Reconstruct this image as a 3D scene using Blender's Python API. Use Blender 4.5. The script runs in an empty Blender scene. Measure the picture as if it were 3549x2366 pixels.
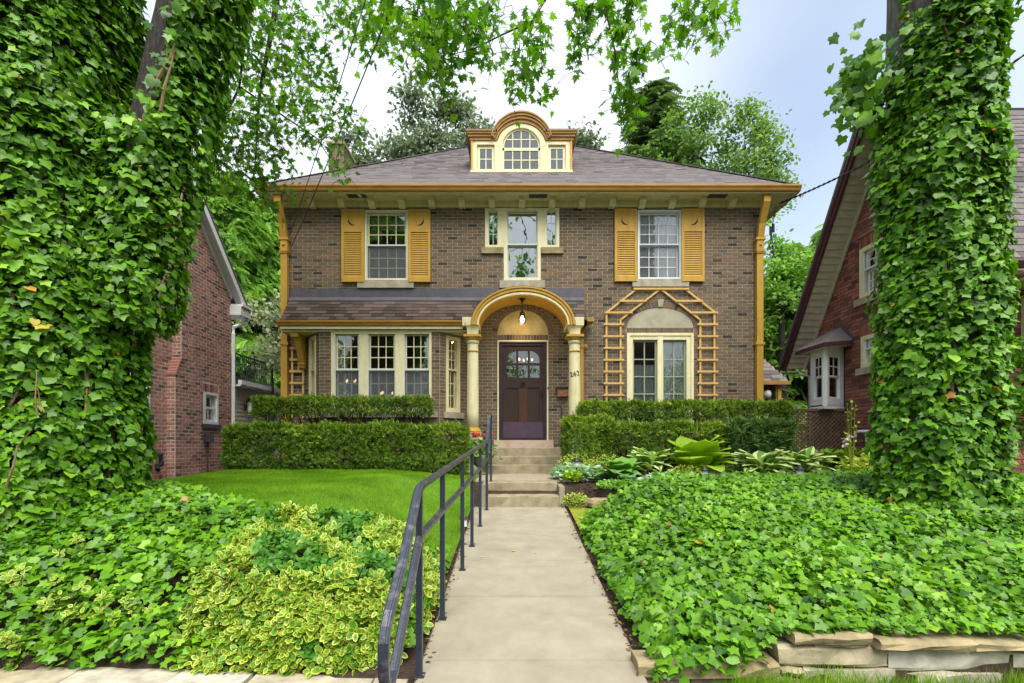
import bpy, math, random
import numpy as np
from mathutils import Vector, Matrix
R = math.radians
random.seed(7)
rng = np.random.default_rng(7)
SC = bpy.context.scene
COL = SC.collection

# ------------------------------------------------------------------ camera, sky, sun, exposure
FOC, CX, HY = 1700.0, 1774.5, 1540.0          # focal length, centre column and horizon row (3549 px wide frame)
EYE = 1.6                                     # height of the eye above the public pavement
cam_data = bpy.data.cameras.new('camera')
cam_data.sensor_width = 36.0
cam_data.lens = FOC / 3549 * 36.0
cam_data.shift_y = (HY - 1183.0) / 3549
cam_data.clip_start = 0.05
cam_data.clip_end = 900
cam = bpy.data.objects.new('camera', cam_data)
cam.rotation_euler = (R(90), 0, 0)
COL.objects.link(cam)
SC.camera = cam

SUN_EL, SUN_AZ = 57.0, 164.0                  # degrees; azimuth clockwise from +Y, so the light comes from behind the viewer
world = bpy.data.worlds.new('World')
SC.world = world
world.use_nodes = True
wn, wl = world.node_tree.nodes, world.node_tree.links
wn.clear()
sky = wn.new('ShaderNodeTexSky'); sky.sky_type = 'NISHITA'; sky.sun_disc = False
sky.sun_elevation = R(SUN_EL); sky.sun_rotation = R(SUN_AZ)
sky.air_density = 1.0; sky.dust_density = 1.5; sky.ozone_density = 1.2
tc = wn.new('ShaderNodeTexCoord')
mp = wn.new('ShaderNodeMapping'); mp.inputs['Location'].default_value = (0.62, 0.1, 0.15)
cn = wn.new('ShaderNodeTexNoise'); cn.inputs['Scale'].default_value = 1.35; cn.inputs['Detail'].default_value = 3.5
cn.inputs['Roughness'].default_value = 0.45
cr = wn.new('ShaderNodeValToRGB')
cr.color_ramp.elements[0].position = 0.30; cr.color_ramp.elements[0].color = (0.25, 0.25, 0.25, 1)
cr.color_ramp.elements[1].position = 0.62; cr.color_ramp.elements[1].color = (1, 1, 1, 1)
mx = wn.new('ShaderNodeMix'); mx.data_type = 'RGBA'
cloud = wn.new('ShaderNodeVectorMath'); cloud.operation = 'SCALE'
cloud.inputs[0].default_value = (0.86, 0.935, 1.0); cloud.inputs['Scale'].default_value = 5.0
bg = wn.new('ShaderNodeBackground'); bg.inputs['Strength'].default_value = 0.074
wo = wn.new('ShaderNodeOutputWorld')
wl.new(tc.outputs['Generated'], mp.inputs['Vector']); wl.new(mp.outputs['Vector'], cn.inputs['Vector'])
wl.new(cn.outputs['Fac'], cr.inputs['Fac']); wl.new(cr.outputs['Color'], mx.inputs['Factor'])
wl.new(sky.outputs['Color'], mx.inputs[6]); wl.new(cloud.outputs['Vector'], mx.inputs[7])
wl.new(mx.outputs[2], bg.inputs['Color']); wl.new(bg.outputs[0], wo.inputs[0])

sun_data = bpy.data.lights.new('sun', 'SUN')
sun_data.energy = 1.5; sun_data.angle = R(50); sun_data.color = (1.0, 0.95, 0.87)
sun = bpy.data.objects.new('sun', sun_data)
sun.rotation_euler = (R(90 - SUN_EL), 0, R(180 - SUN_AZ))
COL.objects.link(sun)

SC.view_settings.view_transform = 'Standard'
SC.view_settings.look = 'None'
SC.view_settings.gamma = 1.0
SC.view_settings.use_curve_mapping = False
SC.view_settings.exposure = 1.82
SC.render.engine = 'CYCLES'
SC.cycles.use_denoising = True
SC.cycles.max_bounces = 7
SC.cycles.transparent_max_bounces = 12
SC.cycles.sample_clamp_indirect = 4.0

# ------------------------------------------------------------------ helpers
def X(px, Y): return (px - CX) / FOC * Y
def Z(py, Y): return (HY - py) / FOC * Y
def P(px, py, Y): return Vector((X(px, Y), Y, Z(py, Y)))
def lin(c):
    return tuple((v / 255 / 12.92) if v / 255 <= 0.04045 else ((v / 255 + 0.055) / 1.055) ** 2.4 for v in c)
def smooth(a, b, x):
    t = np.clip((np.asarray(x, float) - a) / (b - a), 0, 1)
    return t * t * (3 - 2 * t)
def wob(x, y=0.0, z=0.0, s=1.0):
    return (np.sin(x * 1.7 * s + 1.3 * y * s + 0.5) + np.sin(y * 2.3 * s - 0.8 * z * s + 1.9) + np.sin(z * 2.9 * s + x * 0.9 * s + 4.1)
            + 0.6 * np.sin(x * 4.1 * s - y * 3.3 * s + z * 3.7 * s)) / 3.6

MATS = {}
def mat(name, col, rough=0.7, col2=None, nscale=12.0, bump=0.0, bscale=60.0, spec=0.3, metal=0.0, stretch=None, lo=0.35, hi=0.65, detail=5.0):
    m = bpy.data.materials.new(name); m.use_nodes = True
    n, l = m.node_tree.nodes, m.node_tree.links
    b = n['Principled BSDF']
    b.inputs['Roughness'].default_value = rough; b.inputs['Metallic'].default_value = metal
    b.inputs['Specular IOR Level'].default_value = spec
    b.inputs['Base Color'].default_value = (*col, 1)
    t = n.new('ShaderNodeTexCoord'); src = t.outputs['Object']
    if stretch:
        k = n.new('ShaderNodeMapping'); k.inputs['Scale'].default_value = stretch
        l.new(src, k.inputs['Vector']); src = k.outputs['Vector']
    if col2 is not None:
        x = n.new('ShaderNodeTexNoise'); x.inputs['Scale'].default_value = nscale; x.inputs['Detail'].default_value = detail
        x.inputs['Roughness'].default_value = 0.62
        r = n.new('ShaderNodeValToRGB')
        r.color_ramp.elements[0].position = lo; r.color_ramp.elements[0].color = (*col, 1)
        r.color_ramp.elements[1].position = hi; r.color_ramp.elements[1].color = (*col2, 1)
        l.new(src, x.inputs['Vector']); l.new(x.outputs['Fac'], r.inputs['Fac']); l.new(r.outputs['Color'], b.inputs['Base Color'])
    if bump:
        x2 = n.new('ShaderNodeTexNoise'); x2.inputs['Scale'].default_value = bscale; x2.inputs['Detail'].default_value = 5
        bp = n.new('ShaderNodeBump'); bp.inputs['Strength'].default_value = bump; bp.inputs['Distance'].default_value = 0.02
        l.new(src, x2.inputs['Vector']); l.new(x2.outputs['Fac'], bp.inputs['Height']); l.new(bp.outputs['Normal'], b.inputs['Normal'])
    MATS[name] = m
    return m

def tone_mat(name, stops, rough=0.8, bump=0.15, bscale=90.0, spec=0.25, var=0.25, vscale=25.0, transl=0.0, tcol=None, smooth_n=False):
    """Colour picked per piece through the face attribute 'tone' (0..1): bricks, shingles, leaves differ from one another."""
    m = bpy.data.materials.new(name); m.use_nodes = True
    n, l = m.node_tree.nodes, m.node_tree.links
    b = n['Principled BSDF']; b.inputs['Roughness'].default_value = rough; b.inputs['Specular IOR Level'].default_value = spec
    a = n.new('ShaderNodeAttribute'); a.attribute_name = 'tone'
    r = n.new('ShaderNodeValToRGB'); e = r.color_ramp.elements
    while len(e) < len(stops): e.new(0.5)
    for k, (p, c) in enumerate(stops): e[k].position = p; e[k].color = (*c, 1)
    l.new(a.outputs['Fac'], r.inputs['Fac']); out = r.outputs['Color']
    t = n.new('ShaderNodeTexCoord')
    if var:
        x = n.new('ShaderNodeTexNoise'); x.inputs['Scale'].default_value = vscale; x.inputs['Detail'].default_value = 4
        mr = n.new('ShaderNodeMapRange'); mr.inputs['To Min'].default_value = 1 - var; mr.inputs['To Max'].default_value = 1 + var
        mr.inputs['From Min'].default_value = 0.25; mr.inputs['From Max'].default_value = 0.75
        mu = n.new('ShaderNodeVectorMath'); mu.operation = 'SCALE'
        l.new(t.outputs['Object'], x.inputs['Vector']); l.new(x.outputs['Fac'], mr.inputs['Value'])
        l.new(out, mu.inputs[0]); l.new(mr.outputs['Result'], mu.inputs['Scale']); out = mu.outputs['Vector']
    l.new(out, b.inputs['Base Color'])
    if bump:
        x2 = n.new('ShaderNodeTexNoise'); x2.inputs['Scale'].default_value = bscale; x2.inputs['Detail'].default_value = 4
        bp = n.new('ShaderNodeBump'); bp.inputs['Strength'].default_value = bump; bp.inputs['Distance'].default_value = 0.01
        l.new(t.outputs['Object'], x2.inputs['Vector']); l.new(x2.outputs['Fac'], bp.inputs['Height']); l.new(bp.outputs['Normal'], b.inputs['Normal'])
    if transl:
        tr = n.new('ShaderNodeBsdfTranslucent'); mixs = n.new('ShaderNodeMixShader'); mixs.inputs['Fac'].default_value = transl
        g = n.new('ShaderNodeVectorMath'); g.operation = 'MULTIPLY'; g.inputs[1].default_value = tcol or (1.5, 1.6, 0.6)
        l.new(out, g.inputs[0]); l.new(g.outputs['Vector'], tr.inputs['Color'])
        o = n['Material Output']
        l.new(b.outputs[0], mixs.inputs[1]); l.new(tr.outputs[0], mixs.inputs[2]); l.new(mixs.outputs[0], o.inputs['Surface'])
    MATS[name] = m
    return m

def emit_mat(name, col, strength):
    m = bpy.data.materials.new(name); m.use_nodes = True
    b = m.node_tree.nodes['Principled BSDF']
    b.inputs['Base Color'].default_value = (*col, 1); b.inputs['Emission Color'].default_value = (*col, 1); b.inputs['Emission Strength'].default_value = strength
    MATS[name] = m

def glass_mat(name, refl=0.16, tint=(0.75, 0.8, 0.78)):
    m = bpy.data.materials.new(name); m.use_nodes = True
    n, l = m.node_tree.nodes, m.node_tree.links; n.clear()
    o = n.new('ShaderNodeOutputMaterial'); tr = n.new('ShaderNodeBsdfTransparent'); tr.inputs['Color'].default_value = (*tint, 1)
    g = n.new('ShaderNodeBsdfGlossy'); g.inputs['Roughness'].default_value = 0.015
    nz = n.new('ShaderNodeTexNoise'); nz.inputs['Scale'].default_value = 3.0; bp = n.new('ShaderNodeBump'); bp.inputs['Strength'].default_value = 0.05; bp.inputs['Distance'].default_value = 0.05
    t = n.new('ShaderNodeTexCoord'); l.new(t.outputs['Object'], nz.inputs['Vector']); l.new(nz.outputs['Fac'], bp.inputs['Height']); l.new(bp.outputs['Normal'], g.inputs['Normal'])
    f = n.new('ShaderNodeFresnel'); f.inputs['IOR'].default_value = 1.5
    ad = n.new('ShaderNodeMath'); ad.operation = 'ADD'; ad.inputs[1].default_value = refl; ad.use_clamp = True
    mi = n.new('ShaderNodeMixShader')
    l.new(f.outputs[0], ad.inputs[0]); l.new(ad.outputs[0], mi.inputs['Fac']); l.new(tr.outputs[0], mi.inputs[1]); l.new(g.outputs[0], mi.inputs[2]); l.new(mi.outputs[0], o.inputs['Surface'])
    MATS[name] = m

class Fr:
    """A flat frame: origin, along, up and outward directions."""
    def __init__(s, o, u, v, n):
        s.o, s.u, s.v, s.n = Vector(o), Vector(u).normalized(), Vector(v).normalized(), Vector(n).normalized()
    def p(s, a, b, c=0.0): return s.o + s.u * a + s.v * b + s.n * c
    def rot(s): return Matrix((s.u, s.v, s.n)).transposed()

class MB:
    def __init__(s): s.v, s.f, s.t = [], [], []
    def add(s, vs, fs, tone=0.5):
        k = len(s.v); s.v += [tuple(p) for p in vs]
        for f in fs: s.f.append(tuple(i + k for i in f)); s.t.append(tone)
        return s
    def hexa(s, p, tone=0.5):
        return s.add(p, [(0, 3, 2, 1), (4, 5, 6, 7), (0, 1, 5, 4), (1, 2, 6, 5), (2, 3, 7, 6), (3, 0, 4, 7)], tone)
    def box(s, x0, x1, y0, y1, z0, z1, tone=0.5):
        return s.hexa([(x0, y0, z0), (x1, y0, z0), (x1, y1, z0), (x0, y1, z0), (x0, y0, z1), (x1, y0, z1), (x1, y1, z1), (x0, y1, z1)], tone)
    def fbox(s, F, u0, u1, v0, v1, n0, n1, tone=0.5):
        return s.hexa([F.p(u0, v0, n0), F.p(u1, v0, n0), F.p(u1, v1, n0), F.p(u0, v1, n0), F.p(u0, v0, n1), F.p(u1, v0, n1), F.p(u1, v1, n1), F.p(u0, v1, n1)], tone)
    def poly(s, F, pts, n0, n1, tone=0.5):
        k = len(pts)
        vs = [F.p(a, b, n0) for a, b in pts] + [F.p(a, b, n1) for a, b in pts]
        fs = [tuple(range(k))[::-1], tuple(range(k, 2 * k))] + [(i, (i + 1) % k, k + (i + 1) % k, k + i) for i in range(k)]
        return s.add(vs, fs, tone)
    def ring(s, F, a, b, n0, n1, tone=0.5, closed=False):
        """Band between two outlines a and b of equal length (outer, inner), n0..n1 deep."""
        k = len(a); m = k if closed else k - 1
        vs = [F.p(*q, n0) for q in a] + [F.p(*q, n0) for q in b] + [F.p(*q, n1) for q in a] + [F.p(*q, n1) for q in b]
        fs = []
        for i in range(m):
            j = (i + 1) % k
            fs += [(i, j, k + j, k + i), (2 * k + i, 3 * k + i, 3 * k + j, 2 * k + j), (i, 2 * k + i, 2 * k + j, j), (k + i, k + j, 3 * k + j, 3 * k + i)]
        if not closed: fs += [(0, k, 3 * k, 2 * k), (k - 1, 3 * k - 1, 4 * k - 1, 2 * k - 1)]
        return s.add(vs, fs, tone)
    def bar(s, a, b, w, h=None, up=(0, 0, 1), tone=0.5):
        a, b = Vector(a), Vector(b); h = h or w
        d = (b - a).normalized(); x = d.cross(Vector(up))
        if x.length < 1e-4: x = d.cross(Vector((1, 0, 0)))
        x.normalize(); y = x.cross(d)
        c = [x * (w / 2) * i + y * (h / 2) * j for i, j in ((-1, -1), (1, -1), (1, 1), (-1, 1))]
        return s.hexa([a + q for q in c] + [b + q for q in c], tone)
    def tube(s, pts, r, sides=8, tone=0.5, cap=True):
        pts = [Vector(p) for p in pts]; n = len(pts)
        rs = r if isinstance(r, (list, tuple)) else [r] * n
        vs, fs = [], []
        ref = Vector((0.3, 0.2, 0.93))
        for i, p in enumerate(pts):
            d = (pts[min(i + 1, n - 1)] - pts[max(i - 1, 0)]).normalized()
            x = d.cross(ref)
            if x.length < 0.05: x = d.cross(Vector((1, 0, 0)))
            x.normalize(); y = d.cross(x)
            for k in range(sides):
                a = 2 * math.pi * k / sides
                vs.append(p + (x * math.cos(a) + y * math.sin(a)) * rs[i])
        for i in range(n - 1):
            for k in range(sides):
                q = (k + 1) % sides
                fs.append((i * sides + k, i * sides + q, (i + 1) * sides + q, (i + 1) * sides + k))
        if cap: fs += [tuple(range(sides))[::-1], tuple(range((n - 1) * sides, n * sides))]
        return s.add(vs, fs, tone)
    def lathe(s, c, prof, seg=20, tone=0.5):
        c = Vector(c); vs, fs = [], []
        for r, z in prof:
            for k in range(seg):
                a = 2 * math.pi * k / seg
                vs.append(c + Vector((r * math.cos(a), r * math.sin(a), z)))
        for i in range(len(prof) - 1):
            for k in range(seg):
                q = (k + 1) % seg
                fs.append((i * seg + k, i * seg + q, (i + 1) * seg + q, (i + 1) * seg + k))
        fs += [tuple(range(seg))[::-1], tuple(range((len(prof) - 1) * seg, len(prof) * seg))]
        return s.add(vs, fs, tone)
    def mesh(s, name, m, sm=False):
        me = bpy.data.meshes.new(name); me.from_pydata(s.v, [], s.f)
        at = me.attributes.new('tone', 'FLOAT', 'FACE'); at.data.foreach_set('value', np.array(s.t, dtype=np.float32))
        me.materials.append(MATS[m] if isinstance(m, str) else m)
        if sm: me.polygons.foreach_set('use_smooth', [True] * len(me.polygons))
        me.update()
        return me
    def build(s, name, m, parent=None, sm=False, **kw):
        return place(name, s.mesh(name, m, sm), parent, **kw)

def place(name, me, parent=None, mw=None, label=None, cat=None, group=None, kind=None):
    o = bpy.data.objects.new(name, me); COL.objects.link(o)
    if parent is not None:
        o.parent = parent; o.matrix_parent_inverse = inv(parent)
    if mw is not None: o.matrix_basis = mw
    tag(o, label, cat, group, kind)
    return o
WORLD = {}
def inv(p):
    """Inverse of a parent's rest matrix (children are written in scene coordinates)."""
    return WORLD[p.name].inverted() if p.name in WORLD else Matrix.Identity(4)
def tag(o, label=None, cat=None, group=None, kind=None):
    if label: o['label'] = label
    if cat: o['category'] = cat
    if group: o['group'] = group
    if kind: o['kind'] = kind
def thing(name, label, cat, loc=(0, 0, 0), group=None):
    o = bpy.data.objects.new(name, None); COL.objects.link(o)
    o.location = loc; o.empty_display_size = 0.2
    WORLD[o.name] = Matrix.Translation(Vector(loc))
    tag(o, label, cat, group)
    return o
def reg(o, mw):
    WORLD[o.name] = mw.copy()

def np_mesh(name, V, T, tone, m, sm=True):
    me = bpy.data.meshes.new(name)
    V = np.ascontiguousarray(V, dtype=np.float32); T = np.ascontiguousarray(T, dtype=np.int32)
    me.vertices.add(len(V)); me.vertices.foreach_set('co', V.ravel())
    me.loops.add(T.size); me.loops.foreach_set('vertex_index', T.ravel())
    me.polygons.add(len(T)); me.polygons.foreach_set('loop_start', np.arange(0, T.size, T.shape[1], dtype=np.int32))
    me.update(calc_edges=True)
    at = me.attributes.new('tone', 'FLOAT', 'FACE'); at.data.foreach_set('value', np.ascontiguousarray(tone, dtype=np.float32))
    if sm: me.polygons.foreach_set('use_smooth', np.ones(len(T), dtype=bool))
    me.materials.append(MATS[m])
    me.update()
    return me

def nrmz(a): return a / np.maximum(np.linalg.norm(a, axis=1, keepdims=True), 1e-9)
def frames(tip, nrm):
    y = nrmz(tip); z = nrm - (nrm * y).sum(1, keepdims=True) * y; z = nrmz(z)
    x = np.cross(y, z)
    return np.stack([x, y, z], axis=1)           # rows are the local axes
def leaf_np(base, pos, tip, nrm, scale, tone):
    """Copies of a base leaf (verts, tris, per-face tone offset) at pos, pointing along tip, facing nrm."""
    Vb, Tb, tb = base
    n = len(pos); Rm = frames(tip, nrm)
    V = np.einsum('ki,nij->nkj', Vb, Rm) * np.asarray(scale).reshape(-1, 1, 1) + pos[:, None, :]
    T = Tb[None] + (np.arange(n) * len(Vb))[:, None, None]
    t = np.clip(tone[:, None] + tb[None], 0, 1)
    return V.reshape(-1, 3), T.reshape(-1, 3), t.ravel()
def join_np(parts):
    Vs, Ts, ts, k = [], [], [], 0
    for V, T, t in parts:
        Vs.append(V); Ts.append(T + k); ts.append(t); k += len(V)
    return np.concatenate(Vs), np.concatenate(Ts), np.concatenate(ts)
def fan(pts, c, zf):
    pts = np.array(pts, float); k = len(pts)
    V = np.vstack([[c[0], c[1], 0], np.column_stack([pts, np.zeros(k)])])
    d = np.hypot(V[:, 0] - c[0], V[:, 1] - c[1])
    V[:, 2] = zf(V[:, 0], V[:, 1], d)
    T = np.array([(0, 1 + i, 1 + (i + 1) % k) for i in range(k)])
    return V, T, np.zeros(len(T))
def sym(half):
    return half + [(-x, y) for x, y in half[::-1] if abs(x) > 1e-6]
IVY = [fan(sym([(0, .0), (.24, -.19), (.5, -.06), (.44, .16), (.58, .40), (.29, .54), (0, .94)]), (0, .22), lambda x, y, d: -.30 * d * d + .07 * np.sin(5 * x) + .12 * np.abs(x)),
       fan(sym([(0, .03), (.28, -.14), (.48, .04), (.49, .26), (.44, .48), (.26, .66), (0, .88)]), (0, .25), lambda x, y, d: -.30 * d * d + .16 * np.abs(x)),
       fan(sym([(0, 0), (.26, -.2), (.54, -.02), (.46, .2), (.60, .44), (.34, .54), (0, 1.0)]), (0, .2), lambda x, y, d: -.2 * d * d + .10 * np.cos(6 * y) * d),
       fan(sym([(0, .02), (.2, -.16), (.46, -.1), (.36, .14), (.56, .46), (.22, .5), (0, .98)]), (0, .2), lambda x, y, d: .12 * np.abs(x) - .42 * np.maximum(0, y - .3) ** 2 + .06 * np.sin(7 * x + 2))]
MAPLE = [fan(sym([(0, -.02), (.18, -.10), (.42, -.22), (.34, .0), (.68, .16), (.36, .22), (.56, .62), (.26, .48), (.2, .68), (0, 1.0)]), (0, .18), lambda x, y, d: -.28 * d * d + .1 * np.abs(x)),
         fan(sym([(0, .0), (.2, -.14), (.46, -.16), (.3, .06), (.62, .3), (.28, .28), (.46, .7), (.2, .5), (0, .95)]), (0, .2), lambda x, y, d: -.4 * d * d + .2 * np.abs(x))]
def two_tone(w, rim_tone, fold=.18, curl=.25, iw=.66, il=.39):
    a = np.linspace(0, 2 * np.pi, 9)[:-1]
    oy = .5 - .5 * np.cos(a); ox = w * np.sin(a) * (1.12 - .35 * oy)
    iy = .5 - il * np.cos(a); ix = iw * w * np.sin(a) * (1.12 - .35 * iy) * (1 + .25 * np.cos(3 * a))
    V = np.vstack([np.column_stack([ix, iy, 0 * a]), np.column_stack([ox, oy, 0 * a])])
    V[:, 2] = fold * np.abs(V[:, 0]) - curl * (V[:, 1] - .35) ** 2
    T, t = [], []
    for i in range(1, 7): T.append((0, i, i + 1)); t.append(0)
    for i in range(8):
        j = (i + 1) % 8
        T += [(i, 8 + i, 8 + j), (i, 8 + j, j)]; t += [rim_tone] * 2
    return V, np.array(T), np.array(t, float)
EUON = two_tone(.36, .40, .14, .12)
EUONS = [EUON, two_tone(.33, .46, .2, .2, .5, .34), two_tone(.38, .34, .1, -.1, .74, .42)]
DIAMOND = (np.array([(0, 0, 0), (.32, .45, .06), (0, 1, -.05), (-.32, .45, .06)], float), np.array([(0, 1, 2), (0, 2, 3)]), np.zeros(2))
OVAL = fan(sym([(0, 0), (.28, .25), (.32, .55), (.16, .85), (0, 1)]), (0, .5), lambda x, y, d: .2 * np.abs(x) - .1 * d * d)
def sprig(n=9, ln=.32, w=.075, droop=.3):
    V, T = [], []
    for i in range(n):
        for sd in (-1, 1):
            y = i / n; b = len(V)
            dx, dy = sd * ln * (1 - .5 * y), ln * .55
            V += [(0, y, -droop * y * y), (sd * ln * .5 + w, y + dy * .4, .05 - droop * y * y), (dx, y + dy, -.06 - droop * y * y), (sd * ln * .5 - w, y + dy * .7, .0 - droop * y * y)]
            T += [(b, b + 1, b + 2), (b, b + 2, b + 3)]
    return np.array(V, float), np.array(T), np.zeros(len(T))
SPRIG = sprig()
SPRAY = sprig(7, .42, .10, .35)

def leaf_objects(base_list, m, name, parent, pos, tip, nrm, scale, tone, nvar=10):
    """Single leaves as objects of their own, sharing a handful of meshes."""
    Rm = frames(tip, nrm); meshes = {}
    for i in range(len(pos)):
        b = i % len(base_list); q = min(nvar - 1, int(tone[i] * nvar)); key = (b, q)
        if key not in meshes:
            V, T, t = base_list[b]
            meshes[key] = np_mesh(name, V, T, np.clip((q + .5) / nvar + t, 0, 1), m)
        A = Matrix([list(c) for c in Rm[i].T]).to_4x4()
        A = Matrix.Translation(Vector(pos[i])) @ A @ Matrix.Scale(float(scale[i]), 4)
        place(name, meshes[key], parent, mw=A)

# ------------------------------------------------------------------ materials
tone_mat('brick_brown', [(0, lin((54, 50, 49))), (.14, lin((64, 59, 56))), (.3, lin((97, 86, 74))), (.55, lin((110, 96, 80))), (.8, lin((120, 102, 83))), (1, lin((129, 100, 78)))], rough=.85, bump=.35, bscale=120, var=.16, vscale=30)
mat('mortar', lin((178, 164, 140)), .95, lin((150, 136, 114)), 14, .3, 140)
tone_mat('brick_red', [(0, lin((100, 82, 78))), (.16, lin((120, 94, 88))), (.35, lin((156, 108, 98))), (.7, lin((170, 118, 106))), (1, lin((184, 136, 124)))], rough=.85, bump=.3, bscale=120, var=.2)
mat('mortar_pale', lin((220, 208, 192)), .95, lin((192, 178, 162)), 14, .3, 140)
tone_mat('brick_crimson', [(0, lin((92, 66, 62))), (.25, lin((120, 80, 72))), (.6, lin((148, 92, 80))), (1, lin((164, 106, 90)))], rough=.85, bump=.3, bscale=120, var=.2)
mat('mortar_dark', lin((96, 72, 66)), .95, lin((80, 60, 56)), 14, .3, 140)
tone_mat('shingle_grey', [(0, lin((84, 78, 78))), (.3, lin((108, 102, 101))), (.75, lin((120, 114, 112))), (1, lin((134, 124, 120)))], rough=.9, bump=.5, bscale=240, var=.18, vscale=60)
tone_mat('shingle_brown', [(0, lin((58, 50, 47))), (.4, lin((80, 69, 63))), (.75, lin((94, 81, 73))), (1, lin((106, 91, 82)))], rough=.9, bump=.5, bscale=240, var=.16, vscale=60)
mat('flashing', lin((78, 76, 84)), .5, lin((90, 87, 94)), 6, .03, spec=.4)
CREAM, OCHRE = lin((228, 220, 178)), lin((192, 152, 62))
mat('cream_paint', CREAM, .55, lin((202, 192, 148)), 6, .08, 60, lo=.42, hi=.85, stretch=(1.6, 1.6, .5), detail=9)
mat('ochre_paint', OCHRE, .55, lin((168, 126, 46)), 6, .08, 60, lo=.42, hi=.85, stretch=(1.6, 1.6, .5), detail=9)
mat('ochre_gutter', lin((172, 130, 62)), .5, lin((140, 100, 50)), 3.5, .05, 40, lo=.42, hi=.75, stretch=(1, 1, 6))
mat('white_paint', lin((226, 228, 226)), .5, lin((214, 216, 216)), 6, .03, 40)
mat('storm_frame', lin((205, 214, 220)), .4, spec=.5)
mat('sage_paint', lin((150, 160, 136)), .5)
mat('limestone', lin((178, 172, 156)), .85, lin((152, 144, 122)), 7, .2, 70)
mat('sandstone', lin((164, 152, 118)), .85, lin((132, 116, 82)), 5, .2, 70)
mat('pink_stone', lin((184, 168, 152)), .85, lin((164, 128, 98)), 5, .25, 60, lo=.5, hi=.8)
mat('stucco', lin((180, 174, 154)), .9, lin((160, 153, 130)), 4, .3, 120)
mat('stucco_warm', lin((190, 176, 128)), .9, lin((164, 146, 96)), 4, .3, 120)
mat('door_wood', lin((50, 38, 34)), .45, lin((64, 46, 38)), 9, .2, 60, stretch=(8, 8, .8))
mat('door_stile', lin((70, 44, 34)), .42, lin((84, 54, 40)), 9, .2, 60, stretch=(8, 8, .8))
mat('plum_paint', lin((48, 37, 46)), .4, lin((58, 45, 56)), 6, .05)
mat('plum_plate', lin((82, 66, 84)), .38, lin((74, 58, 76)), 6, .04)
mat('black_iron', lin((30, 32, 36)), .42, spec=.5)
mat('rail_paint', lin((38, 46, 58)), .34, lin((48, 56, 68)), 9, .06, 80, spec=.6)
mat('rail_top', lin((50, 54, 66)), .3, lin((104, 100, 102)), 16, .1, 80, spec=.7, lo=.5, hi=.72, detail=8)
mat('copper', lin((178, 122, 92)), .5, lin((120, 78, 60)), 16, .1, metal=.2)
mat('concrete', lin((164, 156, 135)), .9, lin((140, 132, 112)), 4, .25, 320, lo=.3, hi=.75, detail=9)
mat('concrete_step', lin((168, 156, 130)), .9, lin((122, 111, 86)), 5, .35, 60, lo=.3, hi=.75)
mat('landing_concrete', lin((176, 163, 141)), .9, lin((156, 143, 120)), 7, .2, 200)
mat('curb_concrete', lin((162, 152, 132)), .9, lin((136, 126, 106)), 8, .25, 160)
mat('soil', lin((74, 60, 48)), .95, lin((50, 40, 32)), 18, .6, 40)
mat('mulch_bark', lin((84, 62, 62)), .9, lin((56, 42, 44)), 30, .5, 60)
mat('turf', lin((92, 132, 24)), .9, lin((74, 112, 18)), 9, .35, 160)
mat('moss', lin((150, 156, 50)), .95, lin((120, 130, 36)), 16, .5, 200)
tone_mat('grass_blades', [(0, lin((84, 126, 14))), (.5, lin((114, 158, 24))), (1, lin((150, 180, 50)))], rough=.6, bump=0, var=.34, vscale=2.2, transl=.3)
tone_mat('wall_stone', [(0, lin((132, 114, 82))), (.35, lin((158, 144, 110))), (.7, lin((176, 166, 142))), (1, lin((192, 186, 172)))], rough=.9, bump=.9, bscale=22, var=.34, vscale=8)
mat('trellis_wood', lin((212, 174, 104)), .65, lin((186, 146, 78)), 10, .1, 60, lo=.4, hi=.8, detail=8)
mat('lattice_wood', lin((116, 94, 72)), .8, lin((90, 72, 56)), 12, .2, 60)
mat('maroon_trim', lin((88, 58, 60)), .5, lin((76, 50, 52)), 6, .04)
mat('taupe_soffit', lin((206, 196, 172)), .6, lin((194, 184, 160)), 8, .04)
mat('dark_sill', lin((74, 80, 84)), .6)
mat('siding', lin((222, 220, 206)), .6, lin((210, 206, 190)), 4, .05)
mat('room_wall', lin((150, 148, 140)), .9)
mat('shade_dark', lin((60, 58, 54)), .9)  # dark colour stands in for the shade inside rooms and the shutter cutout
mat('curtain', lin((226, 228, 228)), .8, lin((206, 210, 212)), 4)
mat('curtain_grey', lin((206, 212, 208)), .8, lin((184, 192, 188)), 4)
mat('screen', lin((96, 104, 112)), .7)
m_ = bpy.data.materials.new('screen_mesh'); m_.use_nodes = True
_n, _l = m_.node_tree.nodes, m_.node_tree.links
_t = _n.new('ShaderNodeBsdfTransparent'); _m = _n.new('ShaderNodeMixShader'); _m.inputs['Fac'].default_value = .34
_n['Principled BSDF'].inputs['Base Color'].default_value = (*lin((112, 118, 124)), 1); _n['Principled BSDF'].inputs['Roughness'].default_value = .8
_l.new(_t.outputs[0], _m.inputs[1]); _l.new(_n['Principled BSDF'].outputs[0], _m.inputs[2]); _l.new(_m.outputs[0], _n['Material Output'].inputs['Surface'])
MATS['screen_mesh'] = m_
glass_mat('glass', .13)
glass_mat('glass_bright', .34)
glass_mat('glass_clear', .08, (.94, .95, .95))
emit_mat('bulb', (1.0, .72, .40), 2.2)
emit_mat('bulb_small', (1.0, .50, .24), 2.0)
mat('frosted', lin((220, 224, 220)), .25)
mat('bark', lin((72, 68, 64)), .95, lin((44, 40, 38)), 7, 1.0, 16, stretch=(6, 6, 1.1))
mat('bark_grey', lin((128, 122, 116)), .95, lin((84, 78, 74)), 6, 1.0, 14, stretch=(5, 5, .9))
mat('twig', lin((62, 52, 40)), .9)
mat('vine_stem', lin((150, 128, 92)), .9, lin((120, 100, 70)), 20)
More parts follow.
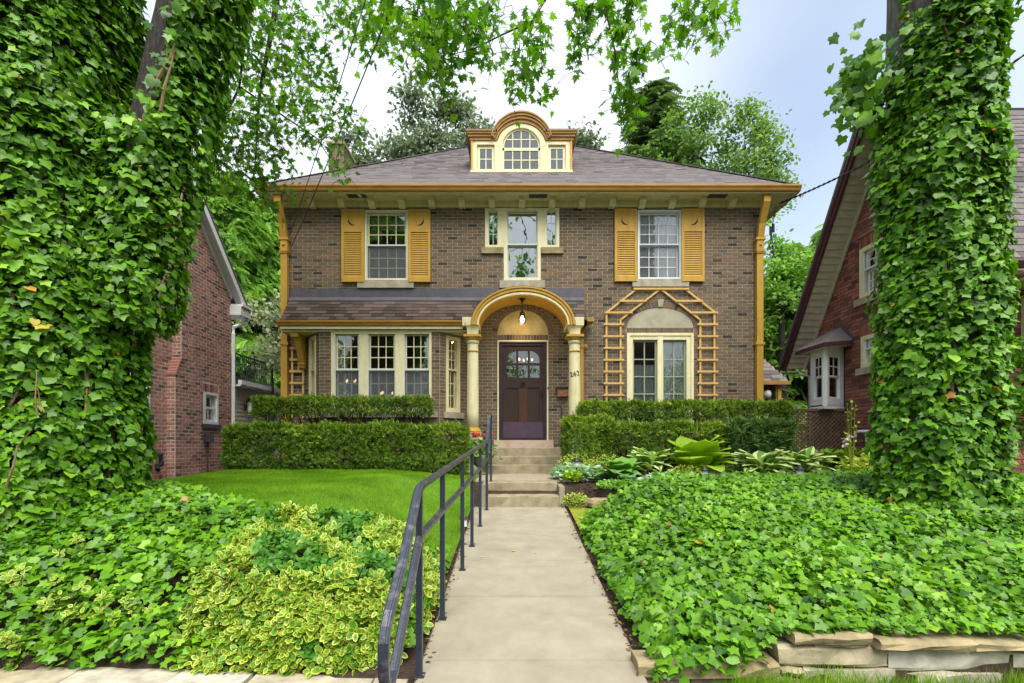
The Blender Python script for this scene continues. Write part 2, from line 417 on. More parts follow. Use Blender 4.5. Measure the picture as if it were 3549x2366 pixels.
tone_mat('ivy_leaf', [(0, lin((40, 82, 16))), (.35, lin((74, 122, 20))), (.7, lin((108, 158, 28))), (.94, lin((144, 186, 48))), (.955, lin((206, 160, 60))), (1, lin((190, 120, 60)))], rough=.42, bump=0, spec=.42, var=.22, vscale=6, transl=.2)
tone_mat('ground_ivy', [(0, lin((44, 88, 16))), (.35, lin((86, 136, 20))), (.75, lin((112, 162, 26))), (.965, lin((144, 186, 42))), (.975, lin((214, 174, 60))), (1, lin((150, 108, 70)))], rough=.42, bump=0, spec=.42, var=.22, vscale=3, transl=.22)
tone_mat('maple_leaf', [(0, lin((50, 96, 24))), (.5, lin((92, 142, 32))), (1, lin((140, 184, 48)))], rough=.5, bump=0, spec=.35, var=.15, vscale=3, transl=.5)
tone_mat('euonymus_leaf', [(0, lin((46, 100, 28))), (.22, lin((82, 138, 40))), (.45, lin((118, 164, 56))), (.55, lin((176, 186, 52))), (.8, lin((200, 204, 88))), (1, lin((216, 218, 140)))], rough=.42, bump=0, spec=.4, var=.1, transl=.2)
tone_mat('yew', [(0, lin((38, 58, 14))), (.45, lin((80, 116, 26))), (.8, lin((126, 158, 40))), (1, lin((164, 184, 60)))], rough=.55, bump=0, spec=.3, var=.3, vscale=3, transl=.2)
tone_mat('yew_blue', [(0, lin((36, 60, 26))), (.5, lin((70, 106, 44))), (1, lin((120, 152, 76)))], rough=.55, bump=0, spec=.3, var=.2, vscale=2, transl=.2)
tone_mat('far_leaf', [(0, lin((74, 104, 54))), (.5, lin((118, 152, 82))), (1, lin((156, 184, 110)))], rough=.6, bump=0, spec=.3, var=.2, vscale=.8, transl=.42)
tone_mat('conifer_light', [(0, lin((84, 124, 56))), (.5, lin((130, 172, 78))), (1, lin((170, 204, 108)))], rough=.6, bump=0, spec=.3, var=.2, vscale=.8, transl=.45)
tone_mat('spruce', [(0, lin((64, 92, 58))), (.5, lin((98, 128, 76))), (1, lin((138, 156, 100)))], rough=.6, bump=0, spec=.3, var=.2, vscale=.8, transl=.25)
tone_mat('grey_maple', [(0, lin((78, 94, 76))), (.5, lin((122, 140, 116))), (.85, lin((156, 166, 142))), (1, lin((156, 134, 110)))], rough=.6, bump=0, spec=.3, var=.2, vscale=.8, transl=.25)
tone_mat('pale_maple', [(0, lin((96, 112, 84))), (.5, lin((168, 176, 148))), (.85, lin((206, 204, 176))), (1, lin((196, 164, 128)))], rough=.6, bump=0, spec=.3, var=.2, vscale=2, transl=.25)
tone_mat('hosta_lime', [(0, lin((120, 158, 30))), (.5, lin((158, 192, 44))), (1, lin((186, 212, 80)))], rough=.4, bump=0, spec=.4, var=.08, transl=.25)
tone_mat('hosta_variegated', [(0, lin((66, 116, 44))), (.45, lin((104, 150, 62))), (.55, lin((176, 198, 110))), (1, lin((212, 222, 160)))], rough=.4, bump=0, spec=.4, var=.08, transl=.2)
tone_mat('hosta_green', [(0, lin((92, 146, 60))), (.5, lin((122, 174, 70))), (1, lin((168, 204, 100)))], rough=.4, bump=0, spec=.4, var=.08, transl=.2)
tone_mat('mantle', [(0, lin((110, 150, 64))), (.5, lin((176, 196, 84))), (1, lin((216, 220, 120)))], rough=.6, bump=0, spec=.2, var=.1, transl=.3)
tone_mat('silver_leaf', [(0, lin((104, 148, 108))), (.5, lin((154, 190, 150))), (1, lin((204, 220, 196)))], rough=.5, bump=0, spec=.4, var=.1, transl=.2)
tone_mat('petal', [(0, lin((214, 70, 110))), (.5, lin((236, 120, 120))), (1, lin((246, 170, 70)))], rough=.5, bump=0, spec=.2, var=.06, transl=.2)
mat('pot_green', lin((110, 116, 72)), .6, lin((92, 98, 60)), 10, .1)

# ------------------------------------------------------------------ ground
def walk_z(y): return -1.612 + .1026 * np.asarray(y, float)
def G(x, y):
    x = np.asarray(x, float); y = np.asarray(y, float)
    base = np.where(y < 7.0, walk_z(y), -.894 + smooth(7.0, 7.5, y) * .33)
    base = np.where(y > 9.3, -.565, base)
    tr = np.interp(y, [2.9, 3.0, 4.1, 5.9, 7.5, 9.0, 12.0], [-1.20, -1.14, -.90, -.55, -.55, -.46, -.42])
    tl = np.interp(y, [2.9, 3.0, 3.5, 4.3, 5.0, 6.0, 8.4, 12.0], [-1.42, -1.34, -1.02, -.68, -.60, -.54, -.45, -.42])
    tl = tl - .36 * smooth(-4.7, -6.8, x) * smooth(5.0, 7.5, y)
    z = base + (tr - base) * smooth(.80, 2.1, x)
    z = z + (tl - base) * smooth(-.58, -2.3, x)
    street = np.interp(y, [-4, 1.0, 2.5, 2.86], [-1.75, -1.72, -1.56, -1.5])
    street = street + .13 * smooth(.9, 1.3, x) * smooth(1.0, 2.4, y)
    z = np.where(y < 2.86, street, z)
    return z
def sheet(name, m, xs, ys, mask=None, dz=0.0, parent=None, **kw):
    gx, gy = np.meshgrid(xs, ys); gz = G(gx, gy) + dz
    V = np.stack([gx, gy, gz], -1).reshape(-1, 3); nx, ny = len(xs), len(ys)
    i, j = np.meshgrid(np.arange(nx - 1), np.arange(ny - 1)); a = (j * nx + i).ravel()
    Q = np.stack([a, a + 1, a + nx + 1, a + nx], 1)
    if mask is not None:
        c = V[Q].mean(1); Q = Q[mask(c[:, 0], c[:, 1])]
    return place(name, np_mesh(name, V, Q, np.full(len(Q), .5), m), parent, **kw)
fx = np.linspace(-10, 10, 134); fy = np.linspace(0, 13, 90)
fy = np.sort(np.concatenate([fy[(fy < 2.82) | (fy > 3.02)], [2.84, 2.87, 2.905, 3.005]]))
sheet('ground', 'soil', np.concatenate([np.linspace(-300, -10.5, 24), fx, np.linspace(10.5, 300, 24)]),
      np.concatenate([np.linspace(-120, -.5, 20), fy, np.linspace(13.5, 420, 24)]), dz=-.03, kind='structure')

LB = lambda x: np.interp(x, [-6.5, -4.2, -2.45, -1.95, -1.2, -.5], [6.2, 5.75, 4.65, 4.4, 4.5, 4.75])    # where the lawn meets the ivy
RB = lambda x: np.interp(x, [.75, 1.3, 2.3, 3.6, 5.0, 9.0], [5.85, 6.4, 6.75, 6.9, 6.9, 6.6])               # where the right ivy meets the flower bed
lawn_mask = lambda x, y: (y > LB(x) - .25) & (x < -.60) & (x > -7.0) & (y < 9.6)
sheet('lawn', 'turf', np.linspace(-7.2, -.58, 80), np.linspace(4.0, 9.8, 70), lawn_mask, kind='structure')
n = 170000
gx = rng.uniform(-6.9, -.6, n); gy = rng.uniform(4.0, 9.4, n); k = lawn_mask(gx, gy); gx, gy = gx[k], gy[k]
def blades(gx, gy, gz, h, w, m, name, lean=.5, **kw):
    n = len(gx); a = rng.uniform(0, 2 * np.pi, n); l = rng.uniform(0, lean, n) * h
    b = np.stack([gx, gy, gz], 1); d = np.stack([np.cos(a), np.sin(a), 0 * a], 1)
    s = np.stack([-np.sin(a + 1), np.cos(a + 1), 0 * a], 1)
    V = np.stack([b - s * w, b + s * w, b + d * l[:, None] + np.array([0, 0, 1]) * h[:, None]], 1).reshape(-1, 3)
    T = np.arange(3 * n).reshape(-1, 3)
    return place(name, np_mesh(name, V, T, np.clip(.5 + .3 * wob(gx, gy, 0, 2.2) + rng.normal(0, .14, n), 0, 1), m), **kw)
blades(gx, gy, G(gx, gy) - .004, rng.uniform(.018, .04, len(gx)), .0035, 'grass_blades', 'grass', kind='stuff', label='short mown green grass of the lawn mound before the house', cat='grass')

# concrete walk: slabs with open joints
walk = thing('concrete_walk', 'pale concrete front walk of jointed slabs rising to the steps', 'walk', (.1, 2.5, float(walk_z(2.5)))); walk['kind'] = 'structure'
js = [2.42, 2.972, 3.91, 4.77, 5.61, 6.45, 7.03]
for a, b in zip(js[:-1], js[1:]):
    y0, y1 = a + (.022 if a == 3.91 else .006), b - (.006); z0, z1 = float(walk_z(y0)), float(walk_z(y1)); xl, xr, e = -.55, .765, .012
    m = MB()
    bt = [(xl, y0, z0 - .1), (xr, y0, z0 - .1), (xr, y1, z1 - .1), (xl, y1, z1 - .1)]
    md = [(xl, y0, z0 - e), (xr, y0, z0 - e), (xr, y1, z1 - e), (xl, y1, z1 - e)]
    tp = [(xl + e, y0 + e / 2, z0), (xr - e, y0 + e / 2, z0), (xr - e, y1 - e / 2, z1), (xl + e, y1 - e / 2, z1)]
    m.hexa(bt + md); m.add(md + tp, [(4, 5, 6, 7), (0, 1, 5, 4), (1, 2, 6, 5), (2, 3, 7, 6), (3, 0, 4, 7)])
    m.build('slab', 'concrete', walk)
for k in range(3):   # the walk goes on down to the street in steps
    MB().box(-.55, .765, 2.42 - .34 * (k + 1), 2.42 - .34 * k - .005, -1.9 - .1 * k, float(walk_z(2.42)) - .16 * (k + 1)).build('step', 'concrete', walk)

# stone and concrete steps to the door
def rough_box(x0, x1, y0, y1, z0, z1, amp=.008, nx=10, nz=3, tone=.5, bev=.012):
    """A block with a worn front and top edge."""
    V, F = [], []
    for i in range(nx + 1):
        x = x0 + (x1 - x0) * i / nx
        q = [(y0, z0), (y0, z0 + (z1 - z0) * .5), (y0, z1 - bev), (y0 + bev, z1), (y1, z1), (y1, z0)]
        for c, (yy, zz) in enumerate(q):
            fy = random.uniform(-amp, amp) if c < 4 else 0; fz = random.uniform(-amp, amp) * .5 if c in (2, 3) else 0
            V.append((x, yy + fy, zz + fz))
    k = 6
    for i in range(nx):
        for c in range(k):
            d = (c + 1) % k
            F.append((i * k + c, i * k + d, (i + 1) * k + d, (i + 1) * k + c))
    F += [tuple(range(k))[::-1], tuple(range(nx * k, nx * k + k))]
    return MB().add(V, F, tone)
steps = thing('front_steps', 'worn concrete and stone steps climbing to the plum front door', 'steps', (.2, 7, -.9))
rough_box(X(1690, 7), X(1938, 7), 7.0, 7.42, -1.0, -.733, .012).build('step', 'concrete_step', steps)
rough_box(X(1691, 7.33), X(1930, 7.33), 7.33, 7.75, -1.0, -.565, .005).build('step', 'concrete_step', steps)
MB().box(-.62, .98, 7.752, 9.7, -1.0, -.566).build('landing', 'landing_concrete', steps)
rough_box(-.62, 1.02, 9.5, 9.8, -.9, -.397, .012).build('step', 'concrete_step', steps)
rough_box(-.42, 1.02, 9.76, 10.08, -.9, -.231, .005).build('step', 'concrete_step', steps)
rough_box(-.42, 1.02, 10.02, 10.99, -.9, -.065, .004).build('step', 'concrete_step', steps)
MB().box(X(1939, 7), X(1939, 7) + .075, 7.0, 8.0, -1.0, -.60).build('side_curb', 'curb_concrete', steps)
MB().box(X(1668, 7), X(1688, 7), 7.0, 8.0, -1.0, -.58).build('side_curb', 'curb_concrete', steps)

# ------------------------------------------------------------------ the house
FY = 11.0
FF = Fr((0, FY, 0), (1, 0, 0), (0, 0, 1), (0, -1, 0))
HXL, HXR = -5.14, 5.64
house = thing('brick_house', 'brown brick two-storey house with ochre trim, arched porch and hipped roof', 'house', (.25, FY, -.5))
def fu(px, Y=FY): return X(px, Y)
def fv(py, Y=FY): return Z(py, Y)

def panel(m, F, u0, u1, v0, v1, holes, n=0.0):
    us = sorted({u0, u1, *[min(max(h[i], u0), u1) for h in holes for i in (0, 1)]}); vs = sorted({v0, v1, *[min(max(h[i], v0), v1) for h in holes for i in (2, 3)]})
    for a, b in zip(us[:-1], us[1:]):
        for c, d in zip(vs[:-1], vs[1:]):
            if b - a < 1e-5 or d - c < 1e-5: continue
            x, y = (a + b) / 2, (c + d) / 2
            if any(h[0] < x < h[1] and h[2] < y < h[3] for h in holes): continue
            m.add([F.p(a, c, n), F.p(b, c, n), F.p(b, d, n), F.p(a, d, n)], [(0, 1, 2, 3)])

def lay_bricks(F, u0, u1, v0, v1, bl, bh, parent, m, cut=None, lim=None, nobj=0, joint=.0135, dep=.004, tones=None, phase=0.0, pick=None):
    """Running-bond courses. cut(vmid) -> list of (ua, ub) openings in that course; lim(vmid) -> (umin, umax)."""
    recs = []
    rows = int((v1 - v0) / bh)
    for r in range(rows + 1):
        va = v0 + r * bh; vb = min(va + bh, v1); vm = (va + vb) / 2
        if vb - va < .02: continue
        a0, b0 = (u0, u1) if lim is None else lim(vm)
        if b0 - a0 < .03: continue
        spans = [(a0, b0)]
        for ca, cb in (cut(vm) if cut else []):
            spans = [q for s, e in spans for q in ((s, min(e, ca)), (max(s, cb), e)) if q[1] - q[0] > .02]
        off = (r % 2) * bl / 2 + phase
        for s, e in spans:
            k = math.floor((s - u0 - off) / bl)
            while u0 + off + k * bl < e:
                p, q = max(s, u0 + off + k * bl), min(e, u0 + off + (k + 1) * bl); k += 1
                if q - p > .025: recs.append((p, q, va, vb, q - p > bl * .98 and vb - va > bh * .98))
    full = [i for i, r in enumerate(recs) if r[4]]
    if pick: full.sort(key=lambda i: pick(recs[i]))
    else: random.shuffle(full)
    sel = set(full[:nobj]); rest = MB(); variants = {}
    RT = F.rot().to_4x4()
    for i, (p, q, va, vb, _) in enumerate(recs):
        t = tones() if tones else random.random()
        dn = dep + random.uniform(-.0015, .002)
        if i in sel:
            key = int(t * 12)
            if key not in variants:
                h = joint / 2
                L = Fr((0, 0, 0), (1, 0, 0), (0, 1, 0), (0, 0, 1))
                variants[key] = MB().fbox(L, -bl / 2 + h, bl / 2 - h, -bh / 2 + h, bh / 2 - h, -.004, dep, (key + .5) / 12).mesh('brick', m)
            A = Matrix.Translation(F.p((p + q) / 2, (va + vb) / 2, random.uniform(-.002, .003))) @ RT @ Matrix.Rotation(random.uniform(-.008, .008), 4, 'Z')
            place('brick', variants[key], parent, mw=A)
        else:
            h = joint / 2; e = random.uniform(-.0015, .0015)
            rest.fbox(F, p + h, q - h, va + h + e, vb - h + e, -.004, dn, t)
    rest.build('brick_courses', m, parent, kind='stuff')

def btone():
    r = random.random()
    return random.uniform(.04, .24) if r < .07 else random.uniform(.3, .74) if r < .88 else random.uniform(.75, 1)

EAVE_Z = 5.44
ZB = -.75                                            # foot of the walls, below the soil
def ell(cx, cz, a, b, n=32, t0=0.0, t1=math.pi):
    return [(cx - a * math.cos(t0 + (t1 - t0) * i / n), cz + b * math.sin(t0 + (t1 - t0) * i / n)) for i in range(n + 1)]

# openings on the front (u0, u1, v0, v1)
W_UL = (fu(1265), fu(1415), fv(972), fv(729)); W_UR = (fu(2209), fu(2361), fv(968), fv(729))
W_UC = (fu(1746), fu(1874), fv(973), EAVE_Z); W_SL = (fu(1681), fu(1746), fv(859), EAVE_Z); W_SR = (fu(1874), fu(1938), fv(859), EAVE_Z)
W_DOOR = (fu(1724), fu(1900), -.065, fv(1179)); W_FR = (fu(2172), fu(2403), fv(1500), fv(1154))
HOLES = [W_UL, W_UR, W_UC, W_SL, W_SR, W_DOOR, W_FR, (-4.60, -1.03, ZB, 2.40)]
# recessed half-round panels
LD = dict(cx=(W_DOOR[0] + W_DOOR[1]) / 2, z=fv(1160), a=fu(1900) - fu(1812), b=fv(1075) - fv(1160), t=.125)
LR = dict(cx=(W_FR[0] + W_FR[1]) / 2, z=fv(1136), a=fu(2404) - fu(2288.5), b=fv(1066) - fv(1136), t=.135)
def front_cut(vm):
    out = [(h[0], h[1]) for h in HOLES if h[2] < vm < h[3]]
    for q, top in ((LD, W_DOOR[3]), (LR, W_FR[3])):
        if top - .001 < vm < q['z']: out.append((q['cx'] - q['a'] - (.005 if q is LD else .02), q['cx'] + q['a'] + .02))
        if q['z'] <= vm < q['z'] + q['b'] + q['t']:
            w = (q['a'] + q['t']) * math.sqrt(max(0, 1 - ((vm - q['z']) / (q['b'] + q['t'])) ** 2))
            out.append((q['cx'] - w, q['cx'] + w))
    return out
m = MB(); panel(m, FF, HXL, HXR, ZB, EAVE_Z, HOLES)
wall = m.build('wall', 'mortar', house)
lay_bricks(FF, HXL, HXR, ZB, fv(721), .224, .0712, wall, 'brick_brown', front_cut, nobj=190, tones=btone,
           pick=lambda r: abs((r[0] + r[1]) / 2 - 1.0) * .6 + abs(r[2] - 3.0) + (9 if r[2] < .95 else 0))
m = MB()                                             # the other walls, ceiling and floors inside
m.add([(HXL, FY, ZB), (HXL, 19.2, ZB), (HXL, 19.2, EAVE_Z), (HXL, FY, EAVE_Z)], [(0, 1, 2, 3)])
m.add([(HXR, FY, ZB), (HXR, 19.2, ZB), (HXR, 19.2, EAVE_Z), (HXR, FY, EAVE_Z)], [(0, 1, 2, 3)])
m.add([(HXL, 19.2, ZB), (HXR, 19.2, ZB), (HXR, 19.2, EAVE_Z), (HXL, 19.2, EAVE_Z)], [(0, 1, 2, 3)])
m.build('wall', 'brick_brown', house)
for sx, xx in ((-1, HXL), (1, HXR)):                 # brick returns on the two corners
    SF = Fr((xx, FY, 0), (0, 1, 0), (0, 0, 1), (sx, 0, 0))
    lay_bricks(SF, 0.0, 1.5, ZB, fv(721), .224, .0712, wall, 'brick_brown', tones=btone, phase=.112)
rm = MB(); rm.box(HXL + .02, HXR - .02, 13.2, 13.25, ZB, EAVE_Z); rm.box(HXL + .02, HXR - .02, 11.15, 13.2, 2.45, 2.6); rm.box(HXL + .02, HXR - .02, 11.15, 13.2, -.2, -.08)
for xx in (-.95, 1.35): rm.box(xx, xx + .1, 11.3, 13.2, -.08, EAVE_Z - .05)
rm.build('room_partition', 'room_wall', house)

def soldier_row(F, u0, u1, v0, v1, parent, n):
    for i in range(n):
        a, b = u0 + (u1 - u0) * i / n, u0 + (u1 - u0) * (i + 1) / n
        MB().fbox(F, a + .005, b - .005, v0 + .004, v1 - .004, -.004, .012, btone()).build('brick', 'brick_brown', parent)
def brick_arch(F, q, parent, n):
    o, i = ell(q['cx'], q['z'], q['a'] + q['t'], q['b'] + q['t'], n), ell(q['cx'], q['z'], q['a'] + .004, q['b'] + .004, n)
    for k in range(n):
        def mid(p, r, s): return (p[0] + (r[0] - p[0]) * s, p[1] + (r[1] - p[1]) * s)
        pts = [mid(o[k], o[k + 1], .06), mid(o[k], o[k + 1], .94), mid(i[k], i[k + 1], .94), mid(i[k], i[k + 1], .06)]
        MB().poly(F, pts, -.004, .014, btone()).build('brick', 'brick_brown', parent)
soldier_row(FF, W_DOOR[0], W_DOOR[1], W_DOOR[3], LD['z'], wall, 17)
soldier_row(FF, W_FR[0], W_FR[1], W_FR[3] + .005, LR['z'], wall, 22)
brick_arch(FF, LD, wall, 26); brick_arch(FF, LR, wall, 30)
MB().poly(FF, ell(LD['cx'], LD['z'], LD['a'], LD['b'], 28), .001, .004).build('stucco_panel', 'stucco_warm', house)
MB().poly(FF, ell(LR['cx'], LR['z'], LR['a'], LR['b'], 28), .001, .004).build('stucco_panel', 'stucco', house)
MB().poly(FF, [(fu(2281), fv(1064)), (fu(2296), fv(1064)), (fu(2299), fv(1038)), (fu(2278), fv(1038))], 0, .03).build('keystone', 'limestone', house)

# ---- windows
def win(parent, F, op, frame_w, fm, dep=.10, proud=.03, sill=None, sill_m='limestone', casing=True, inner=None, label=None):
    """Casing round an opening; returns the window part (its mesh is the casing)."""
    u0, u1, v0, v1 = op; m = MB(); w = frame_w
    for a, b, c, d in ((u0, u0 + w, v0, v1), (u1 - w, u1, v0, v1), (u0 + w, u1 - w, v0, v0 + w), (u0 + w, u1 - w, v1 - w, v1)):
        m.fbox(F, a, b, c, d, -dep, proud)
    o = m.build('window', fm, parent, label=label)
    if sill:
        s0, s1, t0, t1 = sill
        MB().fbox(F, s0, s1, t0, t1, -.05, .06).build('sill', sill_m, o)
    return o
def sash(w, F, u0, u1, v0, v1, cols, rows, st, mu, fm, n0, n1, glass='glass', arch=None):
    """One sash: stiles, rails, glazing bars, and each pane by itself."""
    m = MB()
    for a, b, c, d in ((u0, u0 + st, v0, v1), (u1 - st, u1, v0, v1), (u0 + st, u1 - st, v0, v0 + st), (u0 + st, u1 - st, v1 - st, v1)):
        m.fbox(F, a, b, c, d, n0, n1)
    a0, a1, b0, b1 = u0 + st, u1 - st, v0 + st, v1 - st
    for i in range(1, cols):
        x = a0 + (a1 - a0) * i / cols; m.fbox(F, x - mu / 2, x + mu / 2, b0, b1, n0 + .004, n1 - .004)
    for j in range(1, rows):
        y = b0 + (b1 - b0) * j / rows; m.fbox(F, a0, a1, y - mu / 2, y + mu / 2, n0 + .005, n1 - .005)
    m.build('sash', fm, w)
    nm = (n0 + n1) / 2
    for i in range(cols):
        for j in range(rows):
            p, q = a0 + (a1 - a0) * i / cols, a0 + (a1 - a0) * (i + 1) / cols
            r, s = b0 + (b1 - b0) * j / rows, b0 + (b1 - b0) * (j + 1) / rows
            MB().fbox(F, p + .001, q - .001, r + .001, s - .001, nm - .0015, nm + .0015).build('pane', glass, w)
def curtain(w, F, u0, u1, v0, v1, n, m='curtain', waves=9, amp=.02, solid=True):
    k = waves * 8; V, Fc = [], []
    for i in range(k + 1):
        u = u0 + (u1 - u0) * i / k; d = n + amp * math.sin(i / 8 * 2 * math.pi) + random.uniform(-.003, .003)
        V += [F.p(u, v0, d), F.p(u, v1, d)]
    for i in range(k): Fc.append((2 * i, 2 * i + 2, 2 * i + 3, 2 * i + 1))
    MB().add(V, Fc).build('curtain', m, w, sm=True)

def sash_pair(w, F, u0, u1, v0, v1, vm, cols, rows, st, mu, glass='glass', low_glass=None, low_fm='storm_frame', n=-.03, fm='cream_paint', storm='storm_frame'):
    m = MB(); s = .018
    for a, b, c, d in ((u0, u0 + s, v0, v1), (u1 - s, u1, v0, v1), (u0 + s, u1 - s, v0, v0 + s), (u0 + s, u1 - s, v1 - s, v1), (u0 + s, u1 - s, vm - .014, vm + .014)):
        m.fbox(F, a, b, c, d, n, n + .028)
    m.build('storm_frame', storm, w)
    sash(w, F, u0 + s, u1 - s, vm, v1 - s, cols, rows, st, mu, fm, n - .05, n - .02, glass)
    sash(w, F, u0 + s, u1 - s, v0 + s, vm, cols, rows, st, mu, fm, n - .08, n - .055, low_glass or glass)

w = win(house, FF, W_UL, .035, 'cream_paint', sill=(fu(1241), fu(1435), fv(999), fv(972.4)))
sash_pair(w, FF, W_UL[0] + .035, W_UL[1] - .035, W_UL[2] + .035, W_UL[3] - .035, fv(849), 4, 3, .035, .02)
MB().fbox(FF, W_UL[0] + .05, W_UL[1] - .05, W_UL[2] + .05, fv(850), -.052, -.049).build('insect_screen', 'screen_mesh', w)
curtain(w, FF, W_UL[0] + .08, W_UL[1] - .08, fv(785), fv(740), -.22, 'curtain', 6, .03); curtain(w, FF, W_UL[0] + .08, W_UL[0] + .33, fv(815), fv(785), -.23, 'curtain', 3, .03)
w = win(house, FF, W_UR, .03, 'white_paint', sill=(fu(2190), fu(2385), fv(995), fv(968.4)))
sash_pair(w, FF, W_UR[0] + .03, W_UR[1] - .03, W_UR[2] + .03, W_UR[3] - .03, fv(846), 4, 3, .03, .016, 'glass_clear', 'glass_clear', fm='white_paint')
curtain(w, FF, W_UR[0] + .05, W_UR[1] - .05, W_UR[2] + .05, W_UR[3] - .05, -.135, 'curtain', 10, .014)  # white sheer; its pale cloth also stands in for sky mirrored in panes
# middle group: tall window between two slim lights, one cream surround
w = win(house, FF, (W_UC[0], W_UC[1], W_UC[2], fv(722)), .065, 'cream_paint', sill=(fu(1732), fu(1889), fv(999), fv(973.4)))
sash_pair(w, FF, W_UC[0] + .065, W_UC[1] - .065, W_UC[2] + .06, fv(731), fv(846), 1, 1, .02, .016, 'glass_bright', 'glass_bright')
curtain(w, FF, W_UC[0] + .09, W_UC[1] - .09, W_UC[2] + .09, fv(740), -.22, 'curtain_grey', 7, .02)
for op, gl, s in ((W_SL, (fu(1692), fu(1726)), (fu(1668), fu(1745), fv(880), fv(859.4))), (W_SR, (fu(1893), fu(1928)), (fu(1875.5), fu(1952), fv(880), fv(859.4)))):
    w = win(house, FF, (op[0], op[1], op[2], fv(722)), .001, 'cream_paint', sill=s, sill_m='sandstone')
    m = MB(); v1 = fv(731); v0 = fv(850)
    m.fbox(FF, op[0], gl[0], op[2], fv(722), -.1, .029); m.fbox(FF, gl[1], op[1], op[2], fv(722), -.1, .029)
    m.fbox(FF, gl[0], gl[1], op[2], v0, -.1, .029); m.fbox(FF, gl[0], gl[1], v1, fv(722), -.1, .029)
    m.build('surround', 'cream_paint', w)
    sash(w, FF, gl[0], gl[1], v0, v1, 2, 3, .02, .012, 'storm_frame', -.05, -.02, 'glass_bright')
# french window on the right
w = win(house, FF, W_FR, .06, 'cream_paint', dep=.12)
um = (W_FR[0] + W_FR[1]) / 2
m = MB(); m.fbox(FF, um - .06, um + .06, W_FR[2] + .06, W_FR[3] - .06, -.119, .02)
m.fbox(FF, W_FR[0] + .06, fu(2193), W_FR[2] + .06, W_FR[3] - .06, -.118, .012); m.fbox(FF, fu(2379), W_FR[1] - .06, W_FR[2] + .06, W_FR[3] - .06, -.118, .012)
m.fbox(FF, fu(2193), um - .06, fv(1177), W_FR[3] - .06, -.118, .012); m.fbox(FF, um + .06, fu(2379), fv(1177), W_FR[3] - .06, -.118, .012)
m.build('mullion', 'cream_paint', w)
for a, b in ((fu(2193), um - .06), (um + .06, fu(2379))):
    sash(w, FF, a, b, W_FR[2] + .06, fv(1177), 2, 5, .04, .024, 'sage_paint', -.09, -.05, 'glass_clear')
    curtain(w, FF, a + .03, b - .03, W_FR[2] + .05, fv(1262), -.11, 'curtain_grey', 9, .012)
curtain(w, FF, um + .07, fu(2375), fv(1262), fv(1185), -.112, 'curtain_grey', 9, .012)

# ---- shutters
def shutter(u0, u1, v0, v1, flip):
    v1s = v1; w = .055
    m = MB(); sp = v0 + (v1 - v0) * .705
    for a, b, c, d in ((u0, u0 + w, v0, v1), (u1 - w, u1, v0, v1), (u0 + w, u1 - w, v0, v0 + .12), (u0 + w, u1 - w, v1 - .05, v1), (u0 + w, u1 - w, sp - .03, sp + .03)):
        m.fbox(FF, a, b, c, d, .034, .074)
    m.fbox(FF, u0 + w, u1 - w, sp + .03, v1 - .05, .036, .062)
    o = m.build('shutter', 'ochre_paint', house)
    k = 20; h = (sp - .03 - v0 - .12) / k
    for i in range(k):
        a = v0 + .12 + i * h
        q = MB(); y = [FF.p(u0 + w, a, .068), FF.p(u1 - w, a, .068), FF.p(u1 - w, a + h * 1.15, .042), FF.p(u0 + w, a + h * 1.15, .042)]
        z = [p + Vector((0, .010, .002)) for p in y]
        q.hexa(z + y); q.build('louver', 'ochre_paint', o)
    # dark crescent laid on the top panel, painted shade of a moon cutout
    cx, cz, r = (u0 + u1) / 2, (sp + v1) / 2 - .02, .105; pts = []
    aa, dd = R(35), r * .42
    up = Vector((-1 if flip else 1, 1)).normalized()        # the hollow of the moon opens up and inwards
    N = 12; R2 = r * 1.02
    th = math.atan2(up.y, up.x)
    for i in range(N + 1):
        a = th + math.pi * .5 + math.pi * i / N
        pts.append((cx + r * math.cos(a), cz + r * math.sin(a)))
    for i in range(1, N):
        a = th + math.pi * 1.5 - math.pi * i / N
        s_ = .60
        loc = Vector((r * math.cos(a), r * math.sin(a))); d_ = loc.dot(up)
        loc -= up * d_ * (1 - s_)
        pts.append((cx + loc.x, cz + loc.y))
    MB().poly(FF, pts, .0615, .0635).build('crescent_shade', 'shade_dark', o)
    for vz in (v0 + .05, v1 - .03):
        MB().lathe(FF.p(u1 - .02 if flip else u0 + .02, vz, .076), [(.008, -.004), (.008, .004)], 8).build('bolt', 'ochre_gutter', o)
for a, b, c, d, fl in ((1184, 1262, 977, 726, False), (1415.5, 1492, 977, 726, True), (2130, 2207.5, 975, 724, False), (2362.5, 2441, 975, 724, True)):
    shutter(fu(a, FY - .05), fu(b, FY - .05), fv(c, FY - .05), fv(d, FY - .05), fl)

# ---- eaves: frieze, soffit, corbels, fascia, gutter
EXL, EXR, EYF, EYB = -5.50, 6.17, 10.5, 19.7
m = MB(); m.box(HXL - .02, HXR + .02, FY - .035, FY + .02, fv(719), EAVE_Z - .002); m.build('frieze', 'cream_paint', house)
m = MB(); m.box(EXL + .05, EXR - .05, EYF + .08, FY + .3, EAVE_Z, EAVE_Z + .02)
for xa, xb in ((EXL + .05, HXL + .02), (HXR - .02, EXR - .05)): m.box(xa, xb, FY + .301, 19.6, EAVE_Z, EAVE_Z + .02)
m.build('soffit', 'cream_paint', house)
for i in range(9):   # tongue-and-groove joints of the side soffits
    for xa, xb in ((EXL + .06, HXL - .03), (HXR + .03, EXR - .06)):
        y = 10.75 + i * .42; MB().box(xa, xb, y, y + .012, EAVE_Z - .006, EAVE_Z - .001).build('soffit_batten', 'cream_paint', house)
m = MB(); m.box(EXL + .03, EXR - .03, EYF + .055, EYF + .085, EAVE_Z - .03, EAVE_Z + .12)
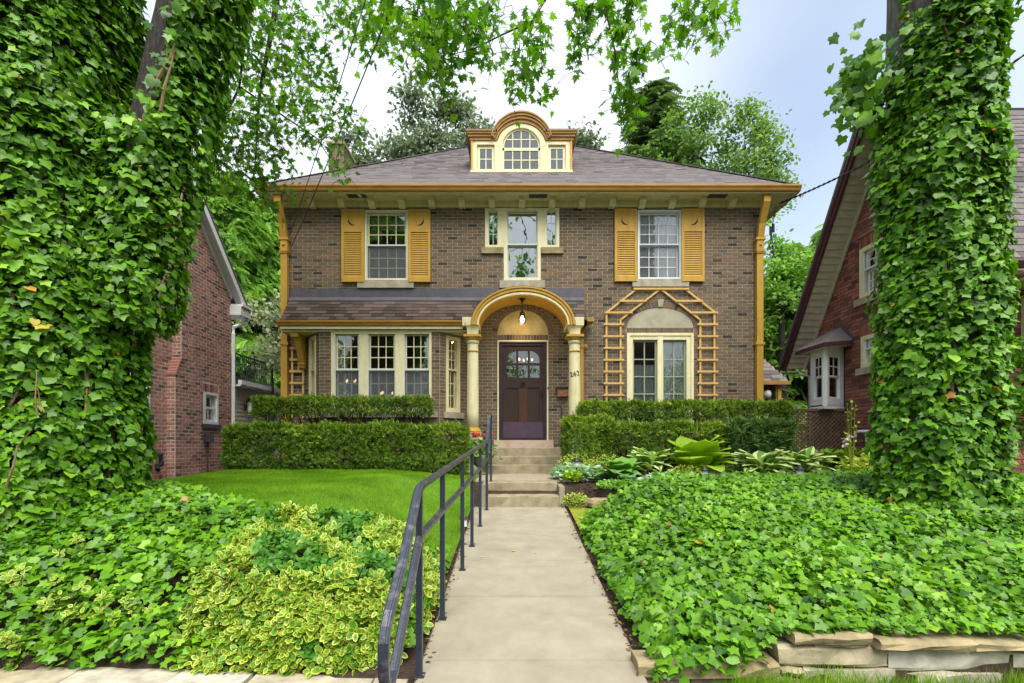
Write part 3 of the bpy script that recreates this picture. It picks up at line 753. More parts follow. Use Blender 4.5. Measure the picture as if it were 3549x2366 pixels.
m.box(EXL + .045, EXL + .075, EYF + .086, 19.6, EAVE_Z - .03, EAVE_Z + .12); m.box(EXR - .075, EXR - .045, EYF + .086, 19.6, EAVE_Z - .03, EAVE_Z + .12)
m.box(EXL + .05, EXR - .05, EYF + .02, EYF + .05, EAVE_Z - .045, EAVE_Z + .012)
m.build('fascia', 'cream_paint', house)
def gutter(p0, p1, out, h, d, name='gutter', mt='ochre_gutter'):
    p0, p1, out = Vector(p0), Vector(p1), Vector(out); prof = [(0, 0), (.55, 0), (.7, .18), (.8, .45), (1.0, .72), (1.0, 1), (.93, 1), (.9, .76), (.05, .76)]
    V = [p + out * a * d + Vector((0, 0, b * h)) for p in (p0, p1) for a, b in prof]; k = len(prof)
    Fc = [(i, (i + 1) % k, k + (i + 1) % k, k + i) for i in range(k)] + [tuple(range(k))[::-1], tuple(range(k, 2 * k))]
    return MB().add(V, Fc).build(name, mt, house)
g0 = gutter((EXL, EYF + .05, fv(663, 10.5)), (EXR, EYF + .05, fv(663, 10.5)), (0, -1, 0), .13, .12)
gutter((EXL + .04, EYF + .05, fv(663, 10.5)), (EXL + .04, 19.7, fv(663, 10.5)), (-1, 0, 0), .13, .1)
gutter((EXR - .04, EYF + .05, fv(663, 10.5)), (EXR - .04, 19.7, fv(663, 10.5)), (1, 0, 0), .13, .1)
for i in range(15):
    x = X(1072.5 + 105.25 * i, 10.75); q = MB(); w = .068; zs = EAVE_Z - .001
    pr = [(10.74, 0), (10.74, -.085), (10.80, -.10), (10.87, -.175), (10.966, -.175), (10.966, 0)]
    q.add([(x + s * w, a, zs + b) for s in (-1, 1) for a, b in pr], [(0, 1, 2, 3, 4, 5), (11, 10, 9, 8, 7, 6)] + [(k, 6 + k, 6 + (k + 1) % 6, (k + 1) % 6) for k in range(6)])
    q.build('corbel', 'cream_paint', house)
for px in (1236, 1865, 2487):
    x = X(px, 10.72); o = MB().box(x - .2, x + .2, 10.66, 10.80, EAVE_Z - .012, EAVE_Z - .001).build('soffit_vent', 'screen', house)
    for k in range(6): MB().box(x - .19, x + .19, 10.67 + k * .022, 10.68 + k * .022, EAVE_Z - .02, EAVE_Z - .0125).build('slat', 'screen', o)

# ---- main roof
SL = .807; ZE = fv(645, 10.5); RT = 4.62
ra, rb, rc, rd = (EXL - .02, EYF - .02, ZE), (EXR + .02, EYF - .02, ZE), (EXR + .02, EYB, ZE), (EXL - .02, EYB, ZE)
r1, r2 = (EXL + RT, EYF + RT, ZE + SL * RT), (EXR - RT, EYF + RT, ZE + SL * RT)
roof = MB().add([ra, rb, rc, rd, r1, r2, (ra[0], ra[1], ZE - .03), (rb[0], rb[1], ZE - .03), (rc[0], rc[1], ZE - .03), (rd[0], rd[1], ZE - .03)],
                [(0, 1, 5, 4), (1, 2, 5), (2, 3, 4, 5), (3, 0, 4), (0, 6, 7, 1), (1, 7, 8, 2), (2, 8, 9, 3), (3, 9, 6, 0)], .4).build('roof', 'shingle_grey', house)
SN = Vector((0, -SL, 1)).normalized(); SUv = Vector((0, 1, SL)).normalized()
RFm = Fr((0, EYF, ZE), (1, 0, 0), SUv, SN)
def shingles(F, rows, e, lim, w, parent, mt, nobj=0, t=.010, wj=.3):
    rest = MB(); made = 0; cache = {}
    for r in range(rows):
        a, b = lim(r * e); k = a - random.uniform(0, w)
        while k < b:
            ww = w * random.uniform(1 - wj, 1 + wj); p, q = max(k, a), min(k + ww, b); k += ww
            if q - p < .03: continue
            tn = random.random(); th = t + random.uniform(0, .004); dr = random.uniform(-.008, .006) if random.random() < .5 else 0
            vs = [F.p(p + .002, r * e + dr, .001), F.p(q - .002, r * e + dr, .001), F.p(q - .002, r * e + e * 1.3, 0), F.p(p + .002, r * e + e * 1.3, 0),
                  F.p(p + .002, r * e + dr, th + .004), F.p(q - .002, r * e + dr, th + .004), F.p(q - .002, r * e + e * 1.3, .003), F.p(p + .002, r * e + e * 1.3, .003)]
            if made < nobj: MB().hexa(vs, tn).build('shingle', mt, parent); made += 1
            else: rest.hexa(vs, tn)
    if rest.v: rest.build('shingle_courses', mt, parent, kind='stuff')
sl = math.sqrt(1 + SL * SL)
shingles(RFm, 40, .145, lambda s: (EXL - .02 + s / sl, EXR + .02 - s / sl), .24, roof, 'shingle_grey')
for sgn, x0 in ((1, EXL), (-1, EXR)):      # hip caps
    cap = MB()
    for i in range(30):
        t0, t1 = i * RT / 30, (i + 1.25) * RT / 30
        cap.bar((x0 + sgn * t0, EYF + t0, ZE + SL * t0 + .012), (x0 + sgn * t1, EYF + t1, ZE + SL * t1 + .008), .16, .012, up=(-sgn * .35, -.35, 1), tone=random.uniform(.2, .8))
    cap.build('hip_cap', 'shingle_grey', roof)

# ---- dormer
DY = 11.7
DF = Fr((0, DY, 0), (1, 0, 0), (0, 0, 1), (0, -1, 0))
def dx(c): return X(1600 + .17857 * c, DY)
def dz(c): return Z(360 + .17857 * c, DY)
dc = dx(1157)
def roofy(z): return EYF + (z - ZE) / SL
# front boarding with openings: side lights and an arched middle light
dh = [(dx(300), dx(640), dz(1300), dz(790)), (dx(1680), dx(2020), dz(1300), dz(790))]
Rg, zc = dx(1530) - dc, dz(838)
m = MB(); panel(m, DF, dx(185), dx(2140), dz(1340), dz(700), dh + [(dc - Rg, dc + Rg, dz(1310), dz(700))])
arc_in = ell(dc, zc, Rg, Rg, 28)
top = ell(dc, dz(810), dx(1625) - dc, dz(380) - dz(810), 28)
m.ring(DF, top, arc_in, -.05, .012); 
for s_ in (-1, 1): m.fbox(DF, min(dc + s_ * Rg, dc + s_ * (dx(1625) - dc)), max(dc + s_ * Rg, dc + s_ * (dx(1625) - dc)), dz(1300), zc + .01, -.05, .011)
for h in dh:
    w_ = .045
    for a, b, c, d in ((h[0] - .05, h[0], h[2], h[3] + .06), (h[1], h[1] + .05, h[2], h[3] + .06), (h[0], h[1], h[3], h[3] + .06)): m.fbox(DF, a, b, c, d, -.07, .012)
m.fbox(DF, dx(172), dx(2150), dz(1340), dz(1302), -.02, .05)
dorm = m.build('dormer', 'cream_paint', house)
for a, b in ((dx(180), dx(215)), (dx(2105), dx(2145))): MB().fbox(DF, a, b, dz(1300), dz(712), .001, .02).build('corner_board', 'ochre_paint', dorm)
zt = dz(560)
for s_, xx in ((-1, dx(185)), (1, dx(2140))):
    MB().add([(xx, DY, dz(1340)), (xx, DY, zt), (xx, roofy(zt) + .1, zt)], [(0, 1, 2)]).build('cheek', 'ochre_gutter', dorm)
# cornice: two flat runs and the arched hood between them, in stepped mouldings
stepsm = [(.0, .34, .035), (.34, .62, .07), (.62, .86, .10), (.86, 1.0, .125)]
zl, zh = dz(712), dz(552)
Ro, Ri = dx(1700) - dc, dx(1622) - dc
for f0, f1, pr in stepsm:
    za, zb = zl + (zh - zl) * f0, zl + (zh - zl) * f1
    q = MB()
    q.box(dx(185) - pr, dc - Ri - (Ro - Ri) * f0 * .2 - .02, DY - pr, DY + .3, za, zb); q.box(dc + Ri + (Ro - Ri) * f0 * .2 + .02, dx(2140) + pr, DY - pr, DY + .3, za, zb)
    hi0, hi1 = dz(375) + (dz(192) - dz(375)) * f0, dz(375) + (dz(192) - dz(375)) * f1
    b0 = dz(812)
    wo0, wo1 = (dx(1640) - dc) + (dx(1760) - dx(1640)) * f0, (dx(1640) - dc) + (dx(1760) - dx(1640)) * f1
    t_ = R(14)
    q.ring(DF, ell(dc, b0, wo1, hi1 - b0, 30, t_, math.pi - t_), ell(dc, b0, wo0, hi0 - b0, 30, t_, math.pi - t_), -.3, pr + .001)
    q.build('cornice', 'ochre_gutter', dorm)
q = MB(); b0 = dz(812)
o_ = ell(dc, b0, dx(1762) - dc, dz(190) - b0 + .004, 30, R(14), math.pi - R(14)); V = [(a, DY - .12, b) for a, b in o_] + [(a, roofy(b) + .3, b) for a, b in o_]; kk = len(o_)
q.add(V, [(i, i + 1, kk + i + 1, kk + i) for i in range(kk - 1)])
for xa, xb in ((dx(185) - .13, dc - Ri), (dc + Ri, dx(2140) + .13)): q.box(xa, xb, DY - .128, roofy(zh) + .4, zh + .001, zh + .012)
q.build('dormer_roof', 'flashing', dorm)
MB().box(dx(190), dx(2135), DY + .5, DY + .52, dz(1335), dz(300)).build('room_partition', 'shade_dark', dorm)  # dark backing sheet, the unlit dormer room put into its colour
for h in dh:
    sash(dorm, DF, h[0] + .005, h[1] - .005, h[2] + .005, h[3] - .02, 2, 2, .06, .02, 'cream_paint', -.07, -.035)
# arched light
m = MB(); gr = dx(1490) - dc; gz = dz(832)
m.ring(DF, ell(dc, zc, Rg - .001, Rg - .001, 28), ell(dc, gz, gr, gr, 28), -.075, -.03)
for a, b, c, d in ((dc - Rg, dc - gr, dz(1300), zc), (dc + gr, dc + Rg, dz(1300), zc), (dc - gr, dc + gr, dz(1300), dz(1250)), (dc - Rg + .01, dc + Rg - .01, dz(892), dz(836))): m.fbox(DF, a, b, c, d, -.075, -.028)
for fr in (-.5, 0, .5):
    x = dc + gr * fr; ht = math.sqrt(1 - fr * fr) * gr
    m.fbox(DF, x - .011, x + .011, dz(1250), gz + ht, -.07, -.036)
for zz in (dz(670), dz(1070)):
    hw = gr if zz < gz else math.sqrt(max(0, gr * gr - (zz - gz) ** 2)); m.fbox(DF, dc - hw, dc + hw, zz - .011, zz + .011, -.069, -.037)
m.build('sash', 'cream_paint', dorm)
xs_ = [dc - gr, dc - gr / 2, dc, dc + gr / 2, dc + gr]
for i in range(4):
    for za, zb in ((dz(1250), dz(1070)), (dz(1070), dz(890))): MB().fbox(DF, xs_[i], xs_[i + 1], za, zb, -.054, -.051).build('pane', 'glass', dorm)
    for za, zb in ((gz, dz(670)), (dz(670), gz + gr)):
        def clampx(z, x): hw = math.sqrt(max(0, gr * gr - (z - gz) ** 2)); return dc + max(-hw, min(hw, x - dc))
        L = [(clampx(za + (zb - za) * j / 6, xs_[i]), za + (zb - za) * j / 6) for j in range(7)]; Rr = [(clampx(z, xs_[i + 1]), z) for _, z in L]
        pts = [p for p in L] + [p for p in Rr[::-1]]
        if i in (0, 3): 
            lim_ = math.sqrt(gr * gr - (gr / 2) ** 2) + gz
            L = [(clampx(z, xs_[i]), z) for z in np.linspace(za, min(zb, lim_), 7)]; Rr = [(clampx(z, xs_[i + 1]), z) for _, z in L]; pts = L + Rr[::-1]
        if abs(pts[0][0] - pts[-1][0]) > .01: MB().poly(DF, pts, -.054, -.051).build('pane', 'glass', dorm)

# ---- chimney
ch = MB(); cx0, cx1 = X(1138, 14.6), X(1190, 14.6)
ch.box(cx0, cx1, 14.6, 15.5, 4.5, Z(500, 14.6)); chim = ch.build('chimney', 'mortar', house)
for F_, L_ in ((Fr((cx0, 14.6, 0), (1, 0, 0), (0, 0, 1), (0, -1, 0)), cx1 - cx0), (Fr((cx1, 14.6, 0), (0, 1, 0), (0, 0, 1), (1, 0, 0)), .9)):
    lay_bricks(F_, 0, L_, 6.6, Z(503, 14.6), .224, .0712, chim, 'brick_brown', tones=btone)
zt = Z(500, 14.6)
MB().box(cx0 - .05, cx1 + .05, 14.55, 15.55, zt, zt + .07).build('chimney_cap', 'sandstone', chim)
MB().box(cx0 + .06, cx1 - .04, 14.8, 15.1, zt + .07, zt + .36).build('flue', 'flashing', chim)
MB().box(cx1 - .12, cx1 + .10, 14.8, 15.0, zt + .30, zt + .33).build('flue_cap', 'screen', chim)

# ---- bay window
BA, BB, BC, BD = (-4.623, FY), (-4.115, 10.48), (-1.544, 10.48), (-1.013, FY)
BT = 2.405
def wallfr(a, b):
    a3, b3 = Vector((a[0], a[1], 0)), Vector((b[0], b[1], 0)); u = (b3 - a3).normalized()
    return Fr(a3, u, (0, 0, 1), u.cross(Vector((0, 0, 1)))), (b3 - a3).length
BF, LF = wallfr(BB, BC)
by = 10.48
bo = (X(1149, by) - BB[0], X(1496, by) - BB[0], Z(1424, by), BT)
bay = MB(); panel(bay, BF, 0, LF, ZB, BT, [bo])
CL, LL = wallfr(BA, BB); CR, LR_ = wallfr(BC, BD)
cl = (.20, .56, Z(1428, 10.7), BT - .05); cr_ = (.16, .54, Z(1428, 10.7), BT - .05)
panel(bay, CL, 0, LL, ZB, BT, [cl]); panel(bay, CR, 0, LR_, ZB, BT, [cr_])
bayw = bay.build('bay_wall', 'mortar', house)
hole = lambda h: (lambda vm: [(h[0], h[1])] if h[2] < vm < h[3] else [])
lay_bricks(BF, 0, LF, ZB, BT, .224, .0712, bayw, 'brick_brown', hole(bo), nobj=70, tones=btone, pick=lambda r: -r[2])
lay_bricks(CL, 0, LL, ZB, BT, .224, .0712, bayw, 'brick_brown', hole(cl), nobj=14, tones=btone, pick=lambda r: -r[2])
lay_bricks(CR, 0, LR_, ZB, BT, .224, .0712, bayw, 'brick_brown', hole(cr_), nobj=26, tones=btone, pick=lambda r: -r[2])
w = win(house, BF, bo, .05, 'cream_paint', sill=(bo[0] - .1, X(1518, by) - BB[0], Z(1446, by), Z(1424.5, by)))
units = [(1160, 1246), (1275, 1371), (1400, 1490)]
m = MB(); ed = [X(1149, by) - BB[0] + .05] + [X(q, by) - BB[0] for u_ in units for q in u_] + [bo[1] - .05]
for i in range(0, 8, 2): m.fbox(BF, ed[i], ed[i + 1], bo[2] + .05, BT - .05, -.1, .02)
m.fbox(BF, ed[1], ed[6], Z(1152, by), BT - .05, -.099, .018)
m.build('mullion', 'cream_paint', w)
for a, b in units:
    a, b = X(a, by) - BB[0], X(b, by) - BB[0]
    sash_pair(w, BF, a, b, bo[2] + .05, Z(1153, by), Z(1281, by), 3, 3, .035, .02, 'glass', n=-.02, low_fm='cream_paint')
    MB().fbox(BF, a + .02, b - .02, bo[2] + .07, Z(1284, by), -.052, -.049).build('insect_screen', 'screen_mesh', w)
for F_, h in ((CL, cl), (CR, cr_)):
    w = win(house, F_, h, .06, 'cream_paint', sill=(h[0] - .08, h[1] + .08, h[2] - .13, h[2] - .001), proud=.02)
    sash_pair(w, F_, h[0] + .06, h[1] - .06, h[2] + .06, h[3] - .06, Z(1281, 10.7), 2, 3, .025, .016, n=-.02, storm='cream_paint')

# ---- lower roof over bay and porch
LX0, LX1, LYF = -4.92, 1.595, 10.40
LZ0, LZ1 = Z(1109, 10.4), fv(1033)
d = Vector((0, FY - LYF, LZ1 - LZ0)); lw = d.length; ln = Vector((0, -(LZ1 - LZ0), FY - LYF)).normalized()
LFm = Fr((0, LYF, LZ0), (1, 0, 0), d, ln)
ac = X(1813, 10.28); zs = Z(1127, 10.28)
nr = 7; e_ = lw / (nr + .15)
def vault_w(s):                                   # half width of the porch vault where it cuts the roof, s along the slope
    z = LZ0 + (LZ1 - LZ0) * min(max(s / lw, 0), 1)
    return 1.07 * math.sqrt(max(.0, 1 - min(1, max(0, (z - zs) / .80)) ** 2))
q = MB()
for i in range(14):
    s0, s1 = lw * i / 14, lw * (i + 1) / 14
    for sd in (-1, 1):
        e0, e1 = ((LX0 - .05 * s0 / lw, LX0 - .05 * s1 / lw) if sd < 0 else (LX1, LX1))
        i0, i1 = ac + sd * vault_w(s0), ac + sd * vault_w(s1)
        q.add([LFm.p(e0, s0), LFm.p(i0, s0), LFm.p(i1, s1), LFm.p(e1, s1)], [(0, 1, 2, 3)], .3)
q.add([(LX0, LYF, LZ0), (LX0 - .05, FY, LZ1), (LX0 - .05, FY, LZ0 - .09), (LX0, LYF, LZ0 - .09)], [(0, 1, 2, 3)], .3)
q.add([(LX1, LYF, LZ0), (LX1, FY, LZ1), (LX1, FY, LZ0 - .09), (LX1, LYF, LZ0 - .09)], [(0, 1, 2, 3)], .3)
lroof = q.build('lower_roof', 'shingle_brown', house)
shingles(LFm, nr, e_, lambda s: (LX0 - .05 * s / lw, ac - vault_w(s + e_ * .5) + .03), .225, lroof, 'shingle_brown', nobj=240, t=.008, wj=.35)
shingles(LFm, nr, e_, lambda s: (ac + vault_w(s + e_ * .5) - .03, LX1), .225, lroof, 'shingle_brown', nobj=60, t=.008, wj=.35)
m = MB(); m.fbox(FF, LX0 - .05, fu(1530), fv(1034), fv(1001), .0105, .022); m.fbox(FF, fu(1527), LX1, fv(1034), fv(1000), .022, .03)
m.hexa([FF.p(LX0 - .05, fv(1034), .02), FF.p(LX1, fv(1034), .02), FF.p(LX1, fv(1030), .02), FF.p(LX0 - .05, fv(1030), .02), FF.p(LX0 - .05, fv(1034) - .09, .105), FF.p(LX1, fv(1034) - .09, .105), FF.p(LX1, fv(1034) - .075, .11), FF.p(LX0 - .05, fv(1034) - .075, .11)])
m.build('flashing', 'flashing', house)
PX0 = X(1603, 10.3)
gutter((X(955, 10.28), LYF + .01, Z(1128, 10.3)), (PX0, LYF + .01, Z(1128, 10.3)), (0, -1, 0), .115, .12)
m = MB(); m.box(LX0 + .02, PX0, LYF - .04, LYF + .02, Z(1139, 10.36), Z(1128.5, 10.36)); m.box(LX0 + .03, X(1640, 10.3), LYF + .021, FY - .02, BT, BT + .02); m.box(LX0 + .02, LX0 + .04, LYF + .02, FY, BT - .02, LZ0 - .09)
m.build('soffit', 'cream_paint', house)

# ---- bracket under the left end of that roof
bx = -4.65; w_ = .06
prof = [(10.50, BT - .002), (10.50, BT - .11), (10.56, BT - .12), (10.74, BT - .42), (10.84, BT - .60), (10.86, BT - .70), (10.93, BT - .74), (10.985, BT - .74), (10.985, BT - .002)]
prof_in = [(10.64, BT - .12), (10.80, BT - .33), (10.92, BT - .5), (10.92, BT - .12)]
q = MB(); k = len(prof)
q.add([(bx + s * w_, a, b) for s in (-1, 1) for a, b in prof], [tuple(range(k)), tuple(range(2 * k - 1, k - 1, -1))] + [(i, k + i, k + (i + 1) % k, (i + 1) % k) for i in range(k)])
q.box(bx - .075, bx + .075, 10.46, 10.62, BT - .10, BT - .003); q.box(bx - .075, bx + .075, 10.82, 10.986, BT - .64, BT - .60)
q.build('bracket', 'ochre_paint', house)

# ---- arched porch
AY = 10.28
AF = Fr((0, AY, 0), (1, 0, 0), (0, 0, 1), (0, -1, 0))
ac = X(1813, AY); zs = Z(1127, AY)
def E(a, b, n=40): return ell(ac, zs, a, b, n)
rings = [(1.085, .80, 1.045, .765, .085, 'ochre_paint'), (1.045, .765, 1.02, .74, .06, 'ochre_paint'), (1.02, .74, .985, .70, .075, 'ochre_paint'), (.985, .70, .965, .675, .05, 'ochre_paint'), (.965, .675, .93, .635, .062, 'cream_paint')]
porch = MB().ring(AF, E(1.084, .799), E(.931, .636), -.10, .045).build('porch_arch', 'ochre_paint', house)
for a1, b1, a2, b2, pr, mt in rings: MB().ring(AF, E(a1, b1), E(a2, b2), -.02, pr).build('moulding', mt, porch, sm=False)
vlt = MB(); o1 = E(.932, .637); kk = len(o1)
vlt.add([(a, AY - .05, b) for a, b in o1] + [(a, FY - .015, b) for a, b in o1], [(i, i + 1, kk + i + 1, kk + i) for i in range(kk - 1)])
vlt.build('vault', 'ochre_paint', porch, sm=True)
o1 = E(1.09, .805); V = [(a, AY - .086, b) for a, b in o1] + [(a, FY - .012, b) for a, b in o1]
MB().add(V, [(i, kk + i, kk + i + 1, i + 1) for i in range(kk - 1)]).build('vault_roof', 'flashing', porch, sm=True)
# beams from the columns back to the wall, with the blocks on the front
for s_, xa, xb in ((-1, X(1603, AY), X(1660, AY)), (1, X(1966, AY), X(2023, AY))):
    q = MB(); q.box(xa, xb, AY - .035, FY - .02, Z(1128, AY) - .0, Z(1099, AY)); q.build('beam', 'cream_paint', porch)
    cxp = X(1638.7 if s_ < 0 else 1991, 10.4)
    q = MB(); a0, a1 = .115, .135
    V = []
    for (hw, zz) in ((.150, Z(1128, 10.4)), (.115, Z(1142, 10.4)), (.105, Z(1163, 10.4))): V += [(cxp - hw, 10.4 - hw, zz), (cxp + hw, 10.4 - hw, zz), (cxp + hw, 10.4 + hw, zz), (cxp - hw, 10.4 + hw, zz)]
    q.add(V, [(i * 4 + k_, i * 4 + (k_ + 1) % 4, (i + 1) * 4 + (k_ + 1) % 4, (i + 1) * 4 + k_) for i in range(2) for k_ in range(4)] + [(0, 3, 2, 1), (8, 9, 10, 11)])
    q.build('impost_block', 'cream_paint', porch)
    zb_, zt_ = Z(1497, 10.4), Z(1163, 10.4)
    colm = MB().lathe((cxp, 10.4, 0), [(.124, zb_ + .085), (.126, zb_ + .4), (.124, zb_ + .9), (.117, zt_ - .36), (.114, zt_ - .12), (.113, zt_ - .115)], 28).build('column', 'cream_paint', house, sm=True)
    MB().lathe((cxp, 10.4, 0), [(.17, zb_), (.175, zb_ + .02), (.165, zb_ + .045), (.15, zb_ + .05), (.155, zb_ + .065), (.14, zb_ + .088), (.12, zb_ + .09)], 28).build('base_moulding', 'ochre_paint', colm, sm=True)
    MB().lathe((cxp, 10.4, 0), [(.112, zt_ - .36), (.132, zt_ - .35), (.135, zt_ - .34), (.132, zt_ - .33), (.112, zt_ - .32)], 28).build('neck_ring', 'ochre_paint', colm, sm=True)
    MB().lathe((cxp, 10.4, 0), [(.112, zt_ - .18), (.132, zt_ - .175), (.134, zt_ - .12), (.126, zt_ - .115)], 28).build('necking', 'cream_paint', colm, sm=True)
    q = MB().lathe((cxp, 10.4, 0), [(.125, zt_ - .115), (.15, zt_ - .1), (.168, zt_ - .065), (.16, zt_ - .05)], 28); q.box(cxp - .18, cxp + .18, 10.22, 10.58, zt_ - .05, zt_ - .001)
    q.build('capital', 'ochre_paint', colm)
    MB().box(cxp - .185, cxp + .185, 10.215, 10.585, ZB, zb_ - .001).build('plinth', 'limestone' if s_ < 0 else 'limestone', house)
    if s_ > 0:
        cu = bpy.data.curves.new('house_number', 'FONT'); cu.body = '262'; cu.size = .142; cu.extrude = .004; cu.align_x = 'CENTER'; cu.space_character = 1.08
        t0 = bpy.data.objects.new('house_number_curve', cu); COL.objects.link(t0)
        me = bpy.data.meshes.new_from_object(t0.evaluated_get(bpy.context.evaluated_depsgraph_get())); bpy.data.objects.remove(t0)
        me.materials.clear(); me.materials.append(MATS['black_iron'])
        xc, rc_ = X(1992.5, 10.27), .127                # bend the digits round the shaft
        tilt = R(11)
        for v in me.vertices:
            lx_, lz_ = v.co.x * math.cos(tilt) - v.co.y * math.sin(tilt), v.co.x * math.sin(tilt) + v.co.y * math.cos(tilt)
            an = lx_ / rc_; rr = rc_ + v.co.z
            v.co = (cxp + rr * math.sin(an), 10.4 - rr * math.cos(an), Z(1302, 10.27) + lz_)
        place('house_number', me, colm, label='black house number 262 on the cream column')
# latch plate on the left block
q = MB(); lx, lz = X(1614, AY), Z(1113, AY); q.box(lx - .03, lx + .03, AY - .046, AY - .036, lz - .06, lz + .06); q.box(lx - .008, lx + .008, AY - .056, AY - .047, lz - .03, lz + .065); q.build('latch_plate', 'cream_paint', porch)
# small downspout by the right column
dxp = X(2017, 10.9); q = MB(); q.box(dxp - .035, dxp + .035, 10.90, 10.97, ZB, Z(1105, 10.9)); q.box(dxp - .06, dxp + .06, 10.885, 10.975, Z(1204, 10.9), Z(1194, 10.9)); q.bar((dxp + .16, 10.75, Z(1105, 10.8)), (dxp, 10.93, Z(1150, 10.9)), .07)
q.build('downspout', 'ochre_paint', house)
q = MB(); q.box(1.50, 1.78, 10.62, 10.9, Z(1116, 10.7), Z(1102, 10.7)); q.build('gutter', 'ochre_gutter', house)
MB().lathe((dxp + .085, 10.9, Z(1199, 10.9)), [(.0, -.04), (.035, -.03), (.04, 0), (.035, .03), (0, .04)], 10).build('rosette', 'ochre_paint', house)

# ---- downspouts at both corners
for xx in (-5.06, 5.505):
    path = [(10.62, fv(667, 10.6)), (10.62, fv(700, 10.62)), (10.70, fv(730, 10.7)), (10.82, fv(775, 10.8)), (10.9, fv(830, 10.9)), (10.925, fv(900, 10.92)), (10.93, ZB)]
    q = MB(); hw, hd = .07, .05; V = []
    for y_, z_ in path: V += [(xx - hw, y_ - hd, z_), (xx + hw, y_ - hd, z_), (xx + hw, y_ + hd, z_), (xx - hw, y_ + hd, z_)]
    q.add(V, [(i * 4 + a, i * 4 + (a + 1) % 4, (i + 1) * 4 + (a + 1) % 4, (i + 1) * 4 + a) for i in range(len(path) - 1) for a in range(4)] + [(0, 3, 2, 1)])
    o = q.build('downspout', 'ochre_paint', house)
    for py, hh, gr_ in ((829, .05, .035), (833, .02, .02), (870, .02, .02), (876, .018, .022)):
        z_ = fv(py, 10.9); MB().box(xx - hw - gr_, xx + hw + gr_, 10.87 - gr_, 10.985, z_ - hh / 2, z_ + hh / 2).build('band', 'ochre_paint', o)
    MB().box(xx - hw - .012, xx + hw + .012, 10.868, 10.984, fv(868, 10.9), fv(836, 10.9)).build('leader_box', 'ochre_paint', o)
    MB().lathe((xx, 10.866, fv(849, 10.9)), [(0, -.035), (.03, -.02), (.035, 0), (.03, .02), (0, .035)], 10).build('boss', 'ochre_paint', o, sm=True)
    z_ = fv(1190, 10.9); MB().box(xx - hw - .03, xx + hw + .03, 10.86, 10.985, z_ - .03, z_ + .03).build('band', 'ochre_paint', o)

# ---- front door
m = MB(); a, b, c, d = W_DOOR
for q0, q1, r0, r1_ in ((a, fu(1729), c, d), (fu(1895), b, c, d), (fu(1729), fu(1895), fv(1184), d)): m.fbox(FF, q0, q1, r0, r1_, -.1, .02)
m.build('door_casing', 'cream_paint', house)
fa, fb, ft = fu(1730), fu(1894.5), fv(1184.5)
la, lb, lt, lbz = fu(1743), fu(1883), fv(1197), fv(1520)
m = MB()
for q0, q1, r0, r1_ in ((fa, la, -.06, ft), (lb, fb, -.06, ft), (la, lb, lt, ft)): m.fbox(FF, q0, q1, r0, r1_, -.12, .005)
for q0, q1, r0, r1_ in ((fa, fa + .03, -.06, ft), (fb - .03, fb, -.06, ft), (fa + .03, fb - .03, ft - .03, ft)): m.fbox(FF, q0, q1, r0, r1_, .0051, .03)
m.fbox(FF, la, lb, -.06, lbz, -.12, .01)
m.build('door_frame', 'plum_paint', house)
MB().fbox(FF, fu(1711, 10.9), fu(1918, 10.9), -.066, fv(1525), -.02, .13).build('threshold', 'pink_stone', house)
gx0, gx1, gz0, gz1 = fu(1756), fu(1870), fv(1308), fv(1214)
m = MB()
m.fbox(FF, la + .002, gx0, lbz, lt - .002, -.075, -.03); m.fbox(FF, gx1, lb - .002, lbz, lt - .002, -.075, -.03)
m.fbox(FF, gx0, gx1, lbz, fv(1461), -.075, -.03); m.fbox(FF, gx0, gx1, fv(1343), gz0, -.075, -.03); m.fbox(FF, gx0, gx1, gz1, lt - .002, -.075, -.03)
rad = fu(1790) - gx0
for s_, xe in ((1, gx0), (-1, gx1)):    # rounded upper corners
    pts = [(xe, gz1), (xe + s_ * rad, gz1)] + [(xe + s_ * rad * (1 - math.sin(t_)), gz1 - rad * .95 * (1 - math.cos(t_))) for t_ in np.linspace(.12, math.pi / 2, 9)]
    m.poly(FF, pts if s_ > 0 else pts[::-1], -.074, -.031)
door = m.build('door', 'door_wood', house, label='dark wooden door with six small panes and a plum kick plate')
MB().fbox(FF, fu(1799), fu(1828), fv(1461), fv(1343), -.074, -.034).build('center_stile', 'door_stile', door)
for q0, q1 in ((gx0, fu(1799)), (fu(1828), gx1)): MB().fbox(FF, q0, q1, fv(1461), fv(1343), -.074, -.052).build('door_panel', 'door_wood', door)
m = MB()
for q0, q1, r0, r1_ in ((fu(1789), fu(1796.5), gz0, gz1), (fu(1829), fu(1836.5), gz0, gz1), (gx0, fu(1789), fv(1265), fv(1257)), (fu(1796.5), fu(1829), fv(1265), fv(1257)), (fu(1836.5), gx1, fv(1265), fv(1257))): m.fbox(FF, q0, q1, r0, r1_, -.07, -.034)
m.build('glazing_bar', 'door_wood', door)
for q0, q1 in ((gx0, fu(1789)), (fu(1796.5), fu(1829)), (fu(1836.5), gx1)):
    for r0, r1_ in ((gz0, fv(1265)), (fv(1257), gz1)): MB().fbox(FF, q0, q1, r0, r1_, -.055, -.052).build('pane', 'glass', door)
MB().fbox(FF, la + .004, lb - .004, fv(1517), fv(1462), -.0295, -.022).build('kick_plate', 'plum_plate', door)
m = MB(); kx = fu(1812); m.fbox(FF, kx - .03, kx + .03, fv(1325), fv(1318), -.03, .0); m.tube([FF.p(kx + .045 * math.sin(t_), fv(1327) - .03 + .04 * math.cos(t_), -.01) for t_ in np.linspace(0, 2 * math.pi, 13)], .009, 6); m.build('knocker', 'black_iron', door)
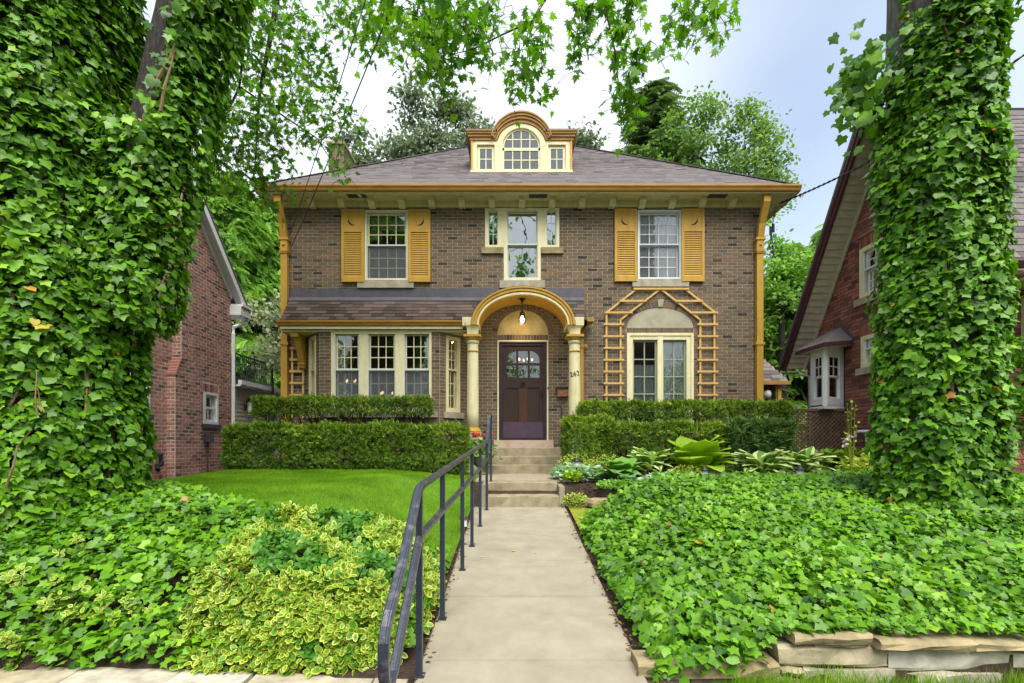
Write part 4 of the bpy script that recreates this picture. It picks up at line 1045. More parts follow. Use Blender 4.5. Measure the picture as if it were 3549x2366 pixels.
m = MB(); hx = fu(1879); m.fbox(FF, hx - .018, hx + .018, fv(1385), fv(1345), -.03, -.02); m.tube([FF.p(hx, fv(1352), -.02), FF.p(hx, fv(1355), .03), FF.p(hx, fv(1372), .03), FF.p(hx, fv(1378), -.02)], .009, 6); m.build('door_handle', 'black_iron', door)
MB().fbox(FF, fu(1897), fu(1901), fv(1349), fv(1340), .02, .035).build('doorbell', 'black_iron', house)
# mailbox
q = MB(); mx0, mx1 = fu(1932, 10.9), fu(1972, 10.9); q.fbox(FF, mx0, mx1, fv(1375), fv(1350), .012, .12); mb = q.build('mailbox', 'copper', house)
MB().fbox(FF, mx0 - .03, mx1 + .02, fv(1349.5), fv(1342), .012, .135).build('lid', 'black_iron', mb)

# ---- porch lantern (lit)
lx, ly, lz = X(1810, 10.55), 10.55, zs + .60
lamp = MB().lathe((lx, ly, 0), [(.055, lz + .04), (.055, lz + .015), (.02, lz - .03), (.011, lz - .05), (.011, lz - .22)], 14).build('porch_lantern', 'black_iron', house, sm=True)
MB().lathe((lx, ly, lz - .22), [(.012, .0), (.03, -.02), (.05, -.05), (.06, -.10), (.062, -.11)], 14).build('lamp_shade', 'black_iron', lamp, sm=True)
m = MB()
for k in range(8):
    a = k * math.pi / 4; ca, sa = math.cos(a), math.sin(a)
    m.tube([(lx + r_ * ca, ly + r_ * sa, lz - .22 + h_) for r_, h_ in ((.058, -.10), (.085, -.17), (.085, -.23), (.06, -.28))], .0045, 5)
for r_, h_ in ((.087, -.17), (.087, -.23), (.06, -.28)):
    m.tube([(lx + r_ * math.cos(t_), ly + r_ * math.sin(t_), lz - .22 + h_) for t_ in np.linspace(0, 2 * math.pi, 17)], .0045, 5)
m.build('cage', 'black_iron', lamp)
MB().lathe((lx, ly, lz - .22), [(.012, -.10), (.03, -.14), (.046, -.19), (.04, -.235), (.015, -.26)], 14).build('light_bulb', 'bulb', lamp, sm=True)
pl = bpy.data.lights.new('porch_light', 'POINT'); pl.energy = 4.0; pl.color = (1, .74, .45); pl.shadow_soft_size = .05
po = bpy.data.objects.new('porch_light', pl); COL.objects.link(po); po.location = (lx, ly, lz - .50); po.parent = lamp
# lights inside, seen through the glass
def chandelier(px, py, Y, n, label):
    c = P(px, py, Y); t = thing('chandelier', label, 'chandelier', c, 'lit lamps indoors')
    m = MB().tube([c + Vector((0, 0, .1)), c + Vector((0, 0, .55))], .01, 6)
    for k in range(n):
        a = 2 * math.pi * k / n + .3; q = c + Vector((.16 * math.cos(a), .10 * math.sin(a), 0)); m.tube([c + Vector((0, 0, .1)), (c + q) / 2 - Vector((0, 0, .03)), q], .006, 5)
    m.build('arm', 'black_iron', t)
    for k in range(n):
        a = 2 * math.pi * k / n + .3; q = c + Vector((.16 * math.cos(a), .10 * math.sin(a), 0))
        MB().lathe(q, [(.006, -.005), (.022, .02), (.022, .04), (.004, .07)], 8).build('light_bulb', 'bulb_small', t)
chandelier(1222, 1325, 11.6, 5, 'small lit chandelier glowing behind the first bay window sash')
chandelier(2236, 1277, 11.7, 4, 'lit lamp glowing behind the left leaf of the french window')
chandelier(1822, 1250, 11.8, 4, 'lit hall lamp glowing through the front door panes')
chandelier(1336, 1366, 11.4, 3, 'low red-orange lamp glowing behind the middle bay window sash')

# ---- trellises
def trellis(label, F, bars, loc):
    t = thing('trellis', label, 'trellis', loc, 'ochre wooden trellises on the front wall')
    for a, b, w_, nn in bars:
        pa, pb = F.p(a[0], a[1], nn), F.p(b[0], b[1], nn)
        MB().bar(pa, pb, .012 if False else w_, .02, up=F.n).build('slat', 'trellis_wood', t)
def c4(x, y, Y=10.95): return (X(1700 + .489 * x, Y), Z(950 + .489 * y, Y))
bars = []
for x in (822, 1587): bars.append((c4(x, 276), c4(x, 1120), .042, .045))
for x in (922, 1487): bars.append((c4(x, 320), c4(x, 1120), .042, .045))
for y in (355, 440, 523, 607, 690, 773, 855, 940): bars += [(c4(800, y), c4(946, y), .042, .066), (c4(1465, y), c4(1612, y), .042, .066)]
bars += [(c4(1012, 104), c4(1405, 104), .042, .066), (c4(912, 190), c4(1105, 190), .042, .066), (c4(1305, 190), c4(1502, 190), .042, .066), (c4(808, 272), c4(1005, 272), .042, .066), (c4(1412, 272), c4(1610, 272), .042, .066)]
for s0, s1 in (((818, 274), (1030, 108)), ((1598, 274), (1385, 108)), ((922, 322), (1193, 112)), ((1487, 322), (1217, 112))): bars.append((c4(*s0), c4(*s1), .042, .045))
trellis('ochre arched trellis framing the french window', FF, bars, (3.4, 10.95, -.4))
def c3(x, y, Y=10.95): return (X(900 + .2041 * x, Y), Z(1080 + .2041 * y, Y))
bars = [(c3(552, 600), c3(552, 1800), .045, .045), (c3(662, 600), c3(662, 1010), .04, .045), (c3(738, 1010), c3(738, 1800), .045, .045)]
for y, x1 in ((620, 665), (815, 690), (1013, 755), (1212, 755), (1412, 755), (1610, 755)): bars.append((c3(512, y), c3(x1, y), .05, .066))
trellis('narrow ochre ladder trellis between left downspout and bay window', FF, bars, (-4.9, 10.95, -.4))

# ------------------------------------------------------------------ left neighbour: red brick house, gable wall facing us
NX = -7.3
def nY(px, x=NX): return x * FOC / (px - CX)
lh = thing('brick_house', 'red brick neighbour house with white rake boards and chimney breast behind the left tree', 'house', (NX, 10, -.8))
NF = Fr((NX, 0, 0), (0, 1, 0), (0, 0, 1), (1, 0, 0))
RKY, RKZ, RKS = 11.03, 5.70, 1.058
far = nY(800); ridY = 9.2; near = 5.7
def rake(y): return RKZ - RKS * (y - RKY) if y > ridY else RKZ - RKS * (2 * ridY - y - RKY)
wins = [(11.60, 12.16, Z(1470, 11.9), Z(1361, 11.9)), (8.9, 9.86, Z(1435, 9.8), Z(1302, 9.8)), (9.05, 9.86, Z(1112, 9.8), Z(1000, 9.8)), (9.85, 10.6, Z(806, 10.5), Z(700, 10.5))]
ZL = -1.0
lwl = MB()
ys_ = sorted({near, far, ridY, *[w[i] for w in wins for i in (0, 1)]})
for a, b in zip(ys_[:-1], ys_[1:]):
    zs_ = [ZL] + sorted(q for w in wins if w[0] <= a + 1e-6 and w[1] >= b - 1e-6 for q in (w[2], w[3]))
    zs_ = zs_ + [None]
    for i in range(0, len(zs_) - 1, 2):
        lo, hi = zs_[i], zs_[i + 1]
        lwl.add([(NX, a, lo), (NX, b, lo), (NX, b, rake(b) if hi is None else hi), (NX, a, rake(a) if hi is None else hi)], [(0, 1, 2, 3)])
lwl = lwl.build('wall', 'mortar_pale', lh)
def ncut(vm): return [(w[0], w[1]) for w in wins if w[2] < vm < w[3]] + [(w[0] - .04, w[1] + .04) for w in wins[:2] if w[3] < vm < w[3] + .2]
def nlim(vm):
    hi = min(far, RKY + (RKZ - vm) / RKS); lo = max(near, 2 * ridY - hi if vm > rake(near) else near)
    return lo, hi
def rtone(): return random.uniform(0, .2) if random.random() < .22 else random.uniform(.3, 1)
lay_bricks(NF, near, far, -.62, 6.9, .215, .078, lwl, 'brick_red', ncut, nlim, nobj=230, joint=.021, tones=rtone, pick=lambda r: abs(r[0] - 10.2) + abs(r[2] - 1.2) + (9 if r[0] < 9.9 else 0))
for i in range(60):   # soldier course at the foot
    a = 8.6 + i * .07
    if a + .07 < far: MB().fbox(NF, a + .006, a + .064, -.80, -.625, -.004, .011, rtone()).build('brick', 'brick_red', lwl)
for wi, wv in enumerate(wins):
    w = win(lh, NF, wv, .06, 'white_paint', sill=(wv[0] - .06, wv[1] + .06, wv[2] - .10, wv[2] - .001), sill_m='dark_sill')
    vm = (wv[2] + wv[3]) / 2
    sash_pair(w, NF, wv[0] + .06, wv[1] - .06, wv[2] + .06, wv[3] - .06, vm, 1, 1, .04, .02, 'glass_bright', fm='white_paint', storm='white_paint')
    MB().fbox(NF, wv[0] - .05, wv[1] + .05, wv[2] - .05, wv[3] + .05, -.55, -.5).build('room_partition', 'shade_dark', w)  # dark backing behind the glass, coloured as an unlit room
    curtain(w, NF, wv[0] + .06, wv[1] - .06, wv[2] + .06, wv[3] - .06, -.2, 'curtain_grey', 5, .02)
    if wi < 2:
        nb = int((wv[1] - wv[0] + .08) / .075)
        for i in range(nb):
            a = wv[0] - .04 + i * .075; MB().fbox(NF, a + .005, a + .07, wv[3] + .003, wv[3] + .197, -.004, .012, rtone()).build('brick', 'brick_red', lwl)
# chimney breast
CXF = NX + .18
cy0, cy1, cw0, cw1 = nY(628, CXF), nY(670, CXF), nY(607, CXF), nY(695, CXF)
s0, s1 = 1.47, 1.86
cb = MB()
cb.add([(NX, cw0, ZL), (CXF, cw0, ZL), (CXF, cw1, ZL), (NX, cw1, ZL), (NX, cw0, s0), (CXF, cw0, s0), (CXF, cw1, s0), (NX, cw1, s0), (NX, cy0, s1), (CXF, cy0, s1), (CXF, cy1, s1), (NX, cy1, s1), (NX, cy0, 8.4), (CXF, cy0, 8.4), (CXF, cy1, 8.4), (NX, cy1, 8.4)],
       [(0, 1, 5, 4), (1, 2, 6, 5), (2, 3, 7, 6), (4, 5, 9, 8), (5, 6, 10, 9), (6, 7, 11, 10), (8, 9, 13, 12), (9, 10, 14, 13), (10, 11, 15, 14), (12, 13, 14, 15)])
cb = cb.build('chimney_breast', 'mortar_pale', lh)
CF = Fr((CXF, 0, 0), (0, 1, 0), (0, 0, 1), (1, 0, 0))
def clim(vm):
    t = min(max((vm - s0) / (s1 - s0), 0), 1); return cw0 + (cy0 - cw0) * t, cw1 + (cy1 - cw1) * t
lay_bricks(CF, cw0, cw1, ZL, 8.3, .215, .078, cb, 'brick_red', None, clim, nobj=70, joint=.021, tones=rtone, pick=lambda r: abs(r[2] - 1.0))
for yy, za, zb in ((cw0, ZL, s0), (cy0, s1, 8.3)):
    SFc = Fr((NX, yy, 0), (1, 0, 0), (0, 0, 1), (0, -1, 0)); lay_bricks(SFc, 0, .18, za, zb, .18, .078, cb, 'brick_red', joint=.021, tones=rtone)
sh = MB()
for i in range(6):
    t0, t1 = i / 6, (i + 1) / 6
    a0, a1, z0, z1 = cw0 + (cy0 - cw0) * t0, cw0 + (cy0 - cw0) * t1, s0 + (s1 - s0) * t0, s0 + (s1 - s0) * t1
    sh.hexa([(NX, a0 - .02, z0), (CXF + .03, a0 - .02, z0), (CXF + .03, a1, z1 - .03), (NX, a1, z1 - .03), (NX, a0 - .02, z0 + .05), (CXF + .03, a0 - .02, z0 + .05), (CXF + .03, a1, z1 + .03), (NX, a1, z1 + .03)], .7)
sh.build('shoulder', 'brick_red', cb)
MB().box(NX - .02, NX + .03, near, far, ZL - .2, -.81).build('foundation', 'concrete', lh)
# roof, rake boards, gutter, downspout
XO = NX + .25
def slab(y0, z0, y1, z1, x0, x1, t, m, name, parent): return MB().hexa([(x0, y0, z0 - t), (x1, y0, z0 - t), (x1, y1, z1 - t), (x0, y1, z1 - t), (x0, y0, z0), (x1, y0, z0), (x1, y1, z1), (x0, y1, z1)], .5).build(name, m, parent)
ye = far + .38; ze = rake(ye) + .16
slab(ridY, rake(ridY) + .16, ye, ze, NX - 7, XO + .02, .04, 'shingle_grey', 'roof', lh)
slab(2 * ridY - ye, ze, ridY, rake(ridY) + .16, NX - 7, XO + .02, .04, 'shingle_grey', 'roof', lh)
slab(ridY, rake(ridY) + .11, ye - .02, ze - .05, XO - .03, XO, .20, 'white_paint', 'rake_board', lh)
slab(ridY, rake(ridY) + .115, ye - .02, ze - .045, NX + .0, XO - .031, .02, 'white_paint', 'rake_soffit', lh)
slab(ridY, rake(ridY) + .0, far, rake(far) + .0, NX + .002, NX + .04, .12, 'white_paint', 'frieze_board', lh)
m = MB(); m.box(NX - 1, XO + .04, far - .05, ye + .05, ze - .30, ze - .07); m.box(NX - 1, XO + .08, far - .02, ye + .1, ze - .07, ze - .01); m.build('eave_return', 'white_paint', lh)
dsx = NX + .10
m = MB(); m.tube([(dsx + .12, ye - .02, ze - .3), (dsx + .1, ye - .06, ze - .4), (dsx, far - .05, ze - .62), (dsx, far - .06, ze - .8), (dsx, far - .06, ZL)], .045, 8); m.build('downspout', 'white_paint', lh)
# small fittings on the wall
m = MB(); p = P(713, 1517, nY(713)); m.box(NX + .01, NX + .14, p.y - .09, p.y + .09, p.z - .1, p.z + .1); m.tube([(NX + .05, p.y, p.z - .1), (NX + .05, p.y, -.9)], .015, 6); m.build('meter_box', 'flashing', lh)
yy = nY(551, NX + .1); z = Z(1600, yy); MB().tube([(NX + .03, yy, z + .14), (NX + .14, yy, z + .13), (NX + .15, yy, z - .06), (NX + .13, yy - .1, z - .1), (NX + .2, yy - .16, z - .16)], .045, 8).build('drain_pipe', 'black_iron', lh)
# rear addition with clapboard, roof deck and railing
AYF, AYB, AZ = far + .03, 15.6, 1.52
add = MB(); add.box(NX - 3, NX - .02, AYF, AYB, ZL, AZ); add = add.build('addition_wall', 'siding', lh)
nb = 22
for i in range(nb):
    z0 = -.85 + i * (AZ + .85) / nb; h = (AZ + .85) / nb
    MB().hexa([(NX - .019, AYF, z0), (NX + .012, AYF, z0), (NX + .012, AYB, z0), (NX - .019, AYB, z0), (NX - .019, AYF, z0 + h + .01), (NX - .006, AYF, z0 + h + .01), (NX - .006, AYB, z0 + h + .01), (NX - .019, AYB, z0 + h + .01)]).build('clapboard', 'siding', add)
m = MB(); m.box(NX - 3, NX + .25, AYF - .02, AYB + .3, AZ, AZ + .04); m.box(NX + .18, NX + .28, AYF - .02, AYB + .35, AZ + .04, AZ + .16); m.build('eave_board', 'white_paint', lh)
rl = thing('deck_railing', 'black iron railing on the flat roof deck behind the red brick house', 'railing', (NX - .1, 14, AZ + .1))
for za in (.18, .80): MB().bar((NX - .05, 12.95, AZ + .1 + za), (NX - .05, 14.9, AZ + .1 + za), .035).build('rail', 'black_iron', rl); MB().bar((NX - .05, 14.9, AZ + .1 + za), (NX - 2, 14.9, AZ + .1 + za), .035).build('rail', 'black_iron', rl)
for i in range(20):
    y = 12.95 + i * .1026; q = .03 if i % 10 == 0 else .016; MB().bar((NX - .05, y, AZ + .1), (NX - .05, y, AZ + .9), q).build('picket', 'black_iron', rl)
for i in range(1, 14): MB().bar((NX - .05 - i * .14, 14.9, AZ + .1), (NX - .05 - i * .14, 14.9, AZ + .9), .016).build('picket', 'black_iron', rl)
def lantern(p, out, label):
    t = thing('wall_lantern', label, 'lantern', p)
    F = Fr(p, Vector((0, 0, 1)).cross(Vector(out)), (0, 0, 1), out)
    MB().fbox(F, -.05, .05, -.08, .08, 0, .02).build('back_plate', 'black_iron', t)
    q = MB().fbox(F, -.09, .09, .16, .18, .06, .24)
    for a, b in ((-.08, .07), (.08, .07), (-.08, .23), (.08, .23)): q.bar(F.p(a * .75, -.14, .15 + (b - .15) * .75), F.p(a, .16, b), .014)
    q.fbox(F, -.07, .07, -.16, -.14, .08, .22); q.tube([F.p(0, .05, .02), F.p(0, .24, .08), F.p(0, .2, .15)], .012, 6)
    q.poly(Fr(F.p(0, .18, .15), F.u, F.v, F.n), [(-.09, 0), (.09, 0), (0, .1)], -.05, .05)
    q.build('frame', 'black_iron', t); MB().fbox(F, -.055, .055, -.135, .155, .1, .2).build('glass_panel', 'frosted', t)
yl = nY(848); lantern((NX + .015, yl, Z(1412, yl)), (1, 0, 0), 'black wall lantern on the cream clapboard addition')

# ------------------------------------------------------------------ right neighbour: dark red brick, steep gable
QX = 7.0
def qY(px, x=QX): return x * FOC / (px - CX)
rh = thing('brick_house', 'dark red brick neighbour house with steep taupe gable soffit and white bay', 'house', (QX, 9, -.4))
QF = Fr((QX, 0, 0), (0, 1, 0), (0, 0, 1), (-1, 0, 0))
GS, GY0, GZ0, GYR, GZR = 1.566, 11.8, 1.87, 9.06, 6.16
qfar = 11.62; qnear = 7.3
def qrake(y): return GZ0 + GS * (GY0 - y) - .16 if y > GYR else GZR - GS * (GYR - y) - .16
qw = [(8.95, 9.86, Z(1035, 9.8), Z(862, 9.8)), (9.0, 9.82, Z(1275, 9.75), Z(1165, 9.75))]
qb = (10.32, 11.1, Z(1411, 10.2), Z(1195, 10.2))
rw = MB()
ys_ = sorted({qnear, qfar, GYR, *[w[i] for w in qw for i in (0, 1)], 9.0, 9.82})
for a, b in zip(ys_[:-1], ys_[1:]):
    zs_ = [-.9] + sorted(q for w in qw if w[0] <= a + 1e-6 and w[1] >= b - 1e-6 for q in (w[2], w[3])) + [None]
    for i in range(0, len(zs_) - 1, 2):
        lo, hi = zs_[i], zs_[i + 1]
        rw.add([(QX, a, lo), (QX, b, lo), (QX, b, qrake(b) if hi is None else hi), (QX, a, qrake(a) if hi is None else hi)], [(0, 1, 2, 3)])
rw = rw.build('wall', 'mortar_dark', rh)
def qcut(vm): return [(w[0], w[1]) for w in qw if w[2] < vm < w[3]] + [(w[0] - .04, w[1] + .04) for w in qw if w[3] < vm < w[3] + .2]
def qlim(vm): return max(qnear, qnear if vm < qrake(qnear) else GYR - (GZR - .16 - vm) / GS), min(qfar, GY0 - (vm + .16 - GZ0) / GS)
lay_bricks(QF, qnear, qfar, -.25, 5.8, .225, .072, rw, 'brick_crimson', qcut, qlim, nobj=290, joint=.012, dep=.004, tones=random.random, pick=lambda r: abs(r[0] - 10.2) + abs(r[2] - 1.5) * .5 + (9 if r[0] < 9.6 else 0))
for i in range(36):
    a = 9.2 + i * .067; MB().fbox(QF, a + .005, a + .062, -.44, -.255, -.004, .014, random.random()).build('brick', 'brick_crimson', rw)
MB().box(QX - .03, QX + .05, qnear, qfar, -1.0, -.445).build('foundation', 'concrete', rh)
for wv in qw:
    w = win(rh, QF, wv, .08, 'cream_paint', sill=(wv[0] - .08, wv[1] + .1, wv[2] - .13, wv[2] - .001), sill_m='limestone', proud=.02)
    sash_pair(w, QF, wv[0] + .08, wv[1] - .08, wv[2] + .07, wv[3] - .07, (wv[2] + wv[3]) / 2 + .05, 3, 2, .04, .02, 'glass', fm='white_paint', storm='white_paint')
    MB().fbox(QF, wv[0] - .05, wv[1] + .05, wv[2] - .05, wv[3] + .05, -.6, -.55).build('room_partition', 'shade_dark', w)  # backing sheet painted dark for the shade of the room
    curtain(w, QF, wv[0] + .08, wv[1] - .08, wv[2] + .07, wv[3] - .07, -.22, 'curtain', 6, .02)
    for i in range(13):
        a = wv[0] - .04 + i * .075
        if a < wv[1]: MB().fbox(QF, a + .005, a + .07, wv[3] + .003, wv[3] + .197, -.004, .013, random.random()).build('brick', 'brick_crimson', rw)
# gable overhang: fascia, soffit boards, roof
GX = 6.5
L = math.hypot(GY0 - GYR, GZR - GZ0); sd_ = Vector((0, GYR - GY0, GZR - GZ0)).normalized(); up_ = Vector((0, sd_.z, -sd_.y))
OV = Fr((GX, GY0, GZ0), sd_, (1, 0, 0), up_)        # along the rake, towards the wall, away from the room
nbd = 34
soff = MB().fbox(OV, 0, L, .03, QX - GX - .012, -.10, -.08).build('gable_soffit', 'taupe_soffit', rh)
for i in range(nbd):
    a = L * i / nbd; b = L * (i + 1) / nbd
    V = [OV.p(a + .002, .04, -.101), OV.p(b - .002, .04, -.101), OV.p(b - .002, QX - GX - .014, -.101), OV.p(a + .002, QX - GX - .014, -.101), OV.p(a + .002, .04, -.122), OV.p(b - .002, .04, -.108), OV.p(b - .002, QX - GX - .014, -.108), OV.p(a + .002, QX - GX - .014, -.122)]
    MB().hexa(V).build('soffit_board', 'taupe_soffit', soff)
m = MB().fbox(OV, -.05, L, -.03, .03, -.16, -.02); m.fbox(OV, -.05, L, -.06, -.031, -.09, -.02); m.build('rake_fascia', 'maroon_trim', rh)
MB().fbox(OV, 0, L, QX - GX - .05, QX - GX - .013, -.17, -.1005).build('frieze_board', 'taupe_soffit', rh)
MB().fbox(OV, -.06, L + .05, -.07, 6, -.02, .03).build('roof', 'shingle_grey', rh)
sf = Vector((0, GYR - 6.75, GZR - (GZR - GS * (GYR - 6.75)))).normalized()
L2 = math.hypot(GYR - 6.75, GS * (GYR - 6.75)); FR2 = Fr((GX, 6.75, GZR - GS * (GYR - 6.75)), (1, 0, 0), sf, (0, -sf.z, sf.y))
r2_ = MB().fbox(FR2, -.07, 7, 0, L2, -.05, .02).build('roof', 'shingle_grey', rh)
shingles(Fr(FR2.p(0, 0, .02), FR2.u, FR2.v, FR2.n), int(L2 / .145), .145, lambda s: (.4, 3.2), .26, r2_, 'shingle_grey')
m = MB().fbox(FR2, -.07, 7, -.05, -.001, -.14, .03); m.build('fascia', 'maroon_trim', rh)
MB().box(GX + .05, GX + 7, 6.8, 7.35, 2.42, 2.44).build('soffit', 'taupe_soffit', rh)
MB().box(GX, QX - .013, GY0 - .25, GY0 + .03, GZ0 - .17, GZ0 - .15).build('soffit', 'taupe_soffit', rh)
m = MB().box(QX, QX + 6, qnear - .02, qnear, -.9, 2.42); fw_ = m.build('wall', 'mortar_dark', rh)
lay_bricks(Fr((0, qnear - .02, 0), (1, 0, 0), (0, 0, 1), (0, -1, 0)), QX, QX + 3.5, -.8, 2.4, .225, .072, fw_, 'brick_crimson', joint=.012, dep=.004, tones=random.random)
fo = (7.55, 8.6, 1.15, 2.2); FFr = Fr((0, qnear - .02, 0), (1, 0, 0), (0, 0, 1), (0, -1, 0))
w = win(rh, FFr, fo, .08, 'cream_paint', dep=-.002, proud=.05); sash(w, FFr, fo[0] + .08, fo[1] - .08, fo[2] + .08, fo[3] - .08, 3, 2, .03, .02, 'cream_paint', .004, .04)
m = MB().box(7.15, 10, 5.9, 7.28, 2.30, 2.34); m.build('porch_soffit', 'taupe_soffit', rh); MB().box(7.1, 10, 5.82, 5.9, 2.28, 2.44).build('gutter', 'black_iron', rh)
# white bay
bq = [(QX, 10.34), (6.4, 10.03), (6.4, 10.52), (QX, 10.85)]
bz0, bz1 = Z(1408, 10.2), Z(1200, 10.2)
N1, L1 = wallfr(bq[1], bq[0]); N2, L2b = wallfr(bq[2], bq[1]); N3, L3 = wallfr(bq[3], bq[2])
bayr = MB(); 
for F_, l_ in ((N1, L1), (N2, L2b), (N3, L3)):
    o_ = (l_ * .22, l_ * .78, bz0 + .17, bz1 - .2)
    for a, b, c, d in ((0, o_[0], bz0, bz1), (o_[1], l_, bz0, bz1), (o_[0], o_[1], bz0, o_[2]), (o_[0], o_[1], o_[3], bz1)): bayr.fbox(F_, a, b, c, d, -.05, .0)
bayr.poly(Fr((0, 0, bz0), (1, 0, 0), (0, 1, 0), (0, 0, 1)), bq, -.02, .03); bayr.poly(Fr((0, 0, bz0), (1, 0, 0), (0, 1, 0), (0, 0, 1)), [(QX, 10.30), (6.36, 9.99), (6.36, 10.56), (QX, 10.89)], -.06, -.021)
bayr = bayr.build('bay_window', 'white_paint', rh)
for F_, l_ in ((N1, L1), (N2, L2b)):
    o_ = (l_ * .22, l_ * .78, bz0 + .17, bz1 - .2); vm = o_[2] + (o_[3] - o_[2]) * .5
    sash(bayr, F_, o_[0], o_[1], vm, o_[3], 2, 2, .03, .02, 'white_paint', -.04, -.015); sash(bayr, F_, o_[0], o_[1], o_[2], vm + .01, 1, 1, .03, .02, 'white_paint', -.06, -.041)
MB().box(QX - .012, QX + .01, 10.3, 10.9, bz0, bz1).build('room_partition', 'shade_dark', bayr)  # dark sheet behind the bay panes in place of a shaded room
ap = (QX, 10.45, Z(1133, 10.45)); ez = bz1 + .0
ev = [(QX + .0, 10.05, ez + .1), (6.22, 9.78, ez), (6.22, 10.78, ez), (QX, 11.2, ez + .1)]
ap2 = (QX, 10.9, Z(1133, 10.45))
b2 = [(x, y, z - .09) for x, y, z in ev]
MB().add(ev + [ap, ap2], [(0, 1, 4), (1, 2, 5, 4), (2, 3, 5)]).build('bay_roof', 'shingle_grey', bayr)
MB().add(ev + b2, [(0, 4, 5, 1), (1, 5, 6, 2), (2, 6, 7, 3)]).build('bay_gutter', 'maroon_trim', bayr)
MB().add(b2, [(0, 1, 2, 3)]).build('bay_soffit', 'white_paint', bayr)
fl = MB()
for a, b in (((ap[1], ap[2]), (ev[0][1], ev[0][2])), ((ap[1], ap[2]), (ev[3][1], ev[3][2]))):
    for i in range(7):
        y0, y1 = a[0] + (b[0] - a[0]) * i / 7, a[0] + (b[0] - a[0]) * (i + 1) / 7; zz = a[1] + (b[1] - a[1]) * i / 7
        fl.fbox(QF, min(y0, y1), max(y0, y1), zz - .12, zz + .07, .0125, .02)
fl.build('step_flashing', 'flashing', bayr)
yy = qY(2975, 6.9); m = MB(); z = Z(1495, yy); m.tube([(QX, yy - .3, z), (6.86, yy - .1, z), (6.84, yy, z - .02), (6.84, yy, z - .1)], .03, 8); m.build('vent_pipe', 'white_paint', rh)
yy = qY(3000, 6.97); MB().box(6.96, QX - .013, yy - .3, yy, Z(1530, yy), Z(1497, yy)).build('meter_box', 'white_paint', rh)
m = MB(); m.tube([(GX + .2, 11.45, .95 + .7), (6.93, 11.4, .95 + .62), (6.95, 11.4, -.6)], .04, 8); m.build('downspout', 'white_paint', rh)

# ------------------------------------------------------------------ lattice fence and rear garage on the right
fy_ = 10.2; x0, x1, z0, z1 = 5.60, X(2935, fy_), -.75, Z(1416, fy_)
fen = thing('lattice_fence', 'brown diagonal lattice fence panel between the two houses', 'fence', ((x0 + x1) / 2, fy_, z0))
for a, b, c, d in ((x0, x1, z1 - .05, z1), (x0, x0 + .06, z0, z1), (x1 - .06, x1, z0, z1)): MB().box(a, b, fy_ - .03, fy_ + .03, c, d).build('frame', 'lattice_wood', fen)
def clipdiag(k, s):      # segment of z = s*(x - x0) + k inside the panel
    pts = []
    for x in (x0, x1):
        z = s * (x - x0) + k
        if z0 <= z <= z1: pts.append((x, z))
    for z in (z0, z1):
        x = x0 + (z - k) / s
        if x0 < x < x1: pts.append((x, z))
    return pts[:2] if len(pts) >= 2 else None
for s, yo in ((1, -.008), (-1, .008)):
    k = z0 - (x1 - x0) if s > 0 else z0
    kmax = z1 if s > 0 else z1 + (x1 - x0)
    while k < kmax:
        p = clipdiag(k, s)
        if p and math.hypot(p[0][0] - p[1][0], p[0][1] - p[1][1]) > .05:
            MB().bar((p[0][0], fy_ + yo, p[0][1]), (p[1][0], fy_ + yo, p[1][1]), .030, .008, up=(0, 1, 0)).build('slat', 'lattice_wood', fen)
        k += .085
gar = thing('garage', 'low rear garage with grey shingle roof and ochre trim behind the house corner', 'garage', (7.4, 14.5, -.6))
gx0, gx1, gyf, gyb, gze = 5.7, 7.75, 14.4, 17.5, Z(1330, 14.2)
MB().box(gx0, gx1, gyf, gyb, -.9, gze).build('wall', 'maroon_trim', gar)
GFg = Fr((0, gyf, 0), (1, 0, 0), (0, 0, 1), (0, -1, 0))
lay_bricks(GFg, gx1 - .32, gx1 - .02, -.3, gze - .05, .2, .075, gar, 'brick_brown', tones=btone)
ga = [(gx0, gyf - .25, gze + .05), (gx1 + .22, gyf - .25, gze + .05), (gx1 + .22, gyb, gze + .05), (gx0, gyb, gze + .05)]; gp = (6.55, 15.9, Z(1100, 15.9))
gro = MB().add(ga + [gp, (gx0, 15.9, gp[2])], [(0, 1, 4, 5), (1, 2, 4), (2, 3, 5, 4), (3, 0, 5)], .6).build('roof', 'shingle_grey', gar)
d1 = Vector((0, 15.9 - gyf + .25, gp[2] - gze - .05)); GR = Fr((0, gyf - .25, gze + .05), (1, 0, 0), d1, Vector((0, -d1.z, d1.y)))
shingles(GR, int(d1.length / .15), .15, lambda s: (gx0, gx1 + .22 - (gx1 + .22 - gp[0]) * s / d1.length), .28, gro, 'shingle_grey')
m = MB().box(gx0, gx1 + .25, gyf - .33, gyf - .25, gze - .03, gze + .07); m.build('gutter', 'ochre_gutter', gar); m = MB().box(gx1 - .05, gx1 + .05, gyf - .2, gyf - .12, -.9, gze - .03); m.build('downspout', 'ochre_paint', gar)
p = P(2658, 1366, gyf - .1); MB().lathe(p, [(.02, -.12), (.10, -.1), (.12, 0), (.1, .1), (.02, .13)], 12).build('wall_light', 'frosted', gar, sm=True)

